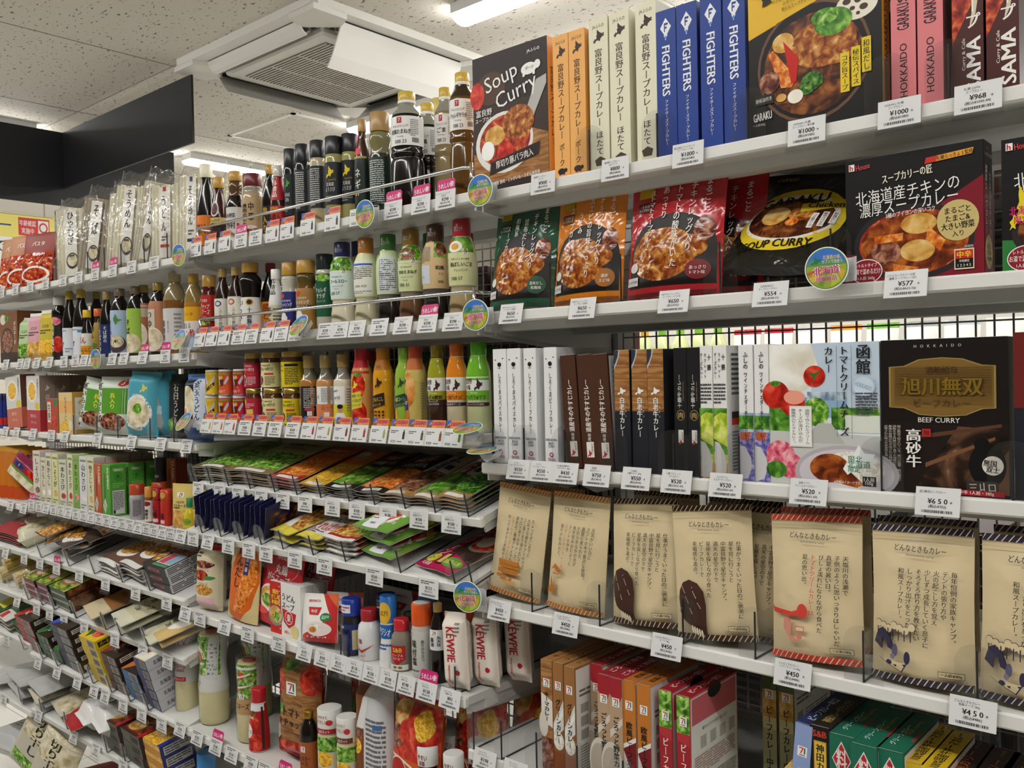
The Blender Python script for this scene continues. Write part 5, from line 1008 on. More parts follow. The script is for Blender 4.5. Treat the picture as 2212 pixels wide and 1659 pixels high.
bottle('B1', 784, 36, 259, 'soy', '#3a2412/g', TANC, 'dark green labelled sauce bottle with a red hang tag and tan cap', [lb(.06, .62, '#16231c', [V(.55, .8, .4, .3, 'ネギ', '#e3e2dc', 2), R(.4, .3, .6, .34, '#d9c23a'), R(0, .96, 1, 1, '#b39a5a')]), lb(.64, .9, None, [E(.25, .6, .2, .45, '#d93a42'), R(.1, .0, .7, .25, '#d93a42'), V(.25, .9, .4, .16, '上質', '#f3e6e4')])], rib=.04, face=5)
bottle('B1', 822, 47, 245, 'oil', '#2b2410/g', TANC, 'wide tan capped bottle of oily green dressing showing fine print', [lb(.06, .56, '#1c2b22', [L(.2, .05, .8, .95, '#b9c0ba', 22)])], fill=(.6, '#7a744f/g'), rib=.05)
def big(px, w, py, body, lab, ops, dy, up=CLR): return bottle('B1', px, w, py, 'big', body, '#cfae45/s', lab, [lb(.535, .775, WPAP, ops)], fill=(.8, up), dy=dy, capring='#ecebe6', name='dressing_bottle', cat='bottle')
def bigops(a): return [R(.42, .76, .54, .96, '#b5262c'), T(.48, .86, .12, '7', '#f3ece8', .06), T(.5, .66, .1, 'ドレッシング', '#2a2a2c', .4), T(.5, .47, .17, a, '#26282c', .52, 0, 2), T(.5, .3, .06, 'Dressing', '#6a6a6c', .24), T(.5, .13, .12, '500 23', '#3a3a3c', .3), L(.74, .3, .95, .9, '#9a9a98', 9), BAR(.78, .1, .95, .26)]
big(881, 73, 201, SOY, 'large bottle of black onion dressing with a white label and gold cap', bigops('和風たまねぎ'), .03)
big(925, 56, 225, SOY, 'large black dressing bottle with a gold cap, standing behind the black onion dressing', bigops('和風'), .11)
bottle('B1', 950, 40, 214, 'pinch', '#a8985a/g', '#d0bd6a/s', 'bottle with a flared yellow lid behind the dressing bottles', [], dy=.17)
big(964, 50, 191, '#8a7a55/g', 'large bottle of sesame dressing with a gold cap, half hidden', bigops('ごま'), .095)
big(1001, 60, 159, '#5a3f18/g', 'large bottle of amber salad dressing beside the black soup curry box', bigops('チョレギサラダ'), .03, '#3a2a14/g')
for px, pr, fl, pic, what in ((424, '420', 'hokkaido', '#5a2a1a', 'orange labelled bottle'), (455, '398', 'hokkaido', '#3a1a14', 'medallion bottle'), (486, '450', 'hokkaido', '#26201c', 'grey vegetable label bottle'), (521, '138', 'happy', None, 'tan barbecue sauce'), (553, '248', None, None, 'half hidden gold capped bottle'), (589, '348', 'hokkaido', '#7a1a1a', 'red wrapped bottle'), (621, '480', 'hokkaido', '#1c1c1c', 'first kelp bottle'), (665.5, '480', 'hokkaido', '#1f1f1f', 'beige slim bottle'), (718.6, '480', 'hokkaido', '#3a3a2a', 'yellow island bottles'), (774, '520', None, '#3a2412', 'green labelled bottle'), (850, '298', 'happy', None, 'black onion dressing'), (910, '298', 'happy', None, 'dressing behind it'), (963, '298', 'happy', None, 'amber salad dressing')):
    price_tag('B1', px, pr, 'price tag on the top middle rail below the %s' % what, None if pr != '298' else ('7プレミアム ドレッシング', '500ml'), fl, '321.84' if pr == '298' else None, pic)
disc('B1', 788, 462, 'round landscape sign hanging halfway along the top middle rail', 2)

# ================================================================== middle bay, second shelf
bottle('B2', 453, 35, 595, 'grill', '#4a1512/g', GOLD, 'red sauce bottle with a bread picture label and gold cap', [lb(.05, .68, '#b5241f', [T(.5, .86, .08, 'たれ屋の', '#f0e2da', .3), T(.5, .72, .12, 'チャップ', '#f0e2da', .46, -8, 2), T(.55, .58, .12, 'ソース', '#f0e2da', .4, -8, 2), E(.5, .36, .26, .1, 'potato'), E(.5, .3, .26, .06, 'green'), V(.65, .2, .02, .1, '北海道', '#f0e2da')])])
ja = lambda c: [R(0, 0, 1, 1, '#ddd8ca'), R(.06, .03, .94, .97, '#e6e1d4'), E(.5, .86, .17, .08, c), E(.5, .86, .11, .05, '#ddd8ca'), V(.62, .72, .12, .17, 'ふらの野菜', '#5a5245', 1), V(.36, .62, .1, .15, 'ソース', '#5a5245'), E(.45, .48, .3, .03, '#9a9a7a'), E(.4, .06, .16, .035, c)]
bottle('B2', 482, 35, 581, 'soy', '#2b1710/g', '#b59a5c/s', 'sauce bottle with a cream label and a blue oval seal', [lb(.03, .56, '#ddd8ca', ja('#3a3f7a'), 2.6)])
bottle('B2', 510, 34, 577, 'soy', '#2b1710/g', '#b59a5c/s', 'sauce bottle with a cream label and a red oval seal', [lb(.03, .57, '#ddd8ca', ja('#c0452f'), 2.6)])
bottle('B2', 542, 49, 568, 'pinch', SOY, GOLD, 'thick black sauce bottle with bold brush lettering on white', [lb(.04, .52, '#e6e4df', [V(.3, .95, .1, .24, 'いっぴん', '#1c1a18', 2), V(.68, .72, .06, .17, '十勝豚丼', '#1c1a18', 2), E(.68, .86, .15, .1, '#d09a2e'), E(.68, .86, .1, .065, '#1c1a18')])])
bottle('B2', 586, 42, 569, 'soy', SOY, '#7a1c26/s', 'tall dark bottle with a wine red cap behind the white capped sauce', [lb(.05, .46, '#d08a2e', [V(.5, .95, .1, .34, '勝とん', '#8a2a12', 2)])], dy=.07)
bottle('B2', 597, 33, 582, 'gin', SOY, '#e9e7e0/s', 'short sauce bottle in a white neck wrap with pork bowl label', [lb(.44, .96, '#e4e2dc', [V(.5, .95, .3, .4, 'ベル食品', '#1c1a18', 2)], 5), lb(.04, .44, '#d3cfb0', [V(.3, .95, .1, .34, '豚丼', '#1c1a18', 2), L(.55, .1, .95, .9, '#6a675a', 6)])])
yash = lambda a: [E(.35, .88, .12, .06, '#c9402f'), T(.5, .76, .05, 'YOSHIMI', '#d9d6cf', .6), T(.5, .66, .1, 'ドレッシング', '#f0eeea', .62, 0, 2), R(0, .52, 1, .58, '#22283a'), T(.5, .55, .05, a, '#e9e6e0', .6), E(.4, .3, .2, .1, '#eeece8'), E(.4, .4, .13, .05, '#eeece8'), E(.4, .18, .17, .08, '#3a3a3a')]
bottle('B2', 626, 35, 568, 'oil', '#c9c3b3/g', GOLD, 'salad dressing bottle with a navy label', [lb(.03, .58, '#2a3278', yash('シーザークリーミー'))], fill=(.75, '#b9b6ac/g'), name='dressing_bottle')
bottle('B2', 662, 44, 563, 'oil', '#6a4a1a/g', GOLD, 'salad dressing bottle with a tan label', [lb(.03, .6, '#a5793a', yash('焙煎たまねぎ'))], fill=(.68, '#55491f/g'), name='dressing_bottle')
bottle('B2', 703, 40, 550, 'slim', '#c9c5b0/g', '#1d2a26/s', 'narrow dressing bottle with a dark green label and cap', [lb(.18, .74, '#1f5a3e', seven(.2, .86, .14, .1) + [E(.6, .9, .3, .09, 'salad'), T(.5, .62, .12, 'チョレギ', '#eceae4', .5, 0, 2), T(.5, .48, .12, 'サラダ', '#eceae4', .4, 0, 2), T(.5, .36, .06, 'ドレッシング', '#cfd8d0', .4)])], name='dressing_bottle', dy=.05)
def dress(px, w, py, liquid, cap, sleeve, lab, ops, dy=.025, face=20, up=None):
    return bottle('B2', px, w, py, 'dress', liquid, cap, lab, [lb(.335, .815, sleeve, ops)], fill=(.27, up or liquid), dy=dy, face=face, name='dressing_bottle', capops=[T(.5, .45, .3, '30%カット', '#d9d6d0', .5)])
def dops(pic, a, s='ドレッシング', n='300 27'): return [R(0, .68, 1, 1, 'salad/w'), E(.5, .82, .3, .14, pic), Pg([(0, .68), (.3, .64), (.5, .63), (.7, .64), (1, .68), (1, .62), (0, .62)], '#d9dfcf')] + seven(.66, .6, .14, .13) + [T(.52, .53, .035, '果汁の爽やかな', '#3a3c3a', .42), T(.56, .42, .085, a, '#26282a', .56, 0, 2), T(.54, .31, .055, s, '#3a3c3a', .36), T(.5, .24, .03, 'Dressing', '#5a5c5a', .3), T(.45, .14, .07, n, '#3a3c3a', .32), L(.02, .1, .16, .55, '#8a8c8a', 9)]
dress(741, 55, 524, '#ddd5ba/g', '#222a5e/s', '#d9e6df', 'coleslaw dressing bottle with a navy cap', dops('salad/w', 'コールスロー'))
dress(792, 54, 515, '#cfc6a6/g', '#b5762a/s', '#dfe3b0', 'dressing bottle with an orange brown cap showing its back label', [R(.1, .04, .9, .84, '#e9e7dc'), R(.1, .72, .9, .77, '#2f62a8'), L(.14, .4, .86, .7, '#6a6a64', 7), T(.5, .24, .05, '2026. 4.20', '#2a2a2a', .5), L(.14, .06, .86, .14, '#8a8a84', 2)])
dress(840, 54, 507, '#26201d/g', '#3f7a30/s', '#cfdcae', 'dressing bottle with a green cap showing its back label', [R(.35, .05, .95, .84, '#d3d8da'), L(.38, .08, .92, .8, '#55585c', 16), E(.12, .9, .2, .1, 'salad')], up='#6a665e/g')
dress(889, 58, 496, '#6a4a30/g', '#8f6c26/s', '#d3dba6', 'fried onion dressing bottle with an olive brown cap', dops('meat', '炒めたまねぎ', n='300 31'), up='#8a7a66/g')
dress(942, 60, 487, '#1d1918/g', '#4f3020/s', '#d9b98a', 'japanese style dressing bottle with a dark brown cap', [R(.62, .66, 1, 1, 'salad'), E(.85, .84, .2, .14, 'meat'), L(.05, .55, .52, .9, '#77716a', 12), R(.05, .1, .5, .5, '#cfd3da'), T(.78, .44, .09, '和風', '#2a221a', .26, 0, 2), T(.82, .31, .05, 'ドレ', '#3a3028', .2), T(.8, .14, .06, '300', '#3a3028', .18), T(.25, .25, .05, '4.3', '#3a3a3a', .2)], up='#55524e/g')
dress(999, 62, 475, '#a8946a/g', '#a8232c/s', '#d6d6a0', 'toasted sesame dressing bottle with a red cap', [R(0, .68, 1, 1, 'green'), E(.45, .8, .22, .12, '#f1eee4'), E(.45, .8, .12, .07, '#e0a03a'), E(.2, .92, .1, .06, 'tomato')] + seven(.68, .62, .14, .13) + [T(.6, .54, .04, '焙煎したごまの風味', '#3a3a30', .5), T(.62, .43, .09, '香ばしいごま', '#26261f', .62, 0, 2), T(.62, .31, .055, 'ドレッシング', '#3a3a30', .36), T(.5, .14, .07, '300 17', '#3a3a30', .32), L(.02, .1, .2, .6, '#8a8a80', 9)], up='#b5a885/g')
for px, c, nm, dy in ((776, '#222a5e/s', 'navy', .12), (930, '#3f7a30/s', 'green', .12), (1010, '#a8232c/s', 'red', .13)):
    bottle('B2', px, 46, 520 if px < 900 else 505, 'dress', '#8a7a55/g', c, 'dressing bottle with a %s cap in the second row' % nm, [lb(.335, .815, '#c9c7a6', [])], dy=dy, name='dressing_bottle')
for px, pr, fl, pic, what in ((432.5, '398', 'hokkaido', '#5a1a1a', 'red bread sauce'), (458, '450', 'hokkaido', '#2a1a14', 'blue seal bottle'), (485, '450', 'hokkaido', '#2a1a14', 'red seal bottle'), (515.6, '430', 'hokkaido', None, 'thick black bottle'), (544, '378', 'hokkaido', None, 'brush lettering'), (578, '348', 'hokkaido', '#2a2a2a', 'wine red cap bottle'), (608, '520', 'hokkaido', None, 'white wrapped bottle'), (640, '520', None, '#8a2a1a', 'navy label dressing'), (704, '258', None, None, 'tan label dressing'), (736, '298', None, None, 'dark green label dressing'), (772, '298', None, None, 'coleslaw dressing'), (820, '198', None, None, 'orange brown cap dressing'), (871, '298', None, None, 'green cap dressing'), (924, '298', 'happy', None, 'japanese style dressing'), (980, '298', None, None, 'toasted sesame dressing')):
    price_tag('B2', px, pr, 'price tag on the second middle rail below the %s' % what, None if pr != '298' else ('7プレミアム ドレッシング', '300ml'), fl, '321.84' if pr == '298' else None, pic)
disc('B2', 645, 703, 'round landscape sign on the second middle rail below the navy label dressing', -4, tilt=-34)

# ================================================================== middle bay, third shelf: cans, jars, bottles
def can(px, w, up, col, fg, lab):
    ops = [R(0, .88, 1, .95, '#d9c25a' if col == '#e0bb2a' else '#8a9a3a'), Pg([(.2, .85), (.34, .8), (.5, .5), (.36, .4), (.28, .6)], '#c9ccd2'), Pg([(.6, .5), (.85, .85), (.9, .7), (.7, .42)], '#c9ccd2'), E(.48, .74, .1, .08, '#e0a93a'), Pg([(.34, .66), (.62, .66), (.56, .36), (.42, .36)], '#5a2a1a'), Pg([(.5, .36), (.62, .36), (.74, .1), (.66, .1)], '#d9642a'), T(.42, .14, .13, 'ラーメンのスープ' if fg else 'しお味', '#f3ece0', .5, 0, 2)]
    if not fg: ops[4:] = [Pg([(.4, .3), (.85, .55), (.85, .4), (.4, .14)], '#1f1a14'), T(.63, .35, .12, 'しお味', '#e9d06a', .36, 20, 2), Pg([(.2, .7), (.28, .7), (.36, .1), (.28, .1)], '#8a4a1a')]
    zb = ROW['B3'][0]
    return bottle('B3', px, w, 0, 'can', '#c9c9c6/m', '#dcdcd8/s', lab, [lb(.06, .92, col, ops)], name='soup_can', cat='can', h=.060, z=zb + .0605 * up, dy=.028, capname='lid')
for up, lv in ((0, 'lower'), (1, 'upper')):
    can(459, 28, up, '#e0bb2a', 0, 'yellow soup base can, %s one of its stack' % lv)
    can(488.5, 30, up, '#d9562a', 1, 'orange soup base can, %s one of its stack' % lv)
    can(519.5, 30, up, '#c22438', 1, 'red soup base can, %s one of its stack' % lv)
def jar(px, w, up, col, ops, lab):
    return bottle('B3', px, w, 0, 'jar', '#5a3418/g', '#c2a45c/m', lab, [lb(.03, .72, col, ops)], name='soup_jar', cat='jar', h=.077, z=ROW['B3'][0] + .0775 * up, dy=.03, capname='lid', face=15)
jo = lambda c, t: [T(.5, .88, .08, 'ソラチ株式会社', c, .5), T(.48, .74, .15, 'スープカレーの作り方', c, .72, 0, 2), R(.5, .5, .85, .58, '#c23a32'), E(.3, .28, .18, .24, '#e6e2d6'), E(.3, .28, .15, .2, 'meat'), L(.52, .08, .9, .45, t, 6)]
jar(548, 34, 0, '#b5203a', [E(.3, .85, .1, .12, '#e0b02a'), L(.3, .6, .8, .8, '#e0b0b6', 3), R(.4, .35, .75, .55, '#d9c25a'), L(.4, .1, .8, .32, '#e6c6ca', 4)], 'red soup curry jar with a gold lid, lower one of its stack')
jar(546, 35, 1, '#b5203a', jo('#eed9dc', '#e0b0b6'), 'red soup curry jar with a gold lid, upper one of its stack')
jar(590, 43, 0, '#ddd49a', jo('#3a2a1a', '#7a6a4a'), 'cream soup curry jar with a gold lid, lower one of its stack')
jar(586, 43, 1, '#ddd49a', jo('#3a2a1a', '#7a6a4a'), 'cream soup curry jar with a gold lid, upper one of its stack')
jar(632, 41, 0, '#ddc41e', jo('#1f1c12', '#4a4420'), 'yellow soup curry jar with a gold lid, lower one of its stack')
jar(632, 49, 1, '#ddc41e', [T(.24, .85, .14, 'スープカレー', '#1f1c12', .4, 0, 2), T(.3, .66, .1, '濃厚和だし', '#1f1c12', .3), E(.12, .3, .18, .3, 'salad'), R(.48, .82, .95, .92, '#1f1c12'), L(.48, .1, .95, .78, '#4a4420', 10)], 'yellow soup curry jar with a gold lid, upper one of its stack')
FG = name = None
def sq(px, w, py, liq, lab, labels, up): return bottle('B3', px, w, py, 'squeeze', liq, '#a58a52/s', lab, labels, fill=(.655, up), name='dressing_bottle', sq=.06)
sq(669, 41, 768, '#a8702e/g', 'sesame brown dressing bottle with a black label and tan cap', [lb(.12, .56, '#1d1d1f', [L(.45, .3, .95, .95, '#b9b7b4', 12), R(.5, .22, .9, .3, '#c23a5a'), R(.6, .05, .78, .2, '#e6e4e0'), T(.2, .5, .2, 'サラダ', '#e6e4e0', .2, 90)])], '#77705c/g')
sq(705, 42, 767, '#c08a55/g', 'peach dressing bottle with a white and orange label and tan cap', [lb(.12, .56, '#e9e8e4', [R(0, 0, 1, .44, '#dd8456'), T(.25, .65, .12, 'サラダ', '#2a2a2a', .3, 8), L(.5, .5, .95, .95, '#8a8884', 9), L(.5, .25, .95, .4, '#b9503a', 3), R(.6, .04, .8, .18, '#e6e4e0')])], '#77705c/g')
sq(742, 42, 765, '#d3c9b3/g', 'white dressing bottle with a yellow label showing a person in a white coat', [lb(.12, .56, '#e9e8e4', [R(0, 0, 1, .44, '#d9d62a'), T(.3, .86, .08, 'Chammi', '#3a3a3a', .3, 6), T(.35, .62, .13, 'パーサラダ', '#2a2a2a', .44, 8), E(.55, .3, .12, .12, '#c99a7a'), E(.55, .37, .12, .07, '#1f1a17'), Pg([(.3, .0), (.4, .17), (.7, .17), (.8, .0)], '#e9e8e8'), L(.82, .2, .98, .95, '#8a8884', 9), E(.1, .42, .04, .08, '#3f8a3a')])], '#8a8578/g')
def fura(px, w, py, col, cap, lab, ops, sleeve=None, z0=.0, z1=.855, dy=.028, face=18): return bottle('B3', px, w, py, 'furano', col, cap, lab, [lb(z0 + .012, z1, sleeve, ops)] if sleeve else ops, name='dressing_bottle', dy=dy, face=face)
mark = lambda c: [HK(.42, .63, .26, .15, c)]
fura(783, 47, 754, '#c99a4a/g', '#b5202c/w', 'tomato dressing bottle fully wrapped in tomato pictures with a red cap', [R(0, .8, 1, 1, '#b5202c'), E(.55, .62, .26, .19, 'tomato/w'), E(.55, .2, .3, .2, 'tomato/w'), Pg([(.3, .8), (.55, .74), (.7, .8), (.5, .82)], 'green'), Pg([(.2, .5), (.66, .54), (.7, .3), (.22, .26)], '#ddd03a'), T(.45, .47, .05, '北海道トマト', '#2a3a5a', .44, 4, 2), T(.45, .4, .05, 'コク玉ねぎ', '#2a3a5a', .44, 4, 2), T(.45, .33, .045, 'ドレッシング', '#2a3a5a', .4, 4, 2)] + [HK(.3, .56, .26, .15, '#e6d83a')], '#cf9a52/w')
fura(829, 45, 752, '#c98a1a/g', '#b5701c/w', 'orange corn dressing bottle with a brown black name panel', [R(0, .85, 1, 1, '#b5701c')] + [E(.25 + .14 * (i % 4), .04 + .05 * (i // 4), .045, .016, '#4a2a12') for i in range(20)] + [HK(.34, .58, .32, .17, '#3a2420'), Pg([(.15, .46), (.72, .52), (.74, .34), (.16, .28)], '#2a1c1c'), T(.44, .42, .06, 'とうもろこし', '#e0b84a', .48, 6, 2), T(.4, .34, .05, 'ドレッシング', '#e0b84a', .4, 6), T(.5, .9, .04, '焙煎', '#4a2a12', .2)], '#d9981f/w')
fura(876, 44, 751, '#9ab53a/g', '#7fa83a/w', 'green and yellow corn dressing bottle', [Pg([(0, 0), (.4, 0), (.3, .34), (0, .36)], 'corn/w'), R(.0, .4, 1, .62, '#8ab03a'), HK(.36, .58, .3, .17, '#2a4a2a'), Pg([(.1, .46), (.75, .52), (.76, .34), (.12, .3)], '#1d4a3a'), T(.45, .43, .06, '道産コーン', '#e0d05a', .5, 6, 2), T(.45, .35, .05, 'ドレッシング', '#e0d05a', .44, 6)], '#8fb53c/w')
fura(899, 47, 748, '#d3bd6a/g', '#b5452c/w', 'onion dressing bottle wrapped in onion pictures with a red brown cap', [R(0, .84, 1, 1, '#c2692f'), E(.4, .56, .26, .24, 'onion/w'), E(.24, .14, .2, .18, 'onion/w'), Pg([(.04, .52), (.34, .48), (.4, .28), (.06, .24)], '#262c5a'), T(.2, .38, .06, 'たまねぎ', '#e6e2d2', .3, -6, 2), HK(.1, .62, .2, .12, '#2a2a4a'), L(.86, .1, .98, .66, '#8a8666', 16)], '#cdb765/w')
def field(px, w, py, col, cap, liq, lab, t1, t2):
    return bottle('B3', px, w, py, 'furano', liq, cap, lab, [lb(.012, .855, None, [R(0, .42, 1, .99, col), R(0, .54, 1, .72, '#e4e3de'), T(.3, .66, .07, '富良野', '#3a2420', .3, 4, 2), T(.28, .58, .07, '市場', '#3a2420', .22, 4, 2), HK(.48, .53, .3, .18, '#3a2420'), T(.5, .51, .025, 'Dressing', '#e6e2d6', .3), T(.5, .455, .055, t1, '#2a2016', .7, 0, 2), T(.48, .40, .035, 'ドレッシング', '#ece8de', .4), R(0, .34, 1, .385, '#3a1f22'), T(.5, .362, .028, t2, '#d9cfc6', .6)], 5.6)], name='dressing_bottle', dy=.026, face=18)
field(946, 43, 745, '#9a9a22/w', '#7a6a1e/w', '#3f2a1e/g', 'furano dressing bottle with an olive label over dark brown dressing', 'ねぎ&鰹節', '玉ねぎ使用')
field(988, 47, 742, '#d9801c/w', '#b5591c/w', '#d8cdaa/g', 'furano dressing bottle with an orange label over cream dressing', 'チーズ&アンチョビ', '北海道産チーズ')
field(1035, 54, 739, '#6fb02a/w', '#4f9a24/w', '#c9cd9a/g', 'furano dressing bottle with a bright green label, rightmost on its shelf', 'アスパラ&マヨ', 'グリーンアスパラ使用')
for px, c, nm in ((803, '#8a1a26/w', 'dark red'), (920, '#1f3a1c/w', 'dark green'), (1062, '#2a5a1c/w', 'green')):
    bottle('B3', px, 40, 760 if px < 1000 else 748, 'furano', '#6a5a3a/g', c, 'wrapped dressing bottle with a %s cap in the second row' % nm, [], dy=.12, name='dressing_bottle')
for px, pr, pic, what in ((447, '198', '#c9a23a', 'yellow soup cans'), (472, '198', '#c9602a', 'orange soup cans'), (498, '198', '#b52a3a', 'red soup cans'), (530, '588', None, 'red jars'), (561.5, '588', None, 'cream jars'), (595, '478', None, 'cream and yellow jars'), (633, '268', None, 'yellow jars'), (667.5, '298', '#b52a3a', 'black label dressing'), (701, '298', '#c9a24a', 'peach dressing'), (739, '300', '#8a2a1a', 'white coat dressing'), (777, '300', '#b5302a', 'tomato dressing'), (819, '300', '#b5b06a', 'corn dressing'), (861, '320', '#3a2a2a', 'green corn dressing'), (900, '324', '#6a5a2a', 'onion dressing'), (939, '300', '#8a5a2a', 'olive furano dressing'), (980, '300', '#5a8a2a', 'orange furano dressing')):
    price_tag('B3', px, pr, 'price tag with photo flag on the third middle rail below the %s' % what, None, 'hokkaido', None, pic)
disc('B3', 1010, 925, 'round landscape sign lying almost edge on at the right end of the third middle rail', 10, tilt=-72)
disc('B4', 1045, 972, 'round landscape sign seen edge on below the white bear boxes', 6, tilt=-80)

# ================================================================== middle bay, fourth shelf: flat packets on a sloping board
ROW['B8'] = (.43, -.045, 0, -1.904, -1.008, .40)
def pk(foot, pic, head, title, tc='#1f1c18', extra=(), photo=(.1, .55)):
    return [R(0, 0, 1, 1, head), R(.02, photo[0], .98, photo[1], pic), R(0, 0, 1, photo[0], foot), R(.2, .02, .8, photo[0] - .03, '#e3e1dc'), T(.5, .68, .07, title, tc, .7, 0, 2), L(.2, .76, .8, .84, tc, 2)] + list(extra)
G4 = None
PKT = [(427, 494, 5, '#6a5a3a', 'salad/w', '#8a8f5a', '旨みキャベツ', '#1f1c18', 'mixed vegetable side dish packet', 'leftmost stack'),
       (495, 588, 5, '#8a6a4a', 'salad/w', '#b3a97a', '塩キャベツ', '#1f1c18', 'cabbage side dish packet with a beige head', 'second stack'),
       (588, 652, 4, '#a8242c', 'carrot/w', '#c9631f', 'スティック', '#f0e6d6', 'red footed carrot snack packet', 'third stack'),
       (652, 704, 3, '#e0a82a', 'corn/w', '#d9741f', 'ポテト', '#f3ead8', 'yellow potato stick packet', 'fourth stack'),
       (706, 765, 3, '#1c1c1c', 'green/w', '#1a1817', 'うま塩ピーマン', '#e9e4da', 'black packet with green pepper strips', 'fifth stack'),
       (769, 832, 3, '#1c1b1a', 'carrot/w', '#191716', 'かつおにんじん', '#e9e4da', 'black packet with shredded carrot', 'sixth stack'),
       (822, 882, 3, '#b5854a', 'meat/w', '#d8cfb8', 'れんこん', '#2a2a5a', 'cream packet with a blue band and chicken pieces', 'seventh stack'),
       (884, 948, 3, '#b5854a', 'green/w', '#d8cfb8', 'ほうれん草', '#7a2420', 'cream packet with a red band and spinach', 'eighth stack'),
       (949, 1014, 4, '#b5854a', 'broccoli/w', '#d8cfb8', 'ブロッコリー', '#26221f', 'cream packet with a black band and broccoli', 'rightmost stack')]
for i, (a, b, n, foot, pic, head, tt, tc, nm, st) in enumerate(PKT):
    ex = []
    if i >= 6:
        bc = ('#26408f', '#8a2a24', '#23211f')[i - 6]
        ex = [Pg([(.3, .5), (.62, .5), (.62, .97), (.3, .97)], bc), V(.46, .95, .55, .2, tt, '#efece4', 2), E(.5, .36, .46, .2, pic), R(.7, .62, .9, .72, '#23211f')]
    elif i in (4, 5): ex = [Pg([(.2, .72), (.75, .76), (.85, .86), (.75, .95), (.2, .9), (.12, .81)], '#7a2a20'), T(.48, .83, .08, '旨い塩', '#d9b25a', .4), T(.5, .64, .07, tt, '#f0ede6', .8, 0, 2)]
    elif i == 3: ex = [E(.3, .86, .2, .06, '#e9e2cc'), T(.5, .74, .07, 'チーズポテト', '#f3ead8', .7, 0, 2)]
    stack('B4', a, b, n, None, .2, .0062, pk(foot, pic, head, tt, tc, ex), head + '/w', nm + ', %s of the ' + st, dy=.008, yaw=(4, 4, 5, 4, 2, 2, 1, 1, 1)[i], seed=i + 1, group=st + ' of flat packets')
for i, px in enumerate((420, 456, 494, 541, 594, 642, 694, 755, 810, 876, 941, 1013)): divider('B4', px, 'clear rounded divider between the flat packet stacks, %s from the left' % NTH[i + 1], h=.045, w=.034, dy=.002, ln=.2)
for px, pr, what in ((429, '98', 'mixed vegetable packets'), (475.7, '98', 'mixed vegetable and cabbage packets'), (515, '98', 'cabbage packets'), (565, '98', 'cabbage packets, right of the first one'), (612, '98', 'red footed carrot packets'), (660, '98', 'yellow potato packets'), (719, '100', 'black green pepper packets'), (772, '100', 'black carrot packets'), (839, '100', 'blue band packets'), (906, '100', 'red band packets'), (976, '100', 'broccoli packets')):
    price_tag('B4', px, pr, 'price tag on the fourth middle rail below the %s' % what, ('7プレミアム', what and '国産野菜のおかず') if pr == '100' else None, None, '105.84' if pr == '98' else '108', lean=4, dz=-.008)

# ================================================================== middle bay, fifth shelf
def filed(row, px, dy, W, H, ops, col, tk, label, lean=-14, group=None, src=None, seed=0, name='seasoning_pouch', back=None):
    """a pouch standing on its long side edge, its length running to the back of a sloping shelf"""
    y, zz = seat(row, dy)
    o = dup(src, label=label, group=group) if src else tag(pouchmesh(W, H, tk, ops, col, 'flat', back, .0015, seed).build(name), label, 'pouch', group)
    o.matrix_world = Matrix.Translation((xat(px, y, zz), y, zz + .003)) @ Matrix.Rotation(math.radians(ROW[row][2]), 4, 'X') @ Matrix.Rotation(PI / 2, 4, 'Z') @ Matrix.Rotation(math.radians(-lean), 4, 'X') @ Matrix.Translation((W / 2, 0, 0))
    return o
nv = [R(0, 0, 1, 1, '#23254f'), R(.05, .0, .55, .8, '#4a2f28'), R(.1, .3, .5, .75, 'navyfood/w'), R(.6, .4, .95, .7, '#b9b4a4'), T(.78, .55, .16, '炒めもの', '#1a1a24', .26), T(.3, .2, .16, 'ごちそう', '#e0dccf', .3)]
src = None
for g, (p0, n) in enumerate(((421, 4), (463, 4), (505, 4), (549, 3))):
    for k in range(n):
        src_ = filed('B5', p0 + k * 10.2, .012 + .004 * (k % 2), .2, .085, nv, '#1f2350/w', .017, 'navy cooking sauce pouch filed on edge, %s in the %s group from the left' % (NTH[k + 1], NTH[g + 1]), lean=-24 - k * 2, group='navy pouches filed on edge', src=src, back='#2a2b55/w')
        src = src or src_
yk = [R(0, 0, 1, 1, '#e3d24a'), R(.03, .12, .97, .56, 'pasta/w'), Pg([(.03, .12), (.6, .12), (.5, .3), (.03, .3)], '#ece8de'), T(.5, .66, .12, 'やきそば', '#26221c', .7, 0, 2), T(.35, .3, .09, '野菜たっぷり', '#c9342a', .5, 0, 2), E(.25, .88, .18, .06, '#c9342a'), T(.7, .86, .08, 'CGC', '#b5302a', .3, 0, 2)]
stack('B5', 580, 640, 2, None, .19, .017, yk, '#e3d24a/w', 'yellow fried noodle packet with a noodle picture, %s of two', dy=.012, yaw=-12, seed=21, group='fried noodle packets')
rb = [R(0, 0, 1, 1, '#8a1f1c'), R(.0, .0, 1, .1, '#e3d24a'), R(.02, .1, .98, .5, '#e9e6e0'), T(.5, .4, .12, 'ラーメンの', '#1f1c18', .7, 6, 2), T(.5, .24, .15, 'たれば!!!', '#c9241f', .8, 6, 2), L(.1, .1, .7, .16, '#3a3a3a', 2), R(.1, .55, .98, .98, 'pasta/w'), R(.55, .5, .8, .9, '#d9d5cc')]
stack('B5', 640, 700, 3, None, .2, .009, rb, '#8a1f1c/w', 'white noodle packet with bold red lettering, %s of three', dy=.012, yaw=-6, seed=22, group='bold red lettering packets')
sg = [R(0, 0, 1, 1, '#a3231f'), R(.03, .1, .97, .4, 'pasta/w'), R(.6, .2, .97, .5, 'salad/w'), R(0, 0, 1, .06, '#e9e6e0'), T(.4, .52, .1, '焼うどん', '#f0e6d6', .6, 0, 2)]
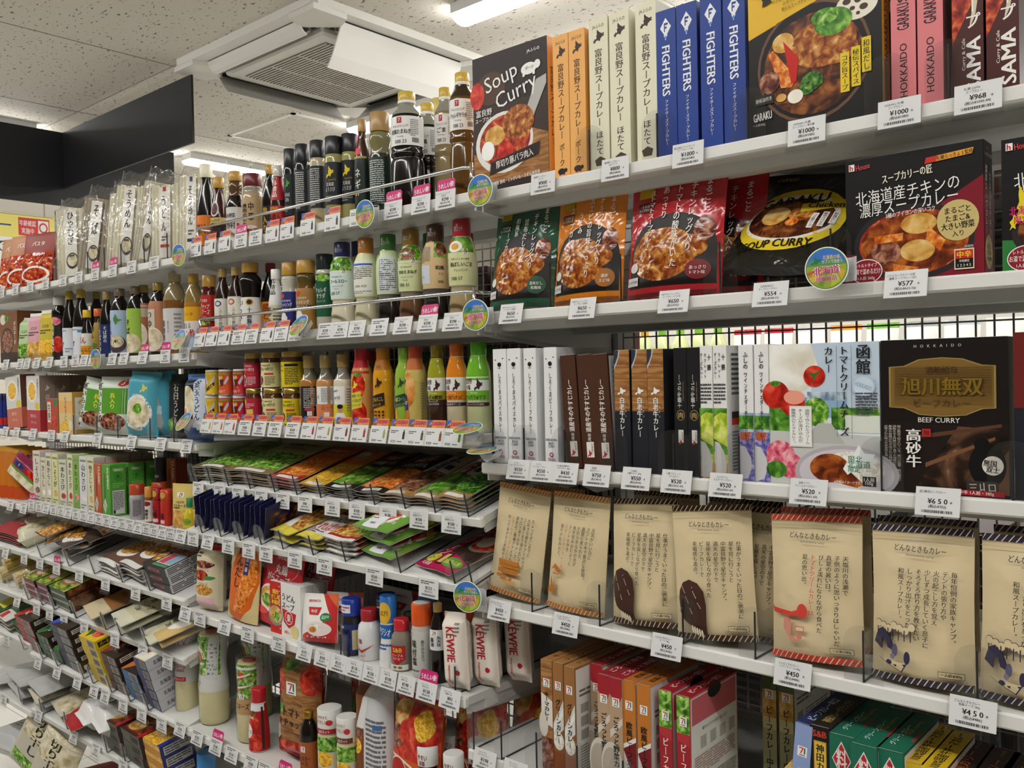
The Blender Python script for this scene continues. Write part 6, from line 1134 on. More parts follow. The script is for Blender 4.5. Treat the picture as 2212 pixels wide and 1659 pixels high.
stack('B5', 702, 770, 4, None, .18, .008, sg, '#a3231f/w', 'red noodle packet with a pasta picture, %s of four', dy=.012, yaw=-3, seed=23, group='red noodle packets')
km = [R(0, 0, 1, 1, '#6fa03c'), E(.46, .5, .47, .46, '#efece6'), E(.46, .52, .43, .41, 'kimchi/w'), E(.2, .5, .14, .12, 'kimchi/w'), E(.82, .82, .22, .18, '#2a1512'), E(.82, .83, .18, .14, 'redsauce/w'), Pg([(.62, .7), (.98, .56), (.98, .48), (.6, .62)], '#d3c84a'), R(.2, .03, .66, .22, '#e6e7ea'), L(.24, .17, .48, .2, '#3a3a3a', 1), L(.32, .07, .58, .13, '#8a8a90', 1), T(.1, .12, .06, 'トッポギ', '#eef0e2', .16), T(.85, .16, .05, '要冷蔵', '#eef0e2', .1)]
stack('B5', 768, 862, 3, None, .17, .024, km, '#6fa03c/w', 'large green packet of red rice cakes, %s of three', dy=.014, yaw=-10, seed=24, base=.004, jit=9, group='green rice cake packets')
mg = [R(0, 0, 1, 1, '#b3184e'), Pg([(.38, .98), (1, .98), (1, .2), (.3, .3)], '#3a2a22'), E(.72, .62, .3, .26, '#8a7a6a'), E(.72, .62, .27, .22, 'kimchi/w'), E(.7, .55, .15, .1, '#e6d9c2'), V(.2, .95, .22, .26, 'ユッケジャン', '#f3e9e4', 2), E(.16, .16, .14, .07, '#e0d84a'), T(.16, .16, .07, 'スープ', '#26221c', .22, 0, 2), R(.36, .08, .55, .26, '#26221c'), R(.39, .1, .52, .24, '#e0b86a'), E(.75, .14, .24, .07, '#5f9a30'), T(.75, .14, .06, '家庭用1人前', '#e9e86a', .36, 6, 2), T(.2, .06, .05, '丸美屋', '#f3e9e4', .24)]
stack('B5', 886, 985, 1, None, .19, .016, mg, '#b3184e/w', 'magenta noodle soup packet lying alone at the right end', dy=.012, yaw=-14, seed=25)
for i, px in enumerate((437, 478, 520, 565, 612, 677, 747, 866, 983, 1022)): divider('B5', px, 'clear rounded divider on the fifth middle shelf, %s from the left' % NTH[i + 1], h=.045, w=.034, dy=.002, ln=.2)
for px, pr, what in ((391, '198', 'leftmost navy pouches'), (418, '178', 'second navy pouches'), (450, '198', 'third navy pouches'), (494, '100', 'fourth navy pouches'), (538.5, '100', 'last navy pouches'), (575.6, '100', 'yellow fried noodle packets'), (638, '100', 'bold red lettering packets'), (702, '158', 'red noodle packets'), (810, '260', 'green rice cake packets'), (927, '121', 'magenta noodle soup packet')):
    price_tag('B5', px, pr, 'price tag on the fifth middle rail below the %s' % what, None, None, None, lean=4, dz=-.008)

# ================================================================== middle bay, sixth shelf
pa = [R(0, 0, 1, 1, '#dfd4b4'), R(0, .93, 1, 1, '#c92f2a'), E(.5, .72, .4, .06, 'meat/w'), E(.4, .55, .34, .08, 'redsauce/w'), E(.74, .52, .18, .03, '#3f8a4a'), E(.5, .33, .38, .08, 'pasta/w'), R(.2, .04, .9, .22, '#e3b9bd'), T(.5, .64, .04, 'ガパオライス', '#b53a2a', .6), T(.5, .43, .035, 'パスタソース', '#5a4a3a', .6), R(.2, .84, .4, .9, '#4a4a4a')]
o = pouch('B6', 426, 462, 1181, 'pasta kit pouch with several dish pictures in a clear wrap at the left end', pa, '#dfd4b4/w', tk=.05, tilt=3, dy=.02, yaw=12, seed=31, kind='block', name='pasta_kit')
dup(o, o.location + Vector((.018, .075, 0)), None, 'second pasta kit pouch, behind the one with dish pictures')
ds = [R(0, 0, 1, 1, '#d9c48e'), Pg([(.0, .3), (.1, .06), (.3, .0), (.55, .0), (.85, .2), (1, .55), (.98, .85), (.8, 1), (.3, 1), (.1, .7)], '#d9641a'), Pg([(.35, .1), (.7, .2), (.95, .55), (.93, .8), (.7, .97), (.5, .6)], 'carrot/w'), R(.56, .62, .72, 1.0, '#26356a'), V(.64, .98, .66, .1, 'かつお一番', '#e9e6e0'), V(.38, .98, .42, .26, 'ほんだし', '#1f1c24', 2), Pg([(.0, .04), (.18, .02), (.14, .2), (.02, .24)], '#ddd23a')]
o = pouch('B6', 486, 549, 1182, 'orange oval soup stock pouch with a navy strip', ds, '#d9c48e/w', tk=.03, tilt=4, roll=3, dy=.018, seed=32, name='stock_pouch')
dup(o, o.location + Vector((.035, .04, 0)), None, 'second orange soup stock pouch, behind the oval front one')
rs = [R(0, 0, 1, 1, '#c12b33'), E(.52, .8, .4, .2, '#d9787c'), E(.52, .8, .385, .19, '#c12b33'), T(.55, .9, .05, 'AJINOMOTO', '#f0dcd8', .44, 0, 2), T(.55, .76, .13, '丸鶏', '#f3ece6', .44, 0, 2), T(.5, .64, .1, 'がらスープ', '#f3ece6', .56, 0, 2), E(.4, .36, .34, .18, '#efdfe0'), E(.4, .37, .29, .14, 'potato/w'), E(.36, .33, .18, .08, 'salad/w'), E(.2, .17, .2, .05, '#e0484a')]
o = pouch('B6', 549, 633, 1200, 'red chicken stock pouch with a soup bowl picture', rs, '#c12b33/w', tk=.03, tilt=6, roll=5, dy=.03, seed=33, name='stock_pouch')
dup(o, o.location + Vector((.04, .05, 0)), None, 'second red chicken stock pouch, behind the one with a soup bowl picture')
ud = [R(.37, 0, 1, 1, '#eceae6'), R(0, 0, .37, 1, '#c4231f'), T(.19, .80, .09, '関西', '#efe03a', .28, 0, 2), T(.19, .70, .09, 'だし味', '#efe03a', .3, 0, 2), T(.19, .60, .09, '本格的', '#efe03a', .3, 0, 2), E(.18, .34, .24, .2, '#8a8a86'), E(.18, .36, .21, .16, 'potato'), E(.2, .32, .1, .1, 'salad'), T(.62, .74, .13, 'うどん', '#26242a', .46, -4, 2), T(.6, .58, .12, 'スープ', '#26242a', .4, -4, 2), Pg([(.4, .52), (.86, .46), (.8, .26), (.62, .16), (.46, .26)], '#c4231f'), E(.62, .36, .13, .13, '#eceae6'), E(.62, .36, .115, .115, '#c4231f'), T(.62, .36, .15, '東', '#eceae6', .14, 0, 2), E(.8, .12, .12, .12, '#e0cf8a'), T(.56, .08, .07, '8袋入', '#d9742a', .3, 0, 2)] + [R(.32, .1 + .09 * i, .345, .125 + .09 * i, '#efe8e4') for i in range(10)]
o = carton('B6', 585.5, 651, 1253, .03, 'red and white noodle soup box, foremost of its queue', ud, [V(.5, .9, .3, .2, 'うどんスープ', '#3a3a3c')], [T(.45, .5, .5, 'うどんスープ', '#7a7a7c', .5), E(.15, .5, .08, .2, '#c4231f')], cols={'all': '#eceae6'}, name='soup_box', dy=.025, group='red and white soup boxes')
behind(o, 5, .0315, 'red and white noodle soup box, %s one behind the foremost', 'red and white soup boxes')
aj = [R(0, 0, 1, 1, '#ece8e2'), Pg([(.62, 1), (1, 1), (1, 0), (0, 0), (.1, .12), (.6, .3), (.88, .55)], '#c4302e'), Pg([(.72, 1), (1, 1), (1, .72)], '#dd6a3a'), T(.42, .84, .07, 'AJINOMOTO', '#c4302e', .56, 0, 2), Pg([(.28, .72), (.66, .72), (.6, .56), (.34, .56)], '#c4302e'), T(.47, .64, .07, '味の素', '#ece8e2', .26, 0, 2), E(.78, .52, .12, .09, '#2f7a45'), L(.7, .48, .86, .56, '#dfe9df', 3), E(.62, .28, .3, .15, '#e6d6d2'), E(.55, .3, .18, .1, 'rice/w'), E(.5, .26, .1, .06, 'onion/w')]
o = pouch('B6', 645, 722, 1297, 'small white and red seasoning pouch with a panda free bowl emblem, front one', aj, '#ece8e2/w', tk=.03, tilt=8, roll=-7, dy=.014, seed=34, name='seasoning_pouch')
o['label'] = 'small white and red seasoning pouch with a red bowl emblem, front one'
dup(o, o.location + Vector((.03, .035, 0)), None, 'small white and red seasoning pouch, second one behind')
dup(o, o.location + Vector((.10, .10, .004)), (-.4, .1, .2), 'small white and red seasoning pouch, third one leaning far behind')
def sp(px, w, py, kind, body, cap, lab, labels, **k): return bottle('B6', px, w, py, kind, body, cap, lab, labels, name=k.pop('name', 'seasoning_bottle'), dy=k.pop('dy', .018), **k)
blk = [lb(.06, .56, '#26356f', [T(.25, .9, .09, 'S&B', '#e9e6df', .26, 0, 2), V(.45, .85, .05, .42, '黒ごま', '#1a1a1c', 2), R(.7, .1, .95, .8, '#c9b98a')])]
s1 = sp(760, 42, 1291, 'spice', '#26262a/g', '#22389a/s', 'black sesame jar with a bright blue cap', blk, capops=[R(.05, .2, .7, .7, '#e0e3ea'), L(.1, .28, .65, .62, '#a3324a', 2)])
dup(s1, s1.location + Vector((.028, .062, 0)), None, 'sesame jar with a blue cap, second one behind')
dup(s1, s1.location + Vector((.075, .13, .008)), None, 'sesame jar with a blue cap, third one far behind')
sp(798, 50, 1314, 'salt', '#e6e5e4/g', '#a3232c/s', 'white salt shaker bottle with a dark red cap', [lb(.08, .5, None, [T(.35, .75, .22, '塩', '#b5302a', .2, 0, 2), Pg([(.1, .5), (.4, .2), (.85, .6), (.4, .32)], '#c4302e'), T(.45, .06, .09, 'SALT', '#b5504a', .3)])], name='salt_bottle')
ajs = [lb(.4, .6, '#2563ae', [T(.45, .5, .55, 'アジシオ', '#f0f2f4', .6, -8, 2)]), lb(.12, .36, None, [L(.2, .5, .8, .9, '#3a5a9a', 2)])]
s2 = sp(840, 44, 1285, 'waist', '#e4e4e4/g', '#2f76c4/s', 'slim waisted salt shaker with a tall blue cap', ajs, capops=[E(.45, .4, .42, .4, '#e0b43a'), T(.45, .4, .2, 'おにぎり', '#26242a', .5, 0, 2)], name='salt_bottle')
dup(s2, s2.location + Vector((.042, .055, 0)), None, 'salt shaker with a tall blue cap, second one behind')
dup(s2, s2.location + Vector((.10, .13, 0)), None, 'salt shaker with a tall blue cap, third one far behind')
s3 = sp(868, 46, 1335, 'salt', '#8a8274/g', '#c4232c/s', 'table pepper bottle with a red cap and label', [lb(.03, .56, None, [Pg([(.2, .9), (.8, .9), (.8, .4), (.5, .2), (.2, .4)], '#b5202a'), T(.5, .74, .16, 'S&B', '#e6c63a', .46, 0, 2), T(.5, .55, .11, 'テーブル', '#f0e6da', .44), T(.5, .43, .11, 'コショー', '#f0e6da', .44), R(.1, .0, .9, .2, '#dcd9d2'), E(.4, .1, .08, .05, '#8a6a2a'), E(.6, .1, .08, .05, '#8a6a2a')])], name='pepper_bottle', capops=[Pg([(.1, .1), (.2, .1), (.9, .7), (.85, .85)], '#e6dcd2')])
dup(s3, s3.location + Vector((.05, .05, 0)), None, 'table pepper bottle with a red cap, second one behind')
s4 = sp(912, 45, 1301, 'spice', '#c3bdb0/g', '#d9541a/s', 'seasoned salt jar with an orange cap and white top', [lb(.05, .64, '#c9c7c0', seven(.12, .85, .16, .12) + [V(.35, .8, .2, .22, '味付塩', '#2a2826', 2), V(.68, .8, .3, .13, '香りひき立つ', '#3a3836'), L(.2, .05, .8, .12, '#6a6864', 1)])], topops=[E(.5, .5, .42, .42, '#d9d7d2')])
dup(s4, s4.location + Vector((.055, .07, 0)), None, 'seasoned salt jar with an orange cap, second one behind')
s5 = sp(947, 36, 1302, 'tsuyu', '#140d0a/g', '#b58f52/s', 'small soy sauce bottle with a white label and tan cap', [lb(.42, .68, '#d9dadb', seven(.3, .7, .3, .26) + [V(.68, .72, .2, .2, '丸大豆', '#26242a', 2), V(.36, .62, .18, .2, '醤油', '#26242a', 2)])], name='soy_sauce_bottle')
dup(s5, s5.location + Vector((.05, .08, 0)), None, 'small soy sauce bottle with a tan cap, second one behind')
kw = [R(0, 0, 1, 1, '#e9dfd2'), R(0, .0, .12, 1, '#d9a9a0'), T(.52, .6, .34, 'KEWPIE', '#b5222e', .46, -90, 2), T(.4, .2, .14, 'mayonnaise', '#b5322e', .26, -90, 1), E(.75, .24, .1, .035, '#b5222e'), L(.7, .7, .9, .9, '#8a7a74', 4)]
o = pouch('B6', 962, 1008, 1328, 'small wrapped mayonnaise tube with red lettering, left one of three', kw, '#e9dfd2/w', tk=.034, tilt=1, roll=-4, dy=.014, seed=35, kind='block', name='mayonnaise_tube', group='small wrapped mayonnaise tubes')
dup(o, o.location + Vector((.030, .04, .0)), None, 'small wrapped mayonnaise tube with red lettering, middle one of three')
dup(o, o.location + Vector((.062, .085, .002)), None, 'small wrapped mayonnaise tube with red lettering, right one of three')
bottle('B6', 1102, 36, 1330, 'soy', SOY, '#16130f/s', 'black bottle standing far back on the empty right end of the sixth shelf', [], dy=.26, h=.12)
divider('B6', 984, 'clear low fence at the right end of the sixth middle shelf', h=.05, w=.012, dy=.004, ln=.25)
divider('B6', 737, 'clear rounded divider between the small seasoning pouches and the sesame jars', h=.05, w=.034, dy=.002, ln=.1)
for px, pr, fl, what in ((401, '198', None, 'dashi corner at the left end'), (433, '100', None, 'pasta kit pouch'), (486, '120', None, 'second pasta kit'), (536, '100', None, 'orange stock pouch'), (603, '100', None, 'red and white soup boxes'), (658.5, '192', None, 'small seasoning pouches'), (698, '395', None, 'right small seasoning pouch'), (732, '210', None, 'sesame jar'), (767, '118', None, 'salt bottle'), (802, '150', None, 'blue capped salt shaker'), (840, '198', None, 'table pepper'), (877, '198', None, 'seasoned salt jar'), (922.5, '138', 'happy', 'small soy sauce bottle'), (973, '91', None, 'small mayonnaise tubes')):
    price_tag('B6', px, pr, 'price tag on the sixth middle rail below the %s' % what, ('7プレミアム', '調味料 100g') if px > 650 else None, fl)

# ================================================================== middle bay, seventh shelf
def mayo(px, w, py, lab, ops, cap=None, dy=.03, liq='#ddd3a0/g', z1=.8, film=True, face=15, sleeve='#e6e4de'):
    t = bottle('B7', px, w, py, 'mayo', liq, cap or '#b5302a/s', lab, [lb(.36, .95, sleeve, ops)], dy=dy, name='mayonnaise_bottle', face=face)
    r, H = t['rh']
    if film:
        m = MB(); m.lathe([(r * 1.03, .004), (r * 1.06, H * .4), (r * .95, H * .65), (r * 1.02, H * .9), (r * 1.0, H * 1.03)], 'film', 14); o = m.build('clear_wrap', t)
    return t
net = [Pg([(x, y), (x + .02, y), (x + .22, y + .22), (x + .2, y + .22)], '#b5222e') for x in (.0, .2, .4, .6) for y in (.4, .62)] + [Pg([(x + .2, y), (x + .22, y), (x + .02, y + .22), (x, y + .22)], '#b5222e') for x in (.0, .2, .4, .6) for y in (.4, .62)]
mayo(406, 54, 1342, 'mayonnaise bottle in a clear wrap with a red net pattern', net + [T(.45, .3, .09, 'マヨネーズ', '#b5222e', .6, 0, 2), T(.45, .22, .05, 'MAYONNAISE', '#b5222e', .5), R(.2, .02, .75, .1, '#c4302e'), T(.47, .06, .05, '3つ穴キャップ', '#f0e6e0', .46)])
hf = [R(0, .3, 1, 1, 'salad/w'), E(.3, .62, .26, .2, '#f0ece0'), E(.3, .62, .14, .12, 'carrot/w'), Pg([(.55, .25), (.9, .2), (.98, 1), (.7, 1)], '#dcdcd8'), L(.62, .3, .9, .9, '#77777a', 8), T(.25, .14, .09, 'ハーフ', '#3a3a3a', .3)]
m1 = mayo(462, 64, 1358, 'tall half calorie mayonnaise bottle in a clear wrap with an egg salad picture', hf)
dup(m1, m1.location + Vector((.045, .085, 0)), None, 'half calorie mayonnaise bottle, second one behind the egg salad picture')
dup(m1, m1.location + Vector((.10, .16, 0)), None, 'half calorie mayonnaise bottle, third one far behind')
sa = [R(0, .3, 1, 1, 'salad/w'), E(.5, .78, .14, .08, 'tomato/w'), E(.35, .5, .12, .07, 'tomato/w'), Pg([(.1, .7), (.8, .84), (.8, .8), (.1, .66)], '#efe6c9'), Pg([(.1, .5), (.9, .62), (.9, .58), (.1, .46)], '#efe6c9'), R(0, 0, 1, .3, '#c39a68'), T(.45, .16, .12, 'マヨネーズ', '#2a2018', .6, 0, 2)] + seven(.4, .3, .2, .1)
m2 = mayo(541, 58, 1420, 'mayonnaise bottle in a clear wrap with a salad picture and brown band', sa)
dup(m2, m2.location + Vector((.06, .12, .01)), None, 'mayonnaise bottle with a salad picture, second one behind')
ts = [R(0, .86, 1, 1, '#e6e6ea'), E(.42, .62, .3, .18, 'tomato'), E(.55, .2, .36, .2, 'tomato'), Pg([(.35, .8), (.45, .9), (.5, .78), (.6, .84), (.5, .74)], 'green'), E(.2, .42, .26, .16, '#ece8e2'), T(.25, .42, .07, 'ソース', '#26221f', .36, 0, 2), T(.3, .72, .05, 'KAGOME', '#f0e6e0', .4, 0, 2), R(.82, .05, .92, .95, '#3a2020')]
t1 = bottle('B7', 560, 44, 1485, 'tomato', '#dfe0e4/g', '#b51f28/s', 'tomato sauce bottle with a red cap and tomato pictures, front one', [lb(.02, .76, '#a3221f', ts)], name='sauce_bottle', dy=.02)
dup(t1, t1.location + Vector((.045, .045, 0)), None, 'tomato sauce bottle with a red cap and tomato pictures, second one behind')
kc = [R(0, .2, 1, 1, 'wood'), E(.1, .75, .24, .14, 'tomato/w'), E(.92, .82, .2, .16, 'tomato/w'), E(.4, .92, .16, .06, 'green'), E(.2, .5, .12, .05, 'green')] + seven(.38, .64, .24, .12) + [T(.5, .56, .03, '高リコピントマト使用', '#3a2a20', .6), T(.5, .47, .08, 'トマト', '#26201c', .46, 0, 2), T(.5, .37, .08, 'ケチャップ', '#26201c', .7, 0, 2), T(.5, .28, .03, 'Tomato Ketchup', '#4a3a30', .46), R(0, 0, 1, .2, 'tomato/w')]
o = pouch('B7', 604, 684, 1422, 'large tomato ketchup bottle in a clear wrap with wood grain print', kc, '#b58f68/w', tk=.06, tilt=2, roll=-2, dy=.05, seed=41, kind='block', name='ketchup_bottle', back='#a3221f/w')
dup(o, o.location + Vector((.11, .1, 0)), None, 'tomato ketchup bottle in a clear wrap, second one far behind')
b = bottle('B7', 668, 39, 1534, 'tsuyu', SOY, '#b08a3a/m', 'oyster sauce bottle with a gold cap and brown orange label', [lb(.02, .56, '#a3562a', seven(.3, .72, .24, .16) + [T(.45, .55, .13, 'オイスター', '#26201c', .6, 0, 2), T(.45, .4, .12, 'ソース', '#26201c', .4, 0, 2), T(.45, .26, .06, 'Oyster Sauce', '#3a2a20', .4)])], dy=.014)
oc = lambda c: [R(0, .7, 1, 1, 'salad/w'), E(.5, .55, .3, .16, 'corn/w'), T(.5, .3, .16, 'ソース', '#26201c', .5, 0, 2), R(0, 0, 1, .16, '#c9b04a')]
def octo(px, w, py, c, lab, dy): return bottle('B7', px, w, py, 'spice', '#d3c9a6/g', '#e2e0da/s', lab, [lb(.04, .66, '#d9d3bd', oc(c))], name='dip_jar', cat='jar', dy=dy, capops=[R(0, 0, 1, .22, c), T(.5, .1, .14, '30%カット', '#efe6df', .5), T(.4, .72, .16, 'かけやすく', '#a3302a', .5), T(.4, .52, .16, 'なりました!', '#a3302a', .5), E(.74, .5, .14, .12, '#c4302e')])
o1 = octo(714, 54, 1527, '#a3232c', 'dip jar with a white octagonal lid and red band', .014)
octo(752, 47, 1546, '#6a3a20', 'dip jar with a white octagonal lid and brown band', .006)
dup(o1, o1.location + Vector((.045, .09, 0)), None, 'dip jar with a white octagonal lid, second row behind')
fb = [R(0, 0, .42, 1, '#7a4420'), R(.42, 0, 1, 1, '#d6d6d8'), E(.2, .55, .18, .12, 'meat/w'), E(.2, .45, .16, .06, 'corn/w'), Pg([(.2, .6), (.5, .95), (.6, .9), (.42, .6)], '#e3e2e0'), L(.48, .1, .94, .7, '#6a6a6e', 16), R(.7, .62, .9, .66, '#3a6ab0')]
pouch('B7', 769, 840, 1462, 'brown sauce bottle in a clear wrap showing its white back label', fb, '#7a4420/w', tk=.06, tilt=1, dy=.03, seed=42, kind='block', name='sauce_bottle', cat='bottle')
ot = [R(0, 0, 1, 1, '#cf5a1a'), R(0, .5, 1, 1, 'tomato/w'), E(.3, .85, .2, .1, 'potato/w'), E(.22, .66, .2, .1, 'meat/w'), E(.8, .8, .16, .12, 'corn/w'), E(.5, .7, .2, .12, 'tomato/w'), Pg([(0, .52), (.3, .5), (1, .42), (1, .4), (.3, .48), (0, .5)], '#efe0c9'), E(.3, .31, .25, .19, '#e8d9c9'), E(.3, .31, .23, .175, '#b5241f'), T(.5, .07, .1, 'OTAFUKU', '#1f1712', .8, 0, 2)]
o = pouch('B7', 838, 930, 1507, 'orange savoury sauce pouch with a round red emblem, front one', ot, '#cf5a1a/w', tk=.06, tilt=3, roll=3, dy=.03, seed=43, kind='block', name='sauce_pouch')
dup(o, o.location + Vector((.085, .07, 0)), None, 'orange savoury sauce pouch, second one behind to the right')
dup(o, o.location + Vector((.16, .14, .01)), None, 'orange savoury sauce pouch, third one furthest back')
def wc(px, w, py, lab, dy): return bottle('B7', px, w, py, 'flip', SOY, '#e3e2de/s', lab, [lb(.05, .6, '#e3e1dc', [T(.5, .5, .2, '醤油', '#26201c', .4)])], name='soy_sauce_bottle', dy=dy, capops=[T(.42, .5, .3, 'やすい', '#8a2a3a', .5, 0, 2), T(.42, .2, .25, '容器', '#8a2a3a', .3, 0, 2)])
w_ = wc(926, 50, 1608, 'white flip lid of a soy sauce bottle, left one of four at the bottom', .02)
wc(979, 46, 1582, 'white flip lid of a soy sauce bottle, rear middle one of four', .09)
wc(982, 48, 1626, 'white flip lid of a soy sauce bottle, front middle one of four', .012)
wc(1036, 50, 1598, 'white flip lid of a soy sauce bottle, right one of four beside the empty tray', .06)
for px, pr, fl, what in ((390, '308', None, 'red net mayonnaise'), (427, '258', None, 'half mayonnaise'), (467, '248', 'happy', 'salad picture mayonnaise'), (501, '218', None, 'space before the brown band mayonnaise'), (543, '288', None, 'front tomato sauce bottle'), (573, '268', None, 'second tomato sauce bottle'), (612, '258', 'happy', 'ketchup bottle')):
    price_tag('B7', px, pr, 'price tag on the seventh middle rail below the %s' % what, None, fl)
for px, py, nm in ((448, 1623, 'right'), (366, 1640, 'left')):
    bottle('B8', px, 40, py, 'spice', '#2f6fb8/g', '#4a8fd0/s', 'blue seasoning canister on the bottom middle shelf, %s one' % nm, [lb(.1, .6, '#2f6fb8', [T(.5, .6, .3, 'だし', '#e3eef6', .4)])], name='seasoning_canister', cat='canister', dy=.04)

# ================================================================== LEFT BAY, top shelf: sauce packs and dried noodles
pq = lambda c, pic, t: [R(0, 0, 1, 1, c), R(.02, .02, .98, .62, pic), E(.5, .2, .45, .16, '#e6e2da'), E(.5, .2, .38, .12, pic), T(.5, .8, .09, t, '#f0e6da', .7, 0, 2)]
def sauce(row, a, b, py, c, pic, lab, seed, yaw=22, roll=0, dy=.02): return pouch(row, a, b, py, lab, pq(c, pic, 'パスタ'), c + '/w', tk=.02, tilt=10, yaw=yaw, roll=roll, dy=dy, seed=seed, name='pasta_sauce_pouch')
sauce('Z1', 2, 24, 516, '#a8703a', 'redsauce/w', 'brown pasta sauce pouch at the left edge of the photo', 51)
sauce('Z1', 24, 54, 509, '#b5744a', 'redsauce/w', 'pasta sauce pouch with a plate of red spaghetti, second from the left', 52)
sauce('Z1', 56, 88, 505, '#8a2a1a', 'redsauce/w', 'dark red spaghetti sauce pouch, third from the left', 53)
sauce('Z1', 92, 122, 500, '#7a2218', 'redsauce/w', 'dark red spaghetti sauce pouch set back beside the first noodle pack', 54, dy=.07)
def noodles(row, a, b, py, col, lab, ops, roll=0, dy=.03, yaw=14, src=None, h=None):
    y, zz = seat(row, dy)
    x0, x1 = xat(a, y, zz), xat(b, y, zz)
    w = (x1 - x0) * .86; h = h or zat(py, (x0 + x1) / 2, y) - zz
    t = empty('noodle_pack', ((x0 + x1) / 2, y + .03, zz + abs(math.sin(math.radians(roll))) * w * .5 + .001), (0, math.radians(roll), math.radians(yaw))); tag(t, lab, 'noodles', 'dried noodle packs on the top left shelf')
    m = MB(); n = 9; hb = h * .86
    for i in range(n):
        for j in range(3):
            xx = (-.46 + .92 * i / (n - 1)) * w
            m.lathe([(w * .062, .004), (w * .062, hb + .003 * math.sin(i * 2.1 + j))], col, 6, xx, (j - 1) * w * .13)
    m.build('noodle_bundle', t)
    m = MB(); m.box(-w * .16, -w * .235, .01, w * .2, -w * .225, hb * .97, '#ebe7dc'); draw(m, lambda u, v, l: (u - w * .16, -w * .235 - l, .01 + v), w * .36, hb * .96, ops, .0004); m.build('paper_band', t)
    m = MB(); sec = [(1.06, .26, 0), (1.1, .3, h * .05), (1.08, .3, hb), (1.04, .14, hb * 1.05), (1.1, .02, h * 1.02)]
    vs = []; k = 16
    for sx, sy, z in sec:
        for i in range(k):
            an = 2 * PI * i / k; ca, sa = math.cos(an), math.sin(an)
            vs.append((w / 2 * sx * math.copysign(abs(ca) ** .6, ca), w * sy * math.copysign(abs(sa) ** .6, sa), z + (.004 * math.sin(i * 3) if z > h else 0)))
    m.add(vs, [(j * k + i, j * k + (i + 1) % k, (j + 1) * k + (i + 1) % k, (j + 1) * k + i) for j in range(len(sec) - 1) for i in range(k)], 'film', True)
    m.build('clear_bag', t)
    return t
nd = lambda t, c='#b5302a': [R(.35, .9, .65, .96, c), V(.42, .86, .34, .5, t, '#26221f', 2), V(.84, .8, .4, .1, '北海道産小麦使用', '#4a4640', 0), L(.2, .22, .8, .3, '#5a564f', 2), R(.1, .14, .9, .18, c)]
soup_ = lambda t: [V(.5, .95, .45, .6, t, '#26221f', 2), E(.6, .22, .5, .12, '#4a403a'), E(.6, .23, .42, .09, 'noodle'), R(.3, .28, .8, .31, '#5a5650')]
NW = '#e6dfc4/g'
noodles('A1', 127, 180, 428, NW, 'white dried noodle pack with large brush lettering, leftmost of the noodles', soup_('ひやむぎ'), roll=0)
noodles('A1', 166, 214, 432, '#a89c88/g', 'grey brown buckwheat noodle pack leaning right', soup_('そば'), roll=11, h=.235)
noodles('A1', 219, 256, 420, NW, 'white udon noodle pack leaning slightly, third of the noodles', soup_('うどん'), roll=8, h=.235)
noodles('A1', 236, 286, 408, NW, 'white noodle pack with a dish picture, leaning right, fourth of the noodles', soup_('そうめん'), roll=9, h=.245)
noodles('A1', 277, 316, 404, '#cfc7b2/g', 'pale noodle pack leaning far right, fifth of the noodles', soup_('きしめん'), roll=15, h=.24)
noodles('A1', 322, 374, 375, NW, 'tall udon pack with a red seal and red band', nd('うどん'), roll=1.5)
noodles('A1', 378, 425, 350, NW, 'tall thin noodle pack with a red seal and navy band beside the sauce bottles', nd('そうめん', '#2a3560'), roll=2)
for i, px in enumerate((470, 510, 555)): noodles('B1', px, px + 40, (348, 356, 366)[i], NW, 'white noodle pack standing behind the sauce bottles, %s from the left' % NTH[i + 1], nd('うどん'), roll=3 + 4 * i, dy=.18)
for i, (px, pr, fl) in enumerate(((4, '198', None), (34, '198', None), (66, '218', None), (99, '218', None), (137, '178', None), (171, '178', None), (206, '198', 'happy'), (244, '198', 'happy'), (285, '198', None), (334, '258', None))):
    price_tag('A1' if px > 100 else 'Z1', px, pr, 'price tag on the top left rail, %s from the left edge of the photo' % NTH[i + 1], None, fl, None, None, True)
disc('A1', 386, 551, 'round landscape sign at the right end of the top left rail', 6)
for i, px in enumerate((122, 190, 226, 262, 312, 362)): divider('A1' if px > 100 else 'Z1', px, 'clear rounded divider before the dried noodles, %s from the left' % NTH[i + 1], h=.066, w=.04, dy=.003, ln=.012)

# left bay, second shelf
bx = [R(0, 0, 1, 1, '#7a4a28'), R(0, 0, 1, .2, '#2a1c16'), E(.42, .42, .34, .26, '#1f1a18'), E(.42, .42, .3, .22, 'meat'), E(.2, .85, .16, .1, '#d9d2c4'), E(.4, .86, .12, .07, 'green'), V(.85, .8, .35, .12, 'ボロネーゼ', '#f0e6da', 2)]
o = carton('Z2', 2, 40, 676, .05, 'brown bolognese sauce box with a black pan picture', bx, [R(0, 0, 1, 1, '#6a3f22')] + seven(.4, .76, .3, .1), cols={'all': '#6f4324'}, name='sauce_box')
behind(o, 2, .055, 'brown bolognese sauce box, %s one behind')
def stick(a, b, py, c, pic, lab, seed): return pouch('A2', a, b, py, lab, [R(0, 0, 1, 1, c), R(0, .93, 1, 1, '#d9d9d4'), R(.05, .02, .95, .38, pic), T(.5, .66, .07, 'パスタ', '#3a302a', .6), L(.2, .5, .8, .6, '#5a4a40', 2)], c + '/w', tk=.034, tilt=5, dy=.02, seed=seed, kind='block', name='pasta_sauce_pouch', yaw=14)
stick(43, 62, 688, '#b5cf9a', 'salad/w', 'pale green pasta sauce pouch, left one of three', 61)
stick(62, 85, 678, '#d9a3ad', 'potato/w', 'pink pasta sauce pouch, middle one of three', 62)
stick(86, 112, 671, '#c9b43a', 'corn/w', 'yellow pasta sauce pouch, right one of three', 63)
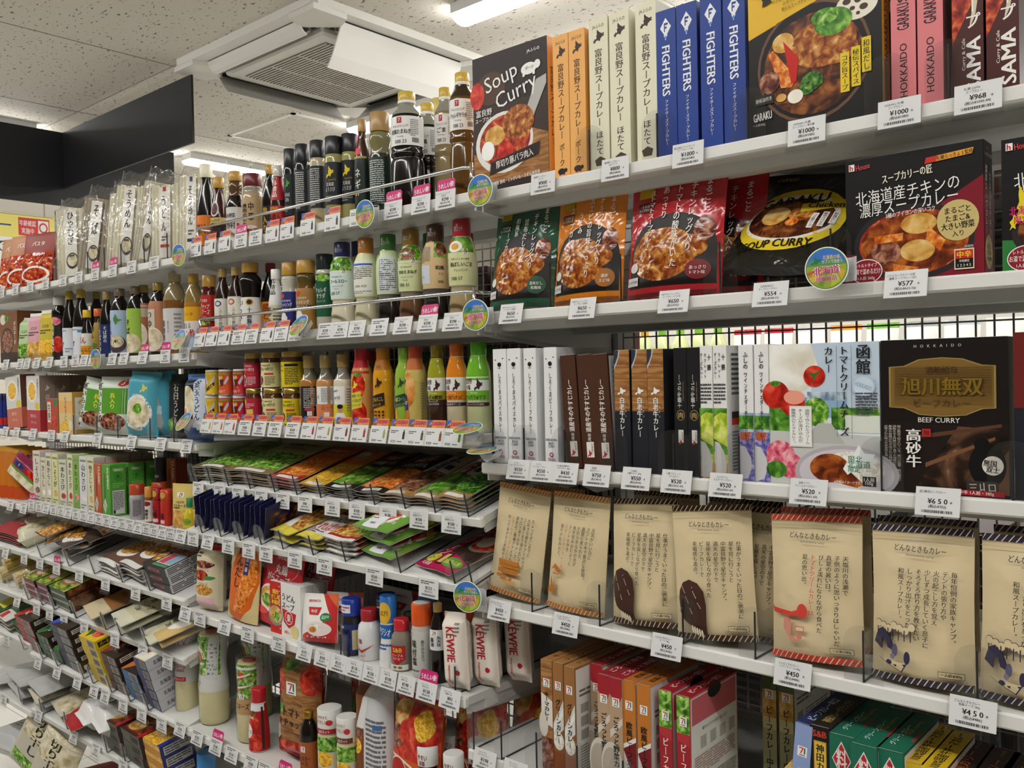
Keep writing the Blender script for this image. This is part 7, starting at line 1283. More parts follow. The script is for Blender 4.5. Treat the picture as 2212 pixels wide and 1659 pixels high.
def ab(px, w, py, kind, body, cap, lab, labels, **k): return bottle('A2', px, w, py, kind, body, cap, lab, labels, dy=k.pop('dy', .025), **k)
ab(129, 31, 641, 'pinch', SOY, '#c9c6c0/s', 'sukiyaki sauce bottle with a white cap and meat label', [lb(.06, .7, '#2a201e', [E(.5, .86, .4, .1, 'flower'), E(.7, .3, .3, .2, 'tomato'), R(.1, .6, .5, .8, '#4a6a35'), V(.35, .8, .1, .3, 'すき焼の', '#f0ebe4', 2)])])
s = ab(152, 31, 629, 'soy', SOY, '#b59a45/s', 'tall black soy bottle with a gold cap and white label, left one', [lb(.06, .46, '#dcdfe4', [V(.35, .6, .2, .2, 'ず', '#2a2c34', 2), L(.1, .85, .9, .95, '#8a90a0', 1), L(.5, .1, .9, .3, '#8a90a0', 2)])])
ab(177, 36, 625, 'soy', SOY, '#b59a45/s', 'tall black soy bottle with a gold cap and white label, right one', [lb(.06, .46, '#dcdfe4', [V(.35, .6, .2, .2, 'ず', '#2a2c34', 2), L(.1, .85, .9, .95, '#8a90a0', 1), R(.6, .8, .9, .9, '#4a90c0')])])
ab(210, 28, 630, 'tsuyu', SOY, '#a08a45/s', 'black bottle with an old gold cap, standing behind the yellow cap', [], dy=.10)
ab(189, 27, 670, 'gin', SOY, '#dcb52a/s', 'short ponzu bottle with a yellow cap', [lb(.06, .52, '#e0dcd2', [T(.4, .7, .3, 'ぽん', '#b5302a', .6, 0, 2), R(0, 0, 1, .45, '#d9962a'), L(.1, .08, .9, .36, '#5a3a10', 3)])])
ab(213, 27, 667, 'gin', '#2a1c12/g', '#d9662a/s', 'short bottle with an orange cap and gold label', [lb(.06, .72, '#a3853a', [V(.35, .9, .5, .3, 'めん', '#2a2016', 2), E(.5, .3, .2, .08, '#5a7a2a'), L(.1, .05, .9, .22, '#3a2f1a', 4)])])
ab(232, 31, 630, 'soy', SOY, '#a08452/s', 'black buckwheat sauce bottle with a navy label and tan cap', [lb(.04, .5, '#23305f', [V(.3, .85, .1, .24, 'そばつゆ', '#e6e8ee', 2), V(.66, .95, .4, .2, 'そば屋の', '#e6e8ee', 1)])])
ab(260, 40, 624, 'tsuyu', SOY, '#7a6450/s', 'noodle soup bottle with a light blue label', [lb(.05, .68, '#a9bcd8', seven(.14, .84, .14, .1) + [Pg([(.5, .8), (.6, .92), (.7, .8), (.86, .78), (.7, .74), (.6, .66), (.52, .75)], '#4f8a3a'), V(.3, .78, .3, .2, 'そうめん', '#26304a', 2), E(.6, .22, .4, .2, '#4a3a4a'), E(.6, .28, .3, .14, 'noodle')])])
ab(294, 38, 619, 'tsuyu', SOY, '#7a6450/s', 'noodle soup bottle with a green and buckwheat noodle label', [lb(.05, .68, '#9cbf4a', seven(.2, .84, .14, .1) + [V(.4, .78, .4, .22, 'そば', '#26221c', 2), E(.5, .22, .45, .22, 'noodle')])], dy=.03)
ab(312, 36, 616, 'tsuyu', SOY, '#9a7f35/s', 'noodle soup bottle with a brown label, half hidden', [lb(.05, .74, '#a3644a', [R(0, .72, 1, .96, '#b5a890'), E(.5, .35, .4, .26, '#e3dacb'), E(.5, .36, .32, .18, 'noodle')])], dy=.05)
ab(343, 41, 611, 'tsuyu', SOY, '#9a7f35/s', 'noodle soup bottle with a brown label and large brush lettering', [lb(.05, .74, '#b57a5a', seven(.16, .86, .14, .1) + [R(.1, .46, .62, .84, '#cfc4b0'), V(.36, .82, .46, .3, 'つゆ', '#1f1b18', 2), E(.5, .24, .42, .24, '#e3dacb'), E(.52, .27, .34, .18, 'noodle')])])
ab(379, 50, 590, 'tsuyu', '#7a4f22/g', '#b5a878/s', 'large brown vinegar bottle with a grey white label', [lb(.06, .56, '#cfccca', seven(.14, .84, .14, .12) + [V(.3, .72, .2, .17, '穀物酢', '#3a3630', 2), V(.52, .7, .4, .08, 'まろやか', '#5a564f'), L(.72, .3, .95, .9, '#8a867f', 6)])], fill=(.66, '#8a7a55/g'))
ab(420, 41, 592, 'tsuyu', '#a8762a/g', '#b58f35/s', 'vinegar bottle with a yellow and white label beside the middle bay', [lb(.06, .58, '#e4e2dc', [R(0, .66, 1, 1, '#dfa922'), T(.45, .82, .08, 'らくらく酢', '#7a5a1a', .5), T(.4, .55, .14, '使える', '#26221c', .4, 0, 1), T(.45, .36, .2, 'タン酢', '#b5302a', .6, 0, 2), E(.7, .15, .3, .2, '#a9c3da')])], fill=(.64, '#8a7340/g'))
for i, (px, pr, fl) in enumerate(((13, '350', None), (44, '228', None), (59, '228', None), (80, '228', None), (107, '298', None), (139, '258', None), (164, '258', None), (182, '328', None), (201, '298', 'hokkaido'), (243, '298', None), (268, '298', None), (309, '258', 'happy'), (358, '198', 'happy'), (399, '258', None))):
    price_tag('A2' if px > 80 else 'Z2', px, pr, 'price tag on the second left rail, %s from the left edge of the photo' % (NTH + ['thirteenth', 'fourteenth'])[i + 1], None, fl, None, None, True)
disc('A2', 207, 775, 'round landscape sign seen at a slant below the soy bottles', 4)
disc('A2', 388, 733, 'round landscape sign at the right end of the second left rail', 0, tilt=-22)

# left bay, third shelf
for i in range(3): bottle('Z3', 3 + i * 8, 9, 850, 'slim', '#2a3a8a/g', '#26305f/s', 'thin blue and red tube pack at the left edge of the third shelf, %s' % ('left', 'middle', 'right')[i], [lb(.1, .3, '#c4302e', [])], name='seasoning_tube', dy=.02 + .01 * i)
def pbox(px0, px1, py, c, c2, lab, roll=0, yaw=0, row='Z3'):
    f = [R(0, .38, 1, 1, '#d9d6d0'), R(0, 0, 1, .38, c), E(.42, .72, .36, .2, '#efece6'), E(.42, .72, .28, .16, 'corn'), V(.86, .95, .62, .12, '北海道たらこ', '#3a302c'), E(.8, .45, .16, .07, '#d9c62a'), T(.5, .28, .06, '生たらこ', '#f0e6e0', .7, 0, 2), T(.5, .16, .05, 'クリーム', '#f0e6e0', .6)]
    return carton(row, px0, px1, py, .045, lab, f, [R(0, .38, 1, 1, c2), R(0, 0, 1, .38, c), HK(.3, .72, .35, .12, '#e6ded6'), V(.5, .66, .4, .3, '虎杖浜たらこ', '#e6ded6')], cols={'all': c2, 'top': c}, name='pasta_sauce_box', roll=roll, yaw=yaw)
pbox(18, 50, 816, '#c96a52', '#6a3f35', 'orange and brown cod roe pasta sauce box leaning left', roll=-5)
o = pbox(60, 88, 812, '#b5303a', '#9a8478', 'red and grey cod roe pasta sauce box, foremost of its queue')
behind(o, 6, .047, 'red and grey cod roe pasta sauce box, %s one behind the foremost', 'queue of red and grey boxes')
carton('A3', 103, 127, 861, .035, 'small tomato pasta sauce box', [R(0, 0, 1, 1, '#b5402a'), R(.05, .3, .35, .9, '#e6e0d2'), E(.75, .88, .2, .1, '#2f7a4a'), V(.2, .85, .35, .22, '完熟', '#26221c', 2), E(.6, .3, .3, .2, 'tomato')], cols={'all': '#5a8a3a'}, name='sauce_box')
yb = [R(0, 0, 1, 1, '#e0c488'), R(0, .5, 1, .8, '#e6b06a'), V(.5, .9, .3, .18, 'とうもろこし', '#4a3418', 2), E(.5, .14, .46, .16, 'corn'), E(.85, .2, .14, .12, '#e9e2d0')]
o = carton('A3', 129, 158, 848, .06, 'cream yellow soup box with a mountain picture, front one of two', yb, [R(0, 0, 1, 1, '#c79a3f'), R(.12, .1, .88, .88, '#e4e1da'), E(.5, .76, .24, .06, 'potato'), E(.5, .5, .24, .06, 'corn'), E(.5, .25, .24, .06, 'soup')], cols={'all': '#c79a3f'}, name='soup_box')
behind(o, 1, .062, 'cream yellow soup box, %s one behind the mountain picture box')
gk = [R(0, 0, 1, 1, '#d9e0d2'), R(.3, .36, .98, .8, '#5a9a30'), V(.2, .9, .2, .2, '焼いもそば', '#26221c', 2), V(.62, .72, .44, .16, '具入り', '#e9e34a', 2), E(.6, .22, .34, .16, 'meat/w'), E(.85, .9, .12, .07, '#c4302e'), T(.86, .9, .08, '3', '#f0e6e0', .1, 0, 2)]
pouch('A3', 176, 214, 828, 'green and white noodle bag with brush lettering, left one', gk, '#d9e0d2/w', tk=.05, tilt=3, roll=10, yaw=20, dy=.02, seed=71, kind='block', name='noodle_bag')
o = pouch('A3', 216, 262, 817, 'green and white noodle bag with brush lettering, right one', gk, '#d9e0d2/w', tk=.05, tilt=3, roll=1, yaw=12, dy=.02, seed=72, kind='block', name='noodle_bag')
te = [R(0, 0, 1, 1, '#4fa3b5'), E(.5, .36, .42, .28, '#e9e6e0'), E(.5, .36, .36, .23, 'noodle'), E(.5, .42, .14, .08, 'salad/w'), HK(.5, .66, .3, .16, '#d9c86a'), T(.4, .62, .06, '冷麺', '#e6eef0', .3)]
pouch('A3', 277, 320, 808, 'teal cold noodle bag with a bowl picture', te, '#4fa3b5/w', tk=.05, tilt=4, roll=3, yaw=14, dy=.02, seed=73, kind='block', name='noodle_bag')
pouch('A3', 322, 362, 806, 'second teal noodle bag with a silver fold, right of the bowl picture bag', [R(0, 0, 1, 1, '#3f8a9c'), Pg([(0, 1), (.4, 1), (.8, .2), (.6, 0), (.3, .4)], '#8a8f8c'), T(.5, .4, .14, '地鶏', '#b9d3da', .5)], '#3f8a9c/w', tk=.045, tilt=3, roll=-2, yaw=14, dy=.05, seed=74, kind='block', name='noodle_bag')
pouch('A3', 366, 395, 810, 'black noodle bag with white brush lettering', [R(0, 0, 1, 1, '#17181a'), V(.6, .85, .2, .3, '石臼うどん', '#d6d3cc', 1), E(.3, .2, .24, .1, 'green')], '#17181a/w', tk=.04, tilt=3, yaw=12, dy=.06, seed=75, kind='block', name='noodle_bag')
pouch('A3', 398, 442, 810, 'blue and white udon bag with an egg noodle picture', [R(0, 0, 1, 1, '#3a5a96'), R(0, .3, 1, .9, '#15171d'), E(.3, .56, .36, .26, 'noodle'), E(.24, .44, .12, .08, 'egg'), E(.24, .44, .07, .05, 'carrot/w'), R(.6, .2, .95, .92, '#cdd6e2'), V(.72, .9, .3, .18, '釜玉うどん', '#26304a', 2), R(0, .92, 1, 1, '#5f86c0')], '#3a5a96/w', tk=.05, tilt=3, yaw=8, dy=.02, seed=76, kind='block', name='noodle_bag')
for i, (px, pr) in enumerate(((12, '298'), (36, '280'), (72, '280'), (112, '198'), (141, '248'), (211, '298'), (285, '320'), (348, '320'), (404, '358'))):
    price_tag('A3' if px > 90 else 'Z3', px, pr, 'price tag on the third left rail, %s from the left edge of the photo' % NTH[i + 1], None, None, None, None, True)
disc('A3', 398, 910, 'round landscape sign below the blue and white udon bag', -4, tilt=-36)
for i, px in enumerate((160, 210, 255, 325, 376)): divider('A3', px, 'clear rounded divider among the noodle bags, %s from the left' % NTH[i + 1], h=.06, w=.034, dy=.003, ln=.01)

# left bay, fourth shelf: condiment boxes, shakers, tubes
for i in range(5): pouch('Z4', 2 + i * 15, 24 + i * 15, 965 + i * 2, 'orange seasoning bag with black brush lettering, %s from the left' % NTH[i + 1], [R(0, 0, 1, 1, '#cf7a1c'), R(0, .0, 1, .25, '#c9501c'), V(.5, .9, .3, .5, '旨い!', '#1f1a16', 2), R(0, .94, 1, 1, '#d9a02a')], '#cf7a1c/w', tk=.02, tilt=8, yaw=64, w=.12, dy=.05 + .006 * i, seed=80 + i, name='seasoning_pouch', group='orange seasoning bags')
pouch('Z4', 20, 62, 1030, 'three portion noodle bag leaning sideways with a purple top', [R(0, 0, 1, 1, '#8a2a4a'), R(0, 0, 1, .5, 'noodle'), E(.3, .7, .14, .1, '#26356f'), T(.3, .7, .1, '3', '#efece6', .12, 0, 2), E(.7, .7, .2, .14, 'tomato/w'), R(.0, .45, 1, .55, '#5f8a3a')], '#8a2a4a/w', tk=.05, tilt=10, roll=32, yaw=18, dy=.02, seed=86, kind='block', name='noodle_bag')
wb = lambda c, t, pic: [R(0, 0, 1, 1, c), R(.1, .9, .9, .94, '#8a8a6a'), V(.52, .86, .36, .55, t, '#26261f', 2), E(.6, .24, .3, .06, pic), L(.15, .04, .85, .14, '#8a8a7a', 2)]
W_ = [(73.6, 89, 973, '#dcd3c6', 'しょうが', 'meat', '#d99aa5', 'pink topped'), (90, 100.5, 988, '#dcd2b8', 'からし', 'egg', '#d9d3c2', 'short cream'), (101, 113, 978, '#d9d3bd', '和からし', 'egg', '#c9c3b0', 'tall cream'), (114, 127.5, 980, '#dcd99c', 'しょうが', 'potato', '#cfcf8a', 'pale yellow'), (129, 145, 992, '#d3d3bd', '本わさび', 'tomato', '#a9c37a', 'short green topped'), (148, 159, 981, '#d9d8b5', '本わさび', 'tomato', '#c9cc8a', 'pale olive'), (160, 172.5, 984, '#7fb04a', '本わさび', 'flower', '#8aba4a', 'bright green sided'), (174, 190, 985, '#dcdadd', '山わさび', 'rice', '#cfd0cf', 'white horseradish'), (191, 204.5, 987, '#dad7b0', '柚子こしょう', 'potato', '#d0d09a', 'cream yuzu')]
for i, (a, b, py, c, t, pic, tc, nm) in enumerate(W_):
    o = carton('A4', a, b, py, .032, '%s condiment box, front of the %s queue from the left' % (nm, NTH[i + 1]), wb(c, t, pic), [R(.08, .04, .92, .96, '#c9c4c4')], cols={'all': '#d6d1cc', 'front': c, 'top': tc}, name='condiment_box', group='upright condiment boxes')
    behind(o, 4, .034, nm + ' condiment box, %s one behind the front of its queue', 'queues of condiment boxes')
cl = [R(0, 0, 1, 1, '#b85a32'), T(.68, .78, .26, 'CLASSIC', '#efe6d6', .36, -90, 2), R(.22, .36, .42, .72, '#8a2a1c'), R(.26, .7, .38, .8, '#9a3a24'), Pg([(.3, .36), (.55, .2), (.3, .04), (.05, .2)], '#cfd0c6'), T(.3, .2, .06, 'TABASCO', '#3a6a3a', .4, -60)]
o = carton('A4', 206, 221, 1002, .032, 'orange pepper sauce box, front of its queue', cl, (), cols={'all': '#b85a32'}, name='pepper_sauce_box')
behind(o, 4, .034, 'orange pepper sauce box, %s one behind the front', 'queue of orange pepper sauce boxes')
jl = [R(0, 0, 1, 1, '#4f9a35'), T(.7, .74, .26, 'JALAPENO', '#e6ecd9', .42, -90, 2), R(.25, .34, .45, .74, '#3f6a2a'), R(.28, .74, .42, .84, '#a3302a'), Pg([(.35, .34), (.6, .2), (.35, .04), (.1, .2)], '#cfd6c6'), T(.35, .2, .06, 'TABASCO', '#2f6a2f', .4, -60)]
js = [R(0, 0, 1, 1, '#54a03a'), T(.5, .9, .055, 'TABASCO', '#e6ecd9', .66, 0, 2), E(.5, .77, .24, .085, '#2f7a2a'), E(.5, .77, .2, .07, '#54a03a'), E(.5, .77, .12, .045, '#2f7a2a'), L(.15, .55, .85, .65, '#8ac06a', 3), R(.12, .04, .88, .5, '#d9dad6'), L(.16, .12, .84, .48, '#5a5a5a', 12), R(.16, .05, .3, .12, '#3a3a3a')]
o = carton('A4', 222.5, 240, 1003, .042, 'bright green pepper sauce box with its printed side in view, front one', jl, js, cols={'all': '#54a03a'}, name='pepper_sauce_box')
behind(o, 2, .05, 'bright green pepper sauce box, %s one behind the front', 'green pepper sauce boxes')
def a4(px, w, py, kind, body, cap, lab, labels, **k): return bottle('A4', px, w, py, kind, body, cap, lab, labels, dy=k.pop('dy', .02), **k)
r = a4(297, 32, 1045, 'spice', '#b9b3b0/g', '#b54524/s', 'grey spice jar with a rust red lid, front one', [lb(.04, .62, '#a9a4a8', [V(.3, .8, .3, .2, 'こしょう', '#2a262a', 2), L(.55, .1, .95, .9, '#4a464a', 12)])], name='spice_jar', cat='jar')
dup(r, r.location + Vector((.02, .05, .0)), None, 'grey spice jar with a rust red lid, second one behind')
a4(348, 34, 988, 'grinder', '#141416/g', '#1a1a1c/s', 'tall black pepper grinder behind the red chilli jars', [lb(.1, .4, None, [T(.5, .5, .2, 'PEPPER', '#b5b2aa', .6)])], name='pepper_grinder', dy=.08, capops=[T(.5, .4, .1, 'black', '#b5b2aa', .4)])
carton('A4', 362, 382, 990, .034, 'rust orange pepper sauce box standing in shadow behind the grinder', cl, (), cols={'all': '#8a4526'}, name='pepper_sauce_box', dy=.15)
a4(322, 17, 1051, 'spice', '#8a5a2a/g', '#d9913a/s', 'small spice jar with a yellow orange lid, left of the chilli jars', [lb(.04, .62, '#e0dcd2', [E(.5, .85, .4, .12, '#8a2230'), V(.5, .6, .1, .4, '柚唐辛', '#26221f', 2)])], name='spice_jar', cat='jar')
a4(340, 18, 1054, 'spice', '#8a1f2a/g', '#a8222f/s', 'small dark red seven spice jar', [lb(.04, .66, '#b0202e', [V(.5, .8, .25, .55, '七味', '#1c1416', 2), R(.2, .05, .8, .2, '#e0c3c3')])], name='spice_jar', cat='jar', capops=[E(.5, .5, .3, .3, '#c9a24a')])
a4(361, 26, 1057, 'spice', '#a8451f/g', '#cf4023/s', 'small orange red chilli powder jar', [lb(.04, .66, '#c23222', [V(.4, .8, .25, .4, '一味', '#1c1416', 2), R(.2, .05, .6, .2, '#e0c3c3')])], name='spice_jar', cat='jar', capops=[E(.45, .5, .3, .3, '#c9a24a')])
mt = [R(0, 0, 1, 1, '#d6bd6e'), R(0, .0, 1, .42, 'potato/w')] + seven(.36, .7, .28, .11) + [T(.5, .6, .06, 'つぶ入り', '#2a2416', .6, 0, 2), T(.5, .52, .07, 'マスタード', '#2a2416', .8, 0, 2), L(.2, .45, .8, .49, '#4a4026', 1)]
o = pouch('A4', 374, 404, 1046, 'yellow mustard tube with grain print, left one of three', mt, '#d6bd6e/w', tk=.026, tilt=2, dy=.02, seed=91, name='mustard_tube', yaw=14)
dup(o, o.location + Vector((.052, .02, 0)), None, 'yellow mustard tube with grain print, middle one of three')
dup(o, o.location + Vector((.10, .05, 0)), None, 'yellow mustard tube with grain print, right one of three')
a4(411, 26, 1075, 'lemon', '#d9c62a/g', '#2f8a5a/s', 'small yellow lemon juice bottle with a green cap', [lb(.1, .45, '#dccb3a', [E(.5, .5, .3, .3, '#8fae3a'), T(.5, .5, .2, 'レモン', '#2a5a2a', .5)])], name='juice_bottle')
for i in range(21):
    px = 69 + i * 15.6 + i * i * .06
    price_tag('A4', px, ('198', '178', '158')[i % 3], 'price tag in the unbroken row under the condiment boxes, %s' % (('%s from its left end' % NTH[i + 1]) if i < 11 else ('%s from its right end' % NTH[21 - i])), None, 'happy' if i == 0 else None, None, None, True)
for px, nm in ((24, 'orange seasoning bags'), (52, 'three portion noodle bag')): price_tag('Z4', px, '298', 'price tag on the far left rail under the %s' % nm, None, None, None, None, True)

# left bay, fifth to lowest shelf: everything lies on sloping boards
def bricks(row, px0, px1, n, d, hb, lab, front, top, side, cols, dy=.012, yaw=0, name='curry_roux_box', group=None, pitch=None, base=0.0):
    """n flat boxes stacked on a sloping board"""
    y, zz = seat(row, dy)
    t = math.radians(ROW[row][2])
    x0, x1 = xat(px0, y, zz), xat(px1, y, zz)
    w = x1 - x0; first = None
    for i in range(n):
        up = base + (n - 1 - i) * (hb + .0006) + .0006
        which = 'topmost' if i == 0 else ('lowest' if i == n - 1 else NTH[i + 1] + ' from the top')
        loc = ((x0 + x1) / 2, y - math.sin(t) * up, zz + math.cos(t) * up)
        rot = (t, 0, math.radians(yaw + (0, 1.2, -1, .6, -.5)[i % 5]))
        lb_ = lab.replace('%s', which)
        if first: dup(first, loc, rot, lb_); continue
        m = MB(); m.box(-w / 2, 0, 0, w / 2, d, hb, cols, .0006)
        draw(m, lambda u, v, l: (u - w / 2, -l, v), w, hb, front)
        draw(m, lambda u, v, l: (u - w / 2, v, hb + l), w, d, top)
        draw(m, lambda u, v, l: (w / 2 + l, u, v), d, hb, side)
        first = tag(m.build(name, loc=loc, rot=rot), lab.replace('%s', which), 'box', group)
    return first
def flat(row, px0, px1, n, Hh, tk, ops, col, lab, **k): return stack(row, px0, px1, n, None, Hh, tk, ops, col, lab, **k)
sp_ = lambda c, pic, t: [R(0, 0, 1, 1, c), E(.5, .42, .46, .34, '#e6e2da'), E(.5, .42, .4, .28, pic), T(.5, .86, .09, t, '#f0e6da', .7, 0, 2), R(0, 0, 1, .05, '#e6e2da')]
flat('Z5', -12, 44, 5, .18, .007, [R(0, 0, 1, 1, '#a3262e'), E(.5, .5, .36, .2, 'redsauce/w'), T(.5, .82, .08, '中華', '#e9d9b0', .5, 0, 2)], '#a3262e/w', 'red sauce packet at the far left, %s of its stack', dy=.012, seed=101, group='red sauce packets')
for i, (px, dyy) in enumerate(((30, .012), (46, .06))):
    o = pouchmesh(.10, .13, .055, [R(0, 0, 1, 1, '#d9d3b8'), E(.5, .55, .4, .34, 'noodle'), L(.3, .1, .7, .2, '#8a7a5a', 1)], '#d9d3b8/w', 'block', None, .002, 103 + i).build('noodle_bag')
    tag(o, 'round clear bag of pale fresh noodles, %s one' % ('front', 'rear')[i], 'noodles', 'clear bags of pale noodles'); lay(o, 'Z5', px + 12, dyy, .026, yaw=-12)
flat('A5', 84, 122, 2, .16, .022, [R(0, 0, 1, 1, '#5a2a1c'), R(.02, .02, .98, .66, 'pasta/w'), E(.5, .82, .36, .12, '#8a1f2a'), T(.5, .82, .1, 'ナポリ', '#efe6da', .5, 0, 2)], '#5a2a1c/w', 'glossy noodle pack with an orange noodle picture, %s of two', dy=.014, yaw=-8, seed=105, base=.03, jit=16)
flat('A5', 122, 160, 2, .1, .026, [R(0, 0, 1, 1, '#4a3a36'), E(.5, .5, .46, .4, '#e3dfd8'), E(.5, .55, .4, .3, 'pasta/w')], '#4a3a36/w', 'pack with a noodle bowl picture, %s of two', dy=.01, yaw=-10, seed=106, base=.01)
flat('A5', 166, 222, 1, .19, .03, [R(0, 0, 1, 1, '#3f2a22'), R(.03, .2, .97, .8, '#d9cfc0'), R(.05, .22, .95, .78, 'pasta/w'), T(.65, .7, .1, '焼きそば', '#1f1a16', .5, 6, 2)], '#3f2a22/w', 'large brown pasta pack lying tilted on top of the clear packs', dy=.05, yaw=-12, seed=107, base=.045)
ws = [R(0, 0, 1, 1, '#e3e1dc'), R(0, .08, 1, 1, '#6a4a3a'), E(.5, .48, .47, .3, '#ece9e2'), E(.5, .48, .4, .24, 'pasta/w'), T(.5, .9, .07, 'ミートソース', '#efe6da', .7)]
flat('A5', 208, 262, 4, .2, .008, ws, '#6a4a3a/w', 'white edged meat sauce packet, %s of the left stack', dy=.01, yaw=-7, seed=108, group='left white edged packets')
flat('A5', 262, 316, 5, .2, .008, ws, '#6a4a3a/w', 'white edged meat sauce packet, %s of the right stack', dy=.008, yaw=-8, seed=109, group='right white edged packets', base=.008)
bricks('A5', 322, 376, 3, .16, .021, 'black instant dish box with a red mark, %s of three', [R(0, 0, 1, 1, '#26282a'), T(.5, .5, .5, 'KYOOM', '#c9626a', .5, 0, 2), R(.2, .4, .3, .6, '#8a8a8a')], [R(0, 0, 1, 1, '#3a3430'), R(.02, .4, .98, .98, 'meat'), R(.35, .1, .95, .4, '#d6cfc9'), R(.4, .12, .64, .36, '#c94a5a'), R(.66, .12, .92, .36, '#8ab0d0'), R(.35, .03, .95, .08, '#4f9a6a'), E(.18, .25, .14, .14, 'pasta')], [R(0, 0, 1, 1, '#c9c7c9'), L(.03, .1, .97, .9, '#3a3a3c', 4)], {'all': '#26282a', 'right': '#c9c7c9'}, yaw=-3, name='instant_dish_box', group='black instant dish boxes')
for i, (px, pr, fl) in enumerate(((13, '158', None), (53, '148', None), (87, '198', None), (123, '178', 'happy'), (172, '178', None), (229, '198', None), (294, '198', None), (361, '480', None))):
    price_tag('A5' if px > 70 else 'Z5', px, pr, 'price tag on the fifth left rail, %s from the left edge of the photo' % NTH[i + 1], None, fl, None, None, True, lean=4, dz=-.008)
# sixth: pasta bundles, roux boxes, soup pouches
for i, (px, dyy, up, c) in enumerate(((-10, .012, .03, '#d9c27a/g'), (8, .03, .055, '#c9a83a/g'), (26, .014, .03, '#cfb468/g'), (46, .012, .028, '#dcc9a0/g'), (62, .016, .028, '#d3b350/g'))):
    y, zz = seat('Z6' if px < 60 else 'A6', dyy); t = math.radians(17)
    x = xat(px + 8, y, zz)
    o = empty('pasta_bundle', (x, y - math.sin(t) * up, zz + math.cos(t) * up), (t - PI / 2, 0, math.radians(-4))); tag(o, 'yellow spaghetti bundle lying on the sixth left shelf, %s from the left' % NTH[i + 1], 'pasta', 'spaghetti bundles')
    m = MB()
    for k in range(7): m.lathe([(.0085, .01), (.0085, .25)], c, 8, (.015 * math.cos(k * 1.047) if k else 0), (.015 * math.sin(k * 1.047) if k else 0))
    m.build('spaghetti', o)
    m = MB(); m.lathe([(.012, -.012), (.026, .008), (.0265, .25), (.012, .27)], 'film', 14); m.build('clear_wrap', o)
    if i == 3:
        m = MB(); m.box(-.014, -.0275, .03, .014, -.0268, .2, '#d9c9a8'); draw(m, lambda u, v, l: (u - .014, -.0275 - l, .03 + v), .028, .17, [V(.5, .95, .3, .5, 'スパゲッティ', '#26221c', 2)]); m.build('label', o)
rx = [R(0, 0, 1, 1, '#2a2620'), R(0, .0, 1, .5, 'garden'), E(.4, .3, .3, .14, '#e0803a'), E(.4, .3, .24, .1, '#efe6da'), T(.4, .3, .06, 'ゴールド', '#c4302e', .36, 0, 2), R(0, .5, 1, 1, 'soup')]
for k, (a, b, c, nm) in enumerate(((64, 90, '#8a2a45', 'left'), (91, 118, '#7a2a55', 'middle'), (119, 158, '#3f5a3a', 'right'))):
    bricks('A6', a, b, 3, .15, .021, 'curry roux box with a garden vegetable picture, %s of the ' + nm + ' stack', [R(0, 0, 1, 1, c), R(.05, .1, .95, .4, '#b9a8a8')], rx, [R(0, 0, 1, 1, '#26221c'), R(.05, .1, .95, .9, 'soup')], {'all': c}, yaw=-3, group='garden picture roux boxes')
sw = lambda c: [R(0, 0, 1, 1, '#cfc9a8'), R(0, .62, 1, 1, '#8a7a55'), E(.5, .8, .4, .18, 'soup/w'), T(.5, .52, .09, '濃厚', '#26221c', .5, 0, 2), T(.5, .42, .1, 'コーンスープ', '#26221c', .8, 0, 2), T(.5, .3, .07, 'CORN', '#4a4032', .3), R(0, 0, 1, .18, c)]
flat('A6', 166, 226, 1, .17, .012, [R(0, 0, 1, 1, '#a3703f'), T(.5, .6, .1, 'シチュー', '#2a1c12', .8, 0, 2), R(0, 0, 1, .3, '#d9c9a3'), R(0, .7, 1, 1, 'meat/w')], '#a3703f/w', 'brown and cream soup pouch lying alone', dy=.004, yaw=-16, seed=111, base=.02, name='soup_pouch')
flat('A6', 234, 292, 2, .19, .016, sw('#d9d5bd'), '#cfc9a8/w', 'cream corn soup pouch with bold lettering, %s of two', dy=-.004, yaw=-16, seed=112, base=.02, jit=9, name='soup_pouch')
flat('A6', 296, 350, 1, .19, .016, sw('#d6d2b8'), '#cfc9a8/w', 'cream soup pouch slipping over the edge of the sixth shelf', dy=-.006, yaw=-18, seed=113, base=.02, name='soup_pouch')
flat('A6', 330, 366, 2, .15, .016, [R(0, 0, 1, 1, '#d9b878'), E(.5, .5, .4, .3, 'egg'), R(0, .8, 1, 1, '#4a453c')], '#d9b878/w', 'peach coloured soup pouch, %s of two', dy=-.004, yaw=-18, seed=114, base=.016, name='soup_pouch')
for i, px in enumerate((38, 80, 108, 139, 183, 249, 309.5, 363)): price_tag('A6' if px > 60 else 'Z6', px, ('298', '268', '268', '258', '198', '178', '178', '198')[i], 'price tag on the sixth left rail, %s from the left edge of the photo' % NTH[i + 1], None, None, None, None, True, lean=4, dz=-.008)
# seventh: roux boxes
gp_ = [R(0, 0, 1, 1, '#2f5a2a'), R(.1, .5, .9, .95, 'salad/w'), R(.1, .2, .9, .4, '#d9cf4a'), T(.5, .44, .08, 'サラダ', '#efe9d6', .6)]
for k, (a, b) in enumerate(((-34, -6), (-4, 26), (28, 56))):
    flat('Z7', a, b, 3, .2, .014, gp_ if k != 1 else [R(0, 0, 1, 1, '#2f6a35'), R(0, 0, 1, .2, '#d9d5ce'), R(.2, .02, .5, .16, '#c4302e'), R(.1, .4, .6, .9, '#c9b04a')], '#2f5a2a/w', 'green snack pack with red and white ends, %s of the ' + ('first', 'second', 'third')[k] + ' stack', dy=.01, yaw=-6, seed=121 + k, group='green snack packs')
def roux(a, b, n, hb, c, top, sd, nm, **k):
    bricks('A7', a, b, n, .165, hb, nm + ', %s of its stack', [R(0, 0, 1, 1, c), R(.45, .12, .9, .88, '#c9c5bd'), BAR(.48, .16, .87, .84)], top, sd, {'all': c, 'right': k.pop('rc', '#2e2321')}, group=nm + ' stack', **k)
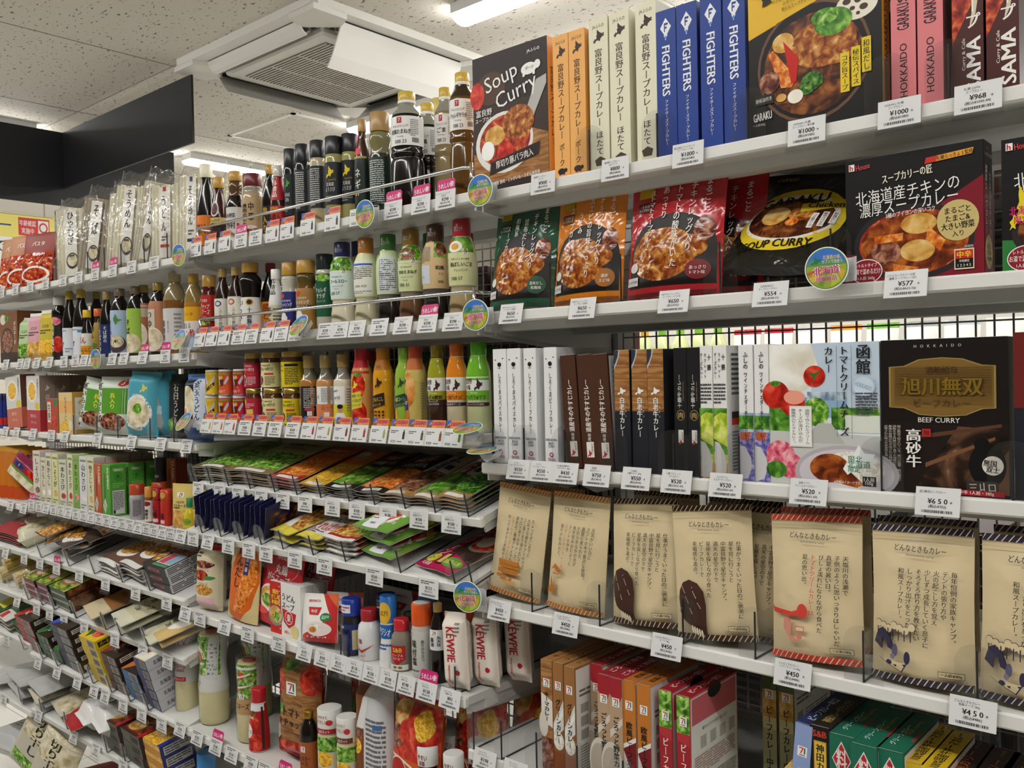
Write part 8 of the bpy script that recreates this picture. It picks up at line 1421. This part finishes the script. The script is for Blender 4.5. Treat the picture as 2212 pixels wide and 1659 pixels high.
rt = lambda c2, t: [R(0, 0, 1, 1, '#35261f'), Pg([(.1, 0), (1, .5), (1, .75), (.1, .3)], c2), R(0, 0, .12, 1, c2), T(.42, .28, .16, t, '#f0ebe4', .5, 62, 2), T(.62, .5, .12, 'カレー', '#f0ebe4', .4, 62, 2), E(.7, .8, .3, .2, 'curry')]
rsd = [R(0, 0, 1, 1, '#31251f'), R(.06, .3, .5, .75, '#d9d3c9'), L(.08, .35, .48, .7, '#3a3330', 2)]
roux(55, 92, 4, .026, '#a3302f', rt('#c4372f', 'ザ・ホテル'), rsd, 'dark roux box with a red stripe', yaw=-2)
roux(95, 122, 3, .024, '#2f5a35', rt('#3f8a3f', 'こくまろ'), rsd, 'dark roux box with a green stripe', yaw=-2)
roux(140, 180, 5, .026, '#33304a', rt('#3350b5', 'スパイシー'), rsd, 'dark roux box with a blue stripe', yaw=-2)
bricks('A7', 126, 139, 2, .165, .022, 'half hidden green roux box beside the blue stack, %s', [R(0, 0, 1, 1, '#2f5a35')], [R(0, 0, 1, 1, '#35261f'), R(0, 0, 1, .4, '#3f8a3f')], (), {'all': '#2f4a30'})
roux(204, 240, 5, .026, '#d9b81f', [R(0, 0, 1, 1, '#e0c024'), Pg([(.3, .02), (.75, .5), (1, .9), (1, 1), (.5, .8), (.1, .2)], '#1f5a3a'), T(.52, .42, .2, 'バーモント', '#f0ebe4', .7, 62, 2), E(.62, .24, .26, .16, 'kimchi'), E(.85, .7, .22, .2, 'curry')], [R(0, 0, 1, 1, '#e0c024'), R(.04, .25, .5, .8, '#26221c'), T(.27, .52, .4, 'バーモントカレー', '#e0c024', .4, 0, 2)], 'yellow roux box with a green banner', rc='#e0c024', yaw=-2)
roux(244, 278, 4, .026, '#4a2420', rt('#8a2a2f', 'ハヤシ'), rsd, 'dark brown roux box with a dark red stripe', yaw=-2)
roux(283, 319, 3, .027, '#3a6a9a', rt('#c9743a', 'クリーム'), rsd, 'brown roux box with an orange stripe and blue end', yaw=-2)
roux(324, 352, 5, .027, '#28306a', [R(0, 0, 1, 1, '#e0cf9a'), R(.05, .02, .95, .95, 'cream'), E(.35, .3, .28, .14, 'carrot'), E(.6, .4, .3, .2, 'corn'), E(.5, .75, .3, .2, 'potato'), R(0, 0, .08, 1, '#2a3a8a'), E(.65, .6, .14, .08, 'green')], [R(0, 0, 1, 1, '#c3c3c9'), T(.3, .5, .4, '北海道シチュー', '#3a2a4a', .4, 0, 2)], 'cream stew roux box with a navy end', rc='#c3c3c9', yaw=-2)
for i, px in enumerate((15, 83, 124, 168, 204, 228, 267, 307, 350)): price_tag('A7' if px > 60 else 'Z7', px, ('198', '228', '228', '228', '248', '248', '258', '258', '268')[i], 'price tag on the seventh left rail, %s from the left edge of the photo' % NTH[i + 1], None, None, None, None, True, lean=4, dz=-.008)
# eighth
for i, (a, b) in enumerate(((-40, 2), (2, 52), (54, 104))):
    flat('Z8' if b < 60 else 'A8', a, b, 2 if i else 1, .24, .035, [R(0, 0, 1, 1, '#b9bab8'), LV(.04, .03, .96, .6, '#c9c9c4', 14), R(.2, .62, .8, .9, '#a9a89c'), T(.5, .75, .08, 'パスタ', '#26261f', .5, 0, 2)], '#bfc0be/w', 'silvery clear spaghetti bag, %s of the ' + ('first', 'second', 'third')[i] + ' pile', dy=.012, yaw=-8, seed=131 + i, group='silvery spaghetti bags')
for i, (a, b) in enumerate(((48, 98), (100, 148))):
    flat('A8', a, b, 1, .19, .03, [R(0, 0, 1, 1, '#cfc7b2'), R(.05, .05, .95, .5, 'noodle'), T(.5, .72, .1, 'パン粉用', '#26221c', .8, 0, 2), T(.5, .6, .1, '黒あわび', '#26221c', .8, 0, 2)], '#cfc7b2/w', 'beige food bag with bold black lettering, %s one' % ('left', 'right')[i], dy=.012, yaw=-12, seed=135 + i, base=.012)
flat('A8', 118, 176, 1, .2, .03, [R(0, 0, 1, 1, '#d9b35a'), R(0, 0, 1, .28, '#b5202a'), R(.5, .4, 1, .8, '#c4302e'), T(.72, .6, .14, 'フジ', '#f3ece0', .3, 0, 2), R(.2, .3, .5, .5, '#26221c'), T(.6, .34, .1, '日清', '#c4302e', .3, 0, 2)], '#d9b35a/w', 'red and yellow flour bag with a curled red edge', dy=-.006, yaw=-14, seed=137, base=.014)
wf = [R(0, 0, 1, 1, '#e9e8e6'), E(.3, .3, .14, .09, '#3f9a5a'), E(.3, .3, .09, .06, '#e9e8e6'), T(.5, .3, .06, '大地', '#3f9a5a', .2), L(.4, .42, .7, .56, '#c4545a', 3), E(.62, .82, .14, .1, '#26262a'), R(.5, .74, .7, .8, '#26262a')]
for i, (a, b) in enumerate(((158, 198), (186, 236))):
    flat('A8', a, b, 1, .2, .07, wf, '#e9e8e6/w', 'plump white flour bag with a green leaf mark, %s one' % ('left', 'right')[i], dy=.0, yaw=-12, seed=139 + i, base=.02 + .006 * i, kind='block')
bs_ = [R(0, 0, 1, 1, '#4a1f1a'), R(.02, .05, .98, .7, 'curry'), E(.3, .2, .3, .14, 'potato'), T(.62, .44, .14, 'ビーフシチュー', '#f0e6da', .7, 62, 2), R(.86, 0, 1, .8, '#b5202a'), R(0, .82, 1, 1, '#b9b08a')]
sd2 = [R(0, 0, 1, 1, '#4a3a35'), L(.05, .2, .95, .8, '#b9a8a0', 3)]
for k, (a, b) in enumerate(((232, 268), (274, 316))):
    bricks('A8', a, b, 3, .165, .028, 'beef stew roux box with a stew picture, %s of the ' + ('left', 'right')[k] + ' stack', [R(0, 0, 1, 1, '#5a5a4a'), BAR(.5, .2, .9, .8)], bs_, sd2, {'all': '#5a2a22'}, yaw=-3, group='beef stew roux boxes')
bricks('A8', 322, 362, 3, .165, .03, 'yellow and blue roux box with a gratin picture, %s of three', [R(0, 0, 1, 1, '#c98a2a'), R(0, .6, 1, 1, 'corn')], [R(0, 0, 1, 1, 'corn'), E(.4, .4, .36, .26, 'potato'), R(.84, 0, 1, .8, '#26389a'), R(0, .8, 1, 1, '#b9b08a'), T(.7, .3, .1, 'グラタン', '#26304a', .5, 62, 2)], [R(0, 0, 1, 1, '#33386a'), R(.05, .15, .45, .85, '#b9b5ad'), R(.5, .15, .92, .85, '#b9b5ad'), L(.07, .2, .43, .8, '#4a4a4a', 3)], {'all': '#26389a'}, yaw=-3, group='gratin picture roux boxes')
for i, px in enumerate((9, 84, 160, 208, 267)): price_tag('A8' if px > 30 else 'Z8', px, ('258', '328', '298', '298', '268')[i], 'price tag on the eighth left rail, %s from the left edge of the photo' % NTH[i + 1], None, None, None, None, True, lean=6)
# bottom: packs standing askew on the lowest board
sl = [R(0, 0, 1, 1, '#c9c2b0'), R(0, .5, 1, .92, 'noodle'), V(.5, .85, .3, .3, '切り干し', '#26221c', 2), R(0, .93, 1, 1, '#dcdcd6'), R(.1, .05, .9, .25, 'salad/w')]
pouch('A9', 24, 74, 1548, 'pale dried food pack leaning right on the lowest left board, left one of two', sl, '#c9c2b0/w', tk=.04, tilt=12, roll=24, yaw=14, dy=-.01, seed=151, kind='block', name='dried_food_pack', h=.21)
pouch('A9', 58, 108, 1560, 'pale dried food pack leaning right on the lowest left board, right one of two', sl, '#d3d0c6/w', tk=.04, tilt=12, roll=20, yaw=12, dy=-.03, seed=152, kind='block', name='dried_food_pack', h=.20)
wo = pouchmesh(.24, .2, .07, [R(0, 0, 1, 1, '#d6d4d0'), E(.5, .45, .42, .3, '#a31f2a'), E(.5, .45, .38, .265, '#d9b9b9'), E(.5, .45, .37, .257, '#a31f2a')], '#d6d4d0/w', 'block', None, .002, 155).build('flour_bag')
tag(wo, 'white flour bag with a large dark red oval on the lowest board', 'bag'); lay(wo, 'A9', 150, .02, .05, yaw=-14)
wo2 = pouchmesh(.2, .2, .07, [R(0, 0, 1, 1, '#c3c4c4'), L(.3, .4, .8, .6, '#8a8c8c', 3)], '#c3c4c4/w', 'block', None, .002, 156).build('flour_bag')
tag(wo2, 'grey white bag at the bottom left corner of the photo', 'bag'); lay(wo2, 'A9', -10, .0, .06, yaw=8)
for rn, pxs in (('A5', (90, 150, 205, 265, 325)), ('A6', (62, 92, 118, 165, 230, 262, 320)), ('A7', (53, 93, 125, 182, 202, 242, 282, 322)), ('A8', (46, 92, 146, 232, 272))):
    for i, px in enumerate(pxs): divider(rn, px, 'clear rounded divider on the %s left shelf, %s from the left' % (NTH[int(rn[1])], NTH[i + 1]), h=.055, w=.026, dy=.001, ln=.2)

# ================================================================== goods seen through the wire mesh: the back of this gondola and the next aisle
rnd = random.Random(5)
def rack(y, z, x0, x1, lab):
    m = MB(); m.box(x0, y, z - .03, x1, y + .35, z, TIN); tag(m.build('shelf_board'), lab, 'shelf')
rack(.44, 1.50, -2.8, -1.0, 'shelf board on the far side of the gondola, upper one')
rack(.44, 1.62, -1.0, -.1, 'shelf board on the far side behind the nearest bay')
rack(.44, 1.10, -2.8, -.1, 'shelf board on the far side of the gondola, middle one')
rack(.44, .80, -2.8, -.1, 'shelf board on the far side of the gondola, lower one')
cs = ['#26211f', '#3a1c1c', '#2a2622', '#4a2a22', '#1f2222', '#332a26']
k = 0
for z, x0, x1, hh in ((1.5, -2.8, -1.02, .26), (1.62, -.98, -.12, .19), (1.1, -2.8, -1.0, .3), (.8, -2.8, -.12, .25), (1.1, -.98, -.12, .14)):
    x = x0
    while x < x1 - .1:
        w = rnd.uniform(.12, .19); h = hh * rnd.uniform(.85, 1.0); c = cs[k % 6]
        m = MB(); m.box(0, 0, 0, w, .2, h, c, .001)
        draw(m, lambda u, v, l: (u, -l, v), w, h, [R(.1, .1, .9, .9, '#4a4542'), L(.15, .2, .85, .6, '#2a2624', 6), R(.2, .68, .8, .85, cs[(k + 2) % 6])])
        tag(m.build('goods_carton', loc=(x, .46, z)), 'dark goods carton seen through the mesh on the far side, %s board' % {1.5: 'upper', 1.62: 'top', 1.1: 'middle', .8: 'lower'}[z], 'box', 'goods cartons on the far side of the gondola')
        x += w + .012; k += 1
rack(1.95, 1.445, -3.2, -.2, 'shelf board of the next aisle seen through the mesh')
rack(1.95, 1.05, -3.2, -.2, 'lower shelf board of the next aisle seen through the mesh')
rack(1.95, .3, -3.2, -.2, 'lowest shelf board of the next aisle behind the mesh')
m = MB(); m.box(-3.3, 2.3, .3, -.1, 2.33, 1.95, '#c9c6be'); tag(m.build('back_board'), 'pale back board of the next aisle shelving', 'board')
x = -2.55; i = 0
while x < -1.62:
    t = empty('drink_bottle', (x, 2.02, 1.445)); tag(t, 'pale yellow green bottle seen through the mesh, with a %s cap' % (('white', 'yellow', 'green')[min(2, i // 4)]), 'bottle', 'pale bottles seen through the mesh, %s caps' % ('white', 'yellow', 'green')[min(2, i // 4)])
    m = MB(); m.lathe([(.034, 0), (.037, .005), (.037, .13), (.02, .17), (.014, .18)], '#c9cf9a/g' if i > 2 else '#cfd6d2/g', 16); m.build('bottle', t)
    m = MB(); m.lathe([(.016, .178), (.016, .2)], ('#e6e6e2/s', '#dba52a/s', '#7ab53a/s')[min(2, i // 4)], 14); m.build('cap', t)
    m = MB(); m.lathe([(.0375, .05), (.0375, .1)], ('#dfe3e6', '#e0c43a', '#cfd98a')[min(2, i // 4)], 16); m.build('label', t)
    x += .082; i += 1
pal = [('#b5242e', 'red'), ('#b5242e', 'red'), ('#c9c9c6', 'grey'), ('#d98a2a', 'orange'), ('#6fae3f', 'green'), ('#9aa09a', 'grey'), ('#b9bcbc', 'pale grey'), ('#e6e4dc', 'white'), ('#d9c43a', 'yellow'), ('#e6e4dc', 'white'), ('#c9b03a', 'gold')]
x = -1.55
for i, (c, nm) in enumerate(pal):
    m = pouchmesh(.11, .19, .04, [R(0, .6, 1, .9, '#e9e6e0'), E(.5, .35, .3, .2, '#3a3a3a')], c + '/w', 'stand', None, .001, 160 + i)
    tag(m.build('snack_pouch', loc=(x, 2.05, 1.445), rot=(-.1, 0, 0)), '%s snack pouch of the next aisle seen through the mesh, %s of that row' % (nm, NTH[i + 1]), 'pouch', 'snack pouches of the next aisle')
    x += .125
x = -1.5
for i, c in enumerate(('#8a2a30', '#e6e6e2', '#d9d06a', '#d98a3a', '#9a3a44', '#e3e1da')):
    m = MB(); m.lathe([(.05, 0), (.06, .09), (.062, .1)], c + '/g', 20)
    tag(m.build('instant_cup', loc=(x, 2.06, 1.05)), 'instant noodle cup of the next aisle below the mesh window, %s' % NTH[i + 1], 'cup', 'instant cups of the next aisle'); x += .2
